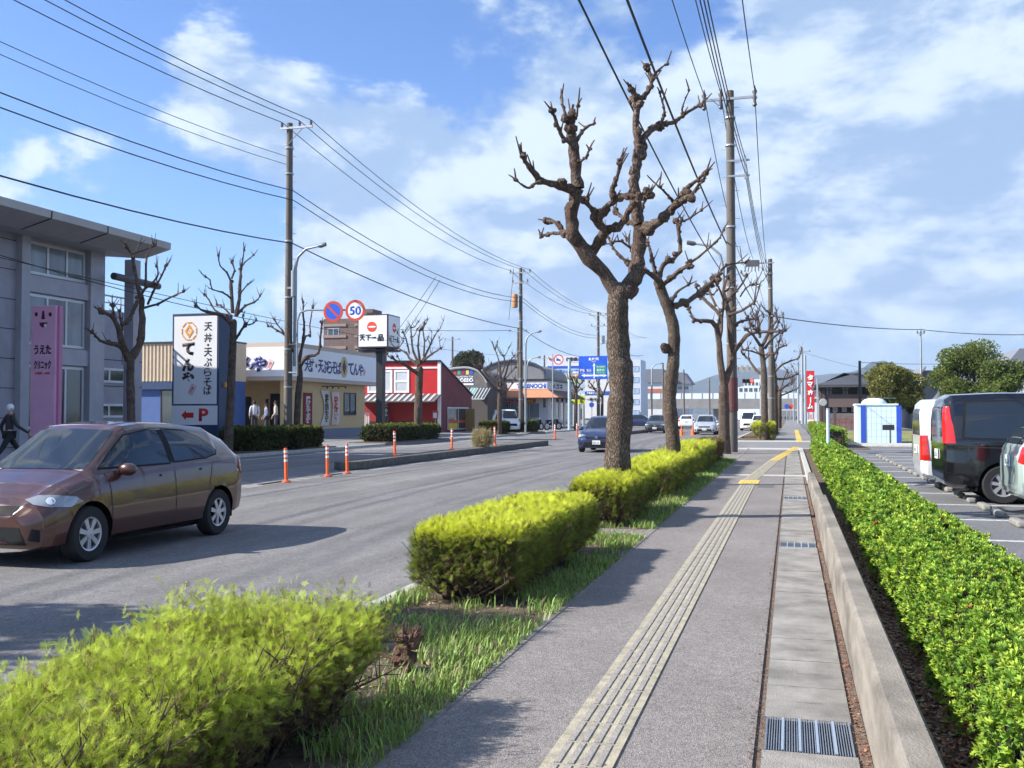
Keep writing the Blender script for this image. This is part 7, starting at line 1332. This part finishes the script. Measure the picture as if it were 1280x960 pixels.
# ================================================================ people
# shared
skin_c = mat('skin', (.45, .27, .19), .6)
def skinned(nm, joints, edges, m, parent, root=0, lv=1):
    me = bpy.data.meshes.new(nm); me.from_pydata([j[:3] for j in joints], edges, []); o = bpy.data.objects.new('tmp', me); COL.objects.link(o); o.modifiers.new('s', 'SKIN')
    sk = me.skin_vertices[0].data
    for i, j in enumerate(joints): sk[i].radius = (j[3], j[4] if len(j) > 4 else j[3]); sk[i].use_root = (i == root)
    sb_ = o.modifiers.new('u', 'SUBSURF'); sb_.levels = lv; sb_.render_levels = lv; bpy.context.view_layer.update()
    r = bpy.data.meshes.new_from_object(o.evaluated_get(bpy.context.evaluated_depsgraph_get())); bpy.data.objects.remove(o)
    for f in r.polygons: f.use_smooth = True
    return finish(r, nm, [m], parent)
def person(label, loc, rz, h=1.7, top=(.05, .05, .055), bottom=(.03, .03, .04), hair=(.02, .015, .012), walk=0.0, hat=None, arm=.15, lean=0, group=None):
    t = thing('person', label, 'person', (0, 0, 0), 0, group); s = h/1.72; w = walk; J = []; Ed = []
    def add(x, y, z, r, r2=None, par=None):
        J.append((x*s, y*s, z*s, r*s, (r2 or r)*s)); i = len(J)-1
        if par is not None: Ed.append((par, i))
        return i
    pel = add(0, 0, .93, .13, .10); wa = add(.01, 0, 1.10, .12, .095, pel); ch = add(.02+lean*.5, 0, 1.32, .14, .105, wa); nk0 = add(.02+lean, 0, 1.45, .065, .06, ch); nk = add(.03+lean, 0, 1.50, .052, .052, nk0); hd = add(.045+lean, 0, 1.58, .078, .075, nk); ht = add(.04+lean, 0, 1.655, .068, .07, hd)
    hands = []
    for sd_, ph in ((1, w), (-1, -w)):
        hp_ = add(0, sd_*.09, .90, .09, .09, pel); kn = add(ph*.26+.03, sd_*.10, .50, .062, .062, hp_); an = add(ph*.42-(.10 if ph < 0 else 0), sd_*.10, .10+(.05 if ph < 0 else 0), .042, .042, kn); he = add(ph*.42-.02-(.10 if ph < 0 else 0), sd_*.10, .05+(.04 if ph < 0 else 0), .042, .04, an); add(ph*.42+.15-(.10 if ph < 0 else 0), sd_*.115, .03+(.02 if ph < 0 else 0), .035, .028, he)
        sh_ = add(.02+lean, sd_*.175, 1.40, .062, .06, nk0); el = add(.0-ph*.15+lean, sd_*.23, 1.13, .044, .044, sh_); wr_ = add(.03-ph*.30+arm, sd_*.235, .92, .030, .030, el); pa = add(.05-ph*.32+arm, sd_*.232, .86, .030, .018, wr_)
        bx, bz = .05-ph*.32+arm, .86
        for k, (dx, L_) in enumerate(((-.028, .058), (-.010, .07), (.008, .066), (.024, .052))):
            a = add(bx+dx*.6+.01, sd_*.228, bz-.05, .009, .009, pa); add(bx+dx*.7+.022, sd_*.222, bz-.05-L_*.8, .0075, .0075, a)
        a = add(bx+.04, sd_*.215, bz-.02, .010, .010, pa); add(bx+.055, sd_*.205, bz-.055, .008, .008, a)
    J0 = list(J)
    for q in (pel, wa, ch): J[q] = (*J[q][:3], J[q][3]*.78, J[q][4]*.78)
    skinned('body', J, Ed, skin_c, t); J[:] = J0
    def sub(names, nm, m, g): # clothing shell on the same joints
        idx = {n: i for i, n in enumerate(names)}; JJ = [(J[n][0], J[n][1], J[n][2], J[n][3]*g, J[n][4]*g) for n in names]; EE = [(idx[a], idx[b]) for a, b in Ed if a in idx and b in idx]; return skinned(nm, JJ, EE, m, t)
    L0, R0 = 7, 7+9+10; 
    sub([pel, L0, L0+1, L0+2, R0, R0+1, R0+2], 'trousers', mat('cloth_%02d%02d%02d' % tuple(int(c*100) for c in bottom), bottom, .9), 1.14)
    sub([pel, wa, ch, nk0, L0+5, L0+6, L0+7, R0+5, R0+6, R0+7], 'jacket', mat('cloth_%02d%02d%02d' % tuple(int(c*100) for c in top), top, .85), 1.17)
    for q in (L0, R0): sub([q+3, q+4], 'shoe', blackp, 1.2)
    b = MB(); hx, hz_ = (.035+lean)*s, 1.63*s; b.ball((hx-.012*s, 0, hz_+.008*s), .098*s, .088*s, .105*s, 14); hm = b.build('hair' if hat is None else 'cap', mat('hair_%02d' % int(hair[0]*100), hair, .8) if hat is None else mat('cap_white', hat, .7), t, True)
    b = MB(); fx = (.045+lean)*s+.080*s; b.ball((fx, 0, 1.585*s), .018*s, .012*s, .022*s, 8); b.build('nose', skin_c, t, True)
    for s_ in (1, -1): b = MB(); b.ball((fx-.012*s, s_*.032*s, 1.61*s), .010*s, .014*s, .008*s, 8); b.build('eye', INK, t); b = MB(); b.ball(((.03+lean)*s, s_*.084*s, 1.595*s), .018*s, .010*s, .028*s, 8); b.build('ear', skin_c, t, True)
    b = MB(); b.ball((fx-.008*s, 0, 1.552*s), .008*s, .024*s, .005*s, 8); b.build('mouth', mat('lips', (.35, .12, .10), .6), t)
    t.location = loc; t.rotation_euler = (0, 0, rz); return t
p = P(11, 560, X=-20.9); person('person in dark clothes and white cap walking on the far pavement, left edge', (p.x, p.y, .015), math.radians(60), 1.74, (.035, .035, .04), (.02, .02, .025), hat=(.75, .76, .78), walk=.9)
for px, lab, top, bot, h, rz in ((318, 'person in a white jacket and dark trousers, leftmost of three waiting at the tan restaurant', (.62, .62, .66), (.05, .05, .06), 1.74, 2.2), (333, 'shorter person in grey-blue, middle of the three waiting at the tan restaurant', (.22, .24, .36), (.035, .035, .05), 1.6, -2.4), (345, 'person in a beige top, rightmost of the three waiting beside the utility pole', (.50, .42, .36), (.06, .06, .07), 1.72, 3.6)):
    p = P(px, 540, Y=47.2); person(lab, (p.x, p.y, .44), rz, h, top, bot, group='people waiting outside the tan restaurant')
SKY_BLOBS = [(430, 50, 150, -.30), (80, 30, 140, -.20), (60, 260, 150, -.06), (250, 300, 120, -.12), (640, 60, 70, -.04), (700, 150, 110, .10), (350, 360, 130, .05), (1230, 180, 160, .10), (1000, 380, 160, .05),
             (230, 95, 55, .14), (300, 140, 80, .12), (440, 200, 120, .20), (520, 290, 120, .10), (70, 180, 90, .12), (580, 260, 170, .12), (820, 60, 150, .08), (1080, 90, 200, .10), (1100, 280, 220, .12), (880, 230, 160, .08), (560, 10, 60, .05)]
SKY_TINT = (.47, .66, .95, 1); CLOUD_LIT = (3.7, 4.3, 5.0, 1); CLOUD_SHADE = (1.75, 2.5, 3.7, 1); SKY_STR = .12; EXPO = 0.97; HAZE = .00013
# ================================================================ light, sky, view
SAZ = math.radians(24); SEL = math.radians(36)
sd = bpy.data.lights.new('sun', 'SUN'); so = bpy.data.objects.new('sun', sd); COL.objects.link(so); sd.energy = 5.0; sd.angle = math.radians(.5); sd.color = (1, .95, .87)
sv = Vector((-math.cos(SAZ)*math.cos(SEL), -math.sin(SAZ)*math.cos(SEL), math.sin(SEL)))   # towards the sun
so.rotation_euler = sv.to_track_quat('Z', 'Y').to_euler(); so.location = (0, 0, 60)
W = bpy.data.worlds.new('World'); sc.world = W; W.use_nodes = True; nt = W.node_tree; N = nt.nodes; L = nt.links; bg = N['Background']
sky = N.new('ShaderNodeTexSky'); sky.sky_type = 'NISHITA'; sky.sun_disc = False; sky.sun_elevation = SEL; sky.sun_rotation = math.atan2(sv.x, sv.y); sky.air_density = 1.0; sky.dust_density = .6; sky.ozone_density = 2.0
tc = N.new('ShaderNodeTexCoord'); D0 = tc.outputs['Generated']
def math_(op, a, b=None, c=None):
    m = N.new('ShaderNodeMath'); m.operation = op
    for i, q in enumerate((a, b, c)):
        if q is None: continue
        if isinstance(q, (int, float)): m.inputs[i].default_value = q
        else: L.new(q, m.inputs[i])
    return m.outputs[0]
sx = N.new('ShaderNodeSeparateXYZ'); L.new(D0, sx.inputs[0]); z = math_('MAXIMUM', sx.outputs[2], .0); zz = math_('ADD', z, .16)
cx = N.new('ShaderNodeCombineXYZ'); L.new(math_('DIVIDE', sx.outputs[0], zz), cx.inputs[0]); L.new(math_('DIVIDE', sx.outputs[1], zz), cx.inputs[1])
def noise(vec, scale, detail, rough, dist=0, off=(0, 0, 0), st=(1, 1, 1)):
    mp = N.new('ShaderNodeMapping'); mp.inputs['Location'].default_value = off; mp.inputs['Scale'].default_value = st; L.new(vec, mp.inputs[0]); n = N.new('ShaderNodeTexNoise'); n.inputs['Scale'].default_value = scale; n.inputs['Detail'].default_value = detail; n.inputs['Roughness'].default_value = rough; n.inputs['Distortion'].default_value = dist; L.new(mp.outputs[0], n.inputs['Vector']); return n.outputs[0]
s3 = (1.0, 1.0, 2.0); oo = (3.1, 1.7, .4); k_ = .035
n1 = noise(D0, 4.2, 14, .60, .15, oo, s3); n2 = noise(D0, 4.2, 8, .60, .15, (oo[0]+sv.x*k_, oo[1]+sv.y*k_, oo[2]+2*sv.z*k_*1.6), s3); n3 = noise(D0, 1.6, 4, .5, 0, (9, 2, 5), s3)
bias = None
for px, py, r, a in SKY_BLOBS:
    d = ray(px, py).normalized(); v = N.new('ShaderNodeVectorMath'); v.operation = 'DISTANCE'; L.new(D0, v.inputs[0]); v.inputs[1].default_value = d
    q = math_('DIVIDE', v.outputs['Value'], r/FPX); g = math_('MULTIPLY', math_('EXPONENT', math_('MULTIPLY', math_('MULTIPLY', q, q), -1.0)), a); bias = g if bias is None else math_('ADD', bias, g)
den = math_('ADD', n1, bias)
mr = N.new('ShaderNodeMapRange'); mr.interpolation_type = 'SMOOTHSTEP'; L.new(den, mr.inputs[0]); mr.inputs[1].default_value = .47; mr.inputs[2].default_value = .565
lowfade = N.new('ShaderNodeMapRange'); L.new(sx.outputs[2], lowfade.inputs[0]); lowfade.inputs[1].default_value = .0; lowfade.inputs[2].default_value = .10; lowfade.inputs[3].default_value = .25; lowfade.inputs[4].default_value = .92
cf = math_('MULTIPLY', mr.outputs[0], lowfade.outputs[0])
skm = N.new('ShaderNodeMix'); skm.data_type = 'RGBA'; skm.blend_type = 'MULTIPLY'; skm.inputs[0].default_value = 1; L.new(sky.outputs[0], skm.inputs[6]); skm.inputs[7].default_value = SKY_TINT
cc = N.new('ShaderNodeMix'); cc.data_type = 'RGBA'; cc.inputs[6].default_value = CLOUD_LIT; cc.inputs[7].default_value = CLOUD_SHADE
cs = N.new('ShaderNodeMapRange'); cs.interpolation_type = 'SMOOTHSTEP'; L.new(math_('ADD', math_('MULTIPLY', math_('SUBTRACT', n2, n1), 1.0), math_('MULTIPLY', math_('SUBTRACT', n3, .5), .18)), cs.inputs[0]); cs.inputs[1].default_value = -.10; cs.inputs[2].default_value = .07; L.new(cs.outputs[0], cc.inputs[0])
fm = N.new('ShaderNodeMix'); fm.data_type = 'RGBA'; L.new(cf, fm.inputs[0]); L.new(skm.outputs[2], fm.inputs[6]); L.new(cc.outputs[2], fm.inputs[7]); L.new(fm.outputs[2], bg.inputs[0]); bg.inputs[1].default_value = SKY_STR
sc.view_settings.view_transform = 'Standard'; sc.view_settings.look = 'None'; sc.view_settings.gamma = 1; sc.view_settings.exposure = EXPO
sc.cycles.max_bounces = 5; sc.cycles.diffuse_bounces = 3; sc.cycles.use_adaptive_sampling = True; sc.cycles.adaptive_threshold = .02; sc.cycles.transparent_max_bounces = 8; sc.cycles.volume_bounces = 0
hb = MB(); hb.box(-6500, -420, -1.2, 6500, 6600, 380)
hz = bpy.data.materials.new('air_haze'); hz.use_nodes = True; hn = hz.node_tree.nodes; hn.remove(hn['Principled BSDF']); pv = hn.new('ShaderNodeVolumePrincipled'); pv.inputs['Density'].default_value = HAZE; pv.inputs['Color'].default_value = (.72, .82, 1, 1); pv.inputs['Anisotropy'].default_value = .2; hz.node_tree.links.new(pv.outputs[0], hn['Material Output'].inputs['Volume'])
if HAZE: hb.build('haze', hz, kind='stuff', label='thin pale blue air haze over the whole street', cat='haze')
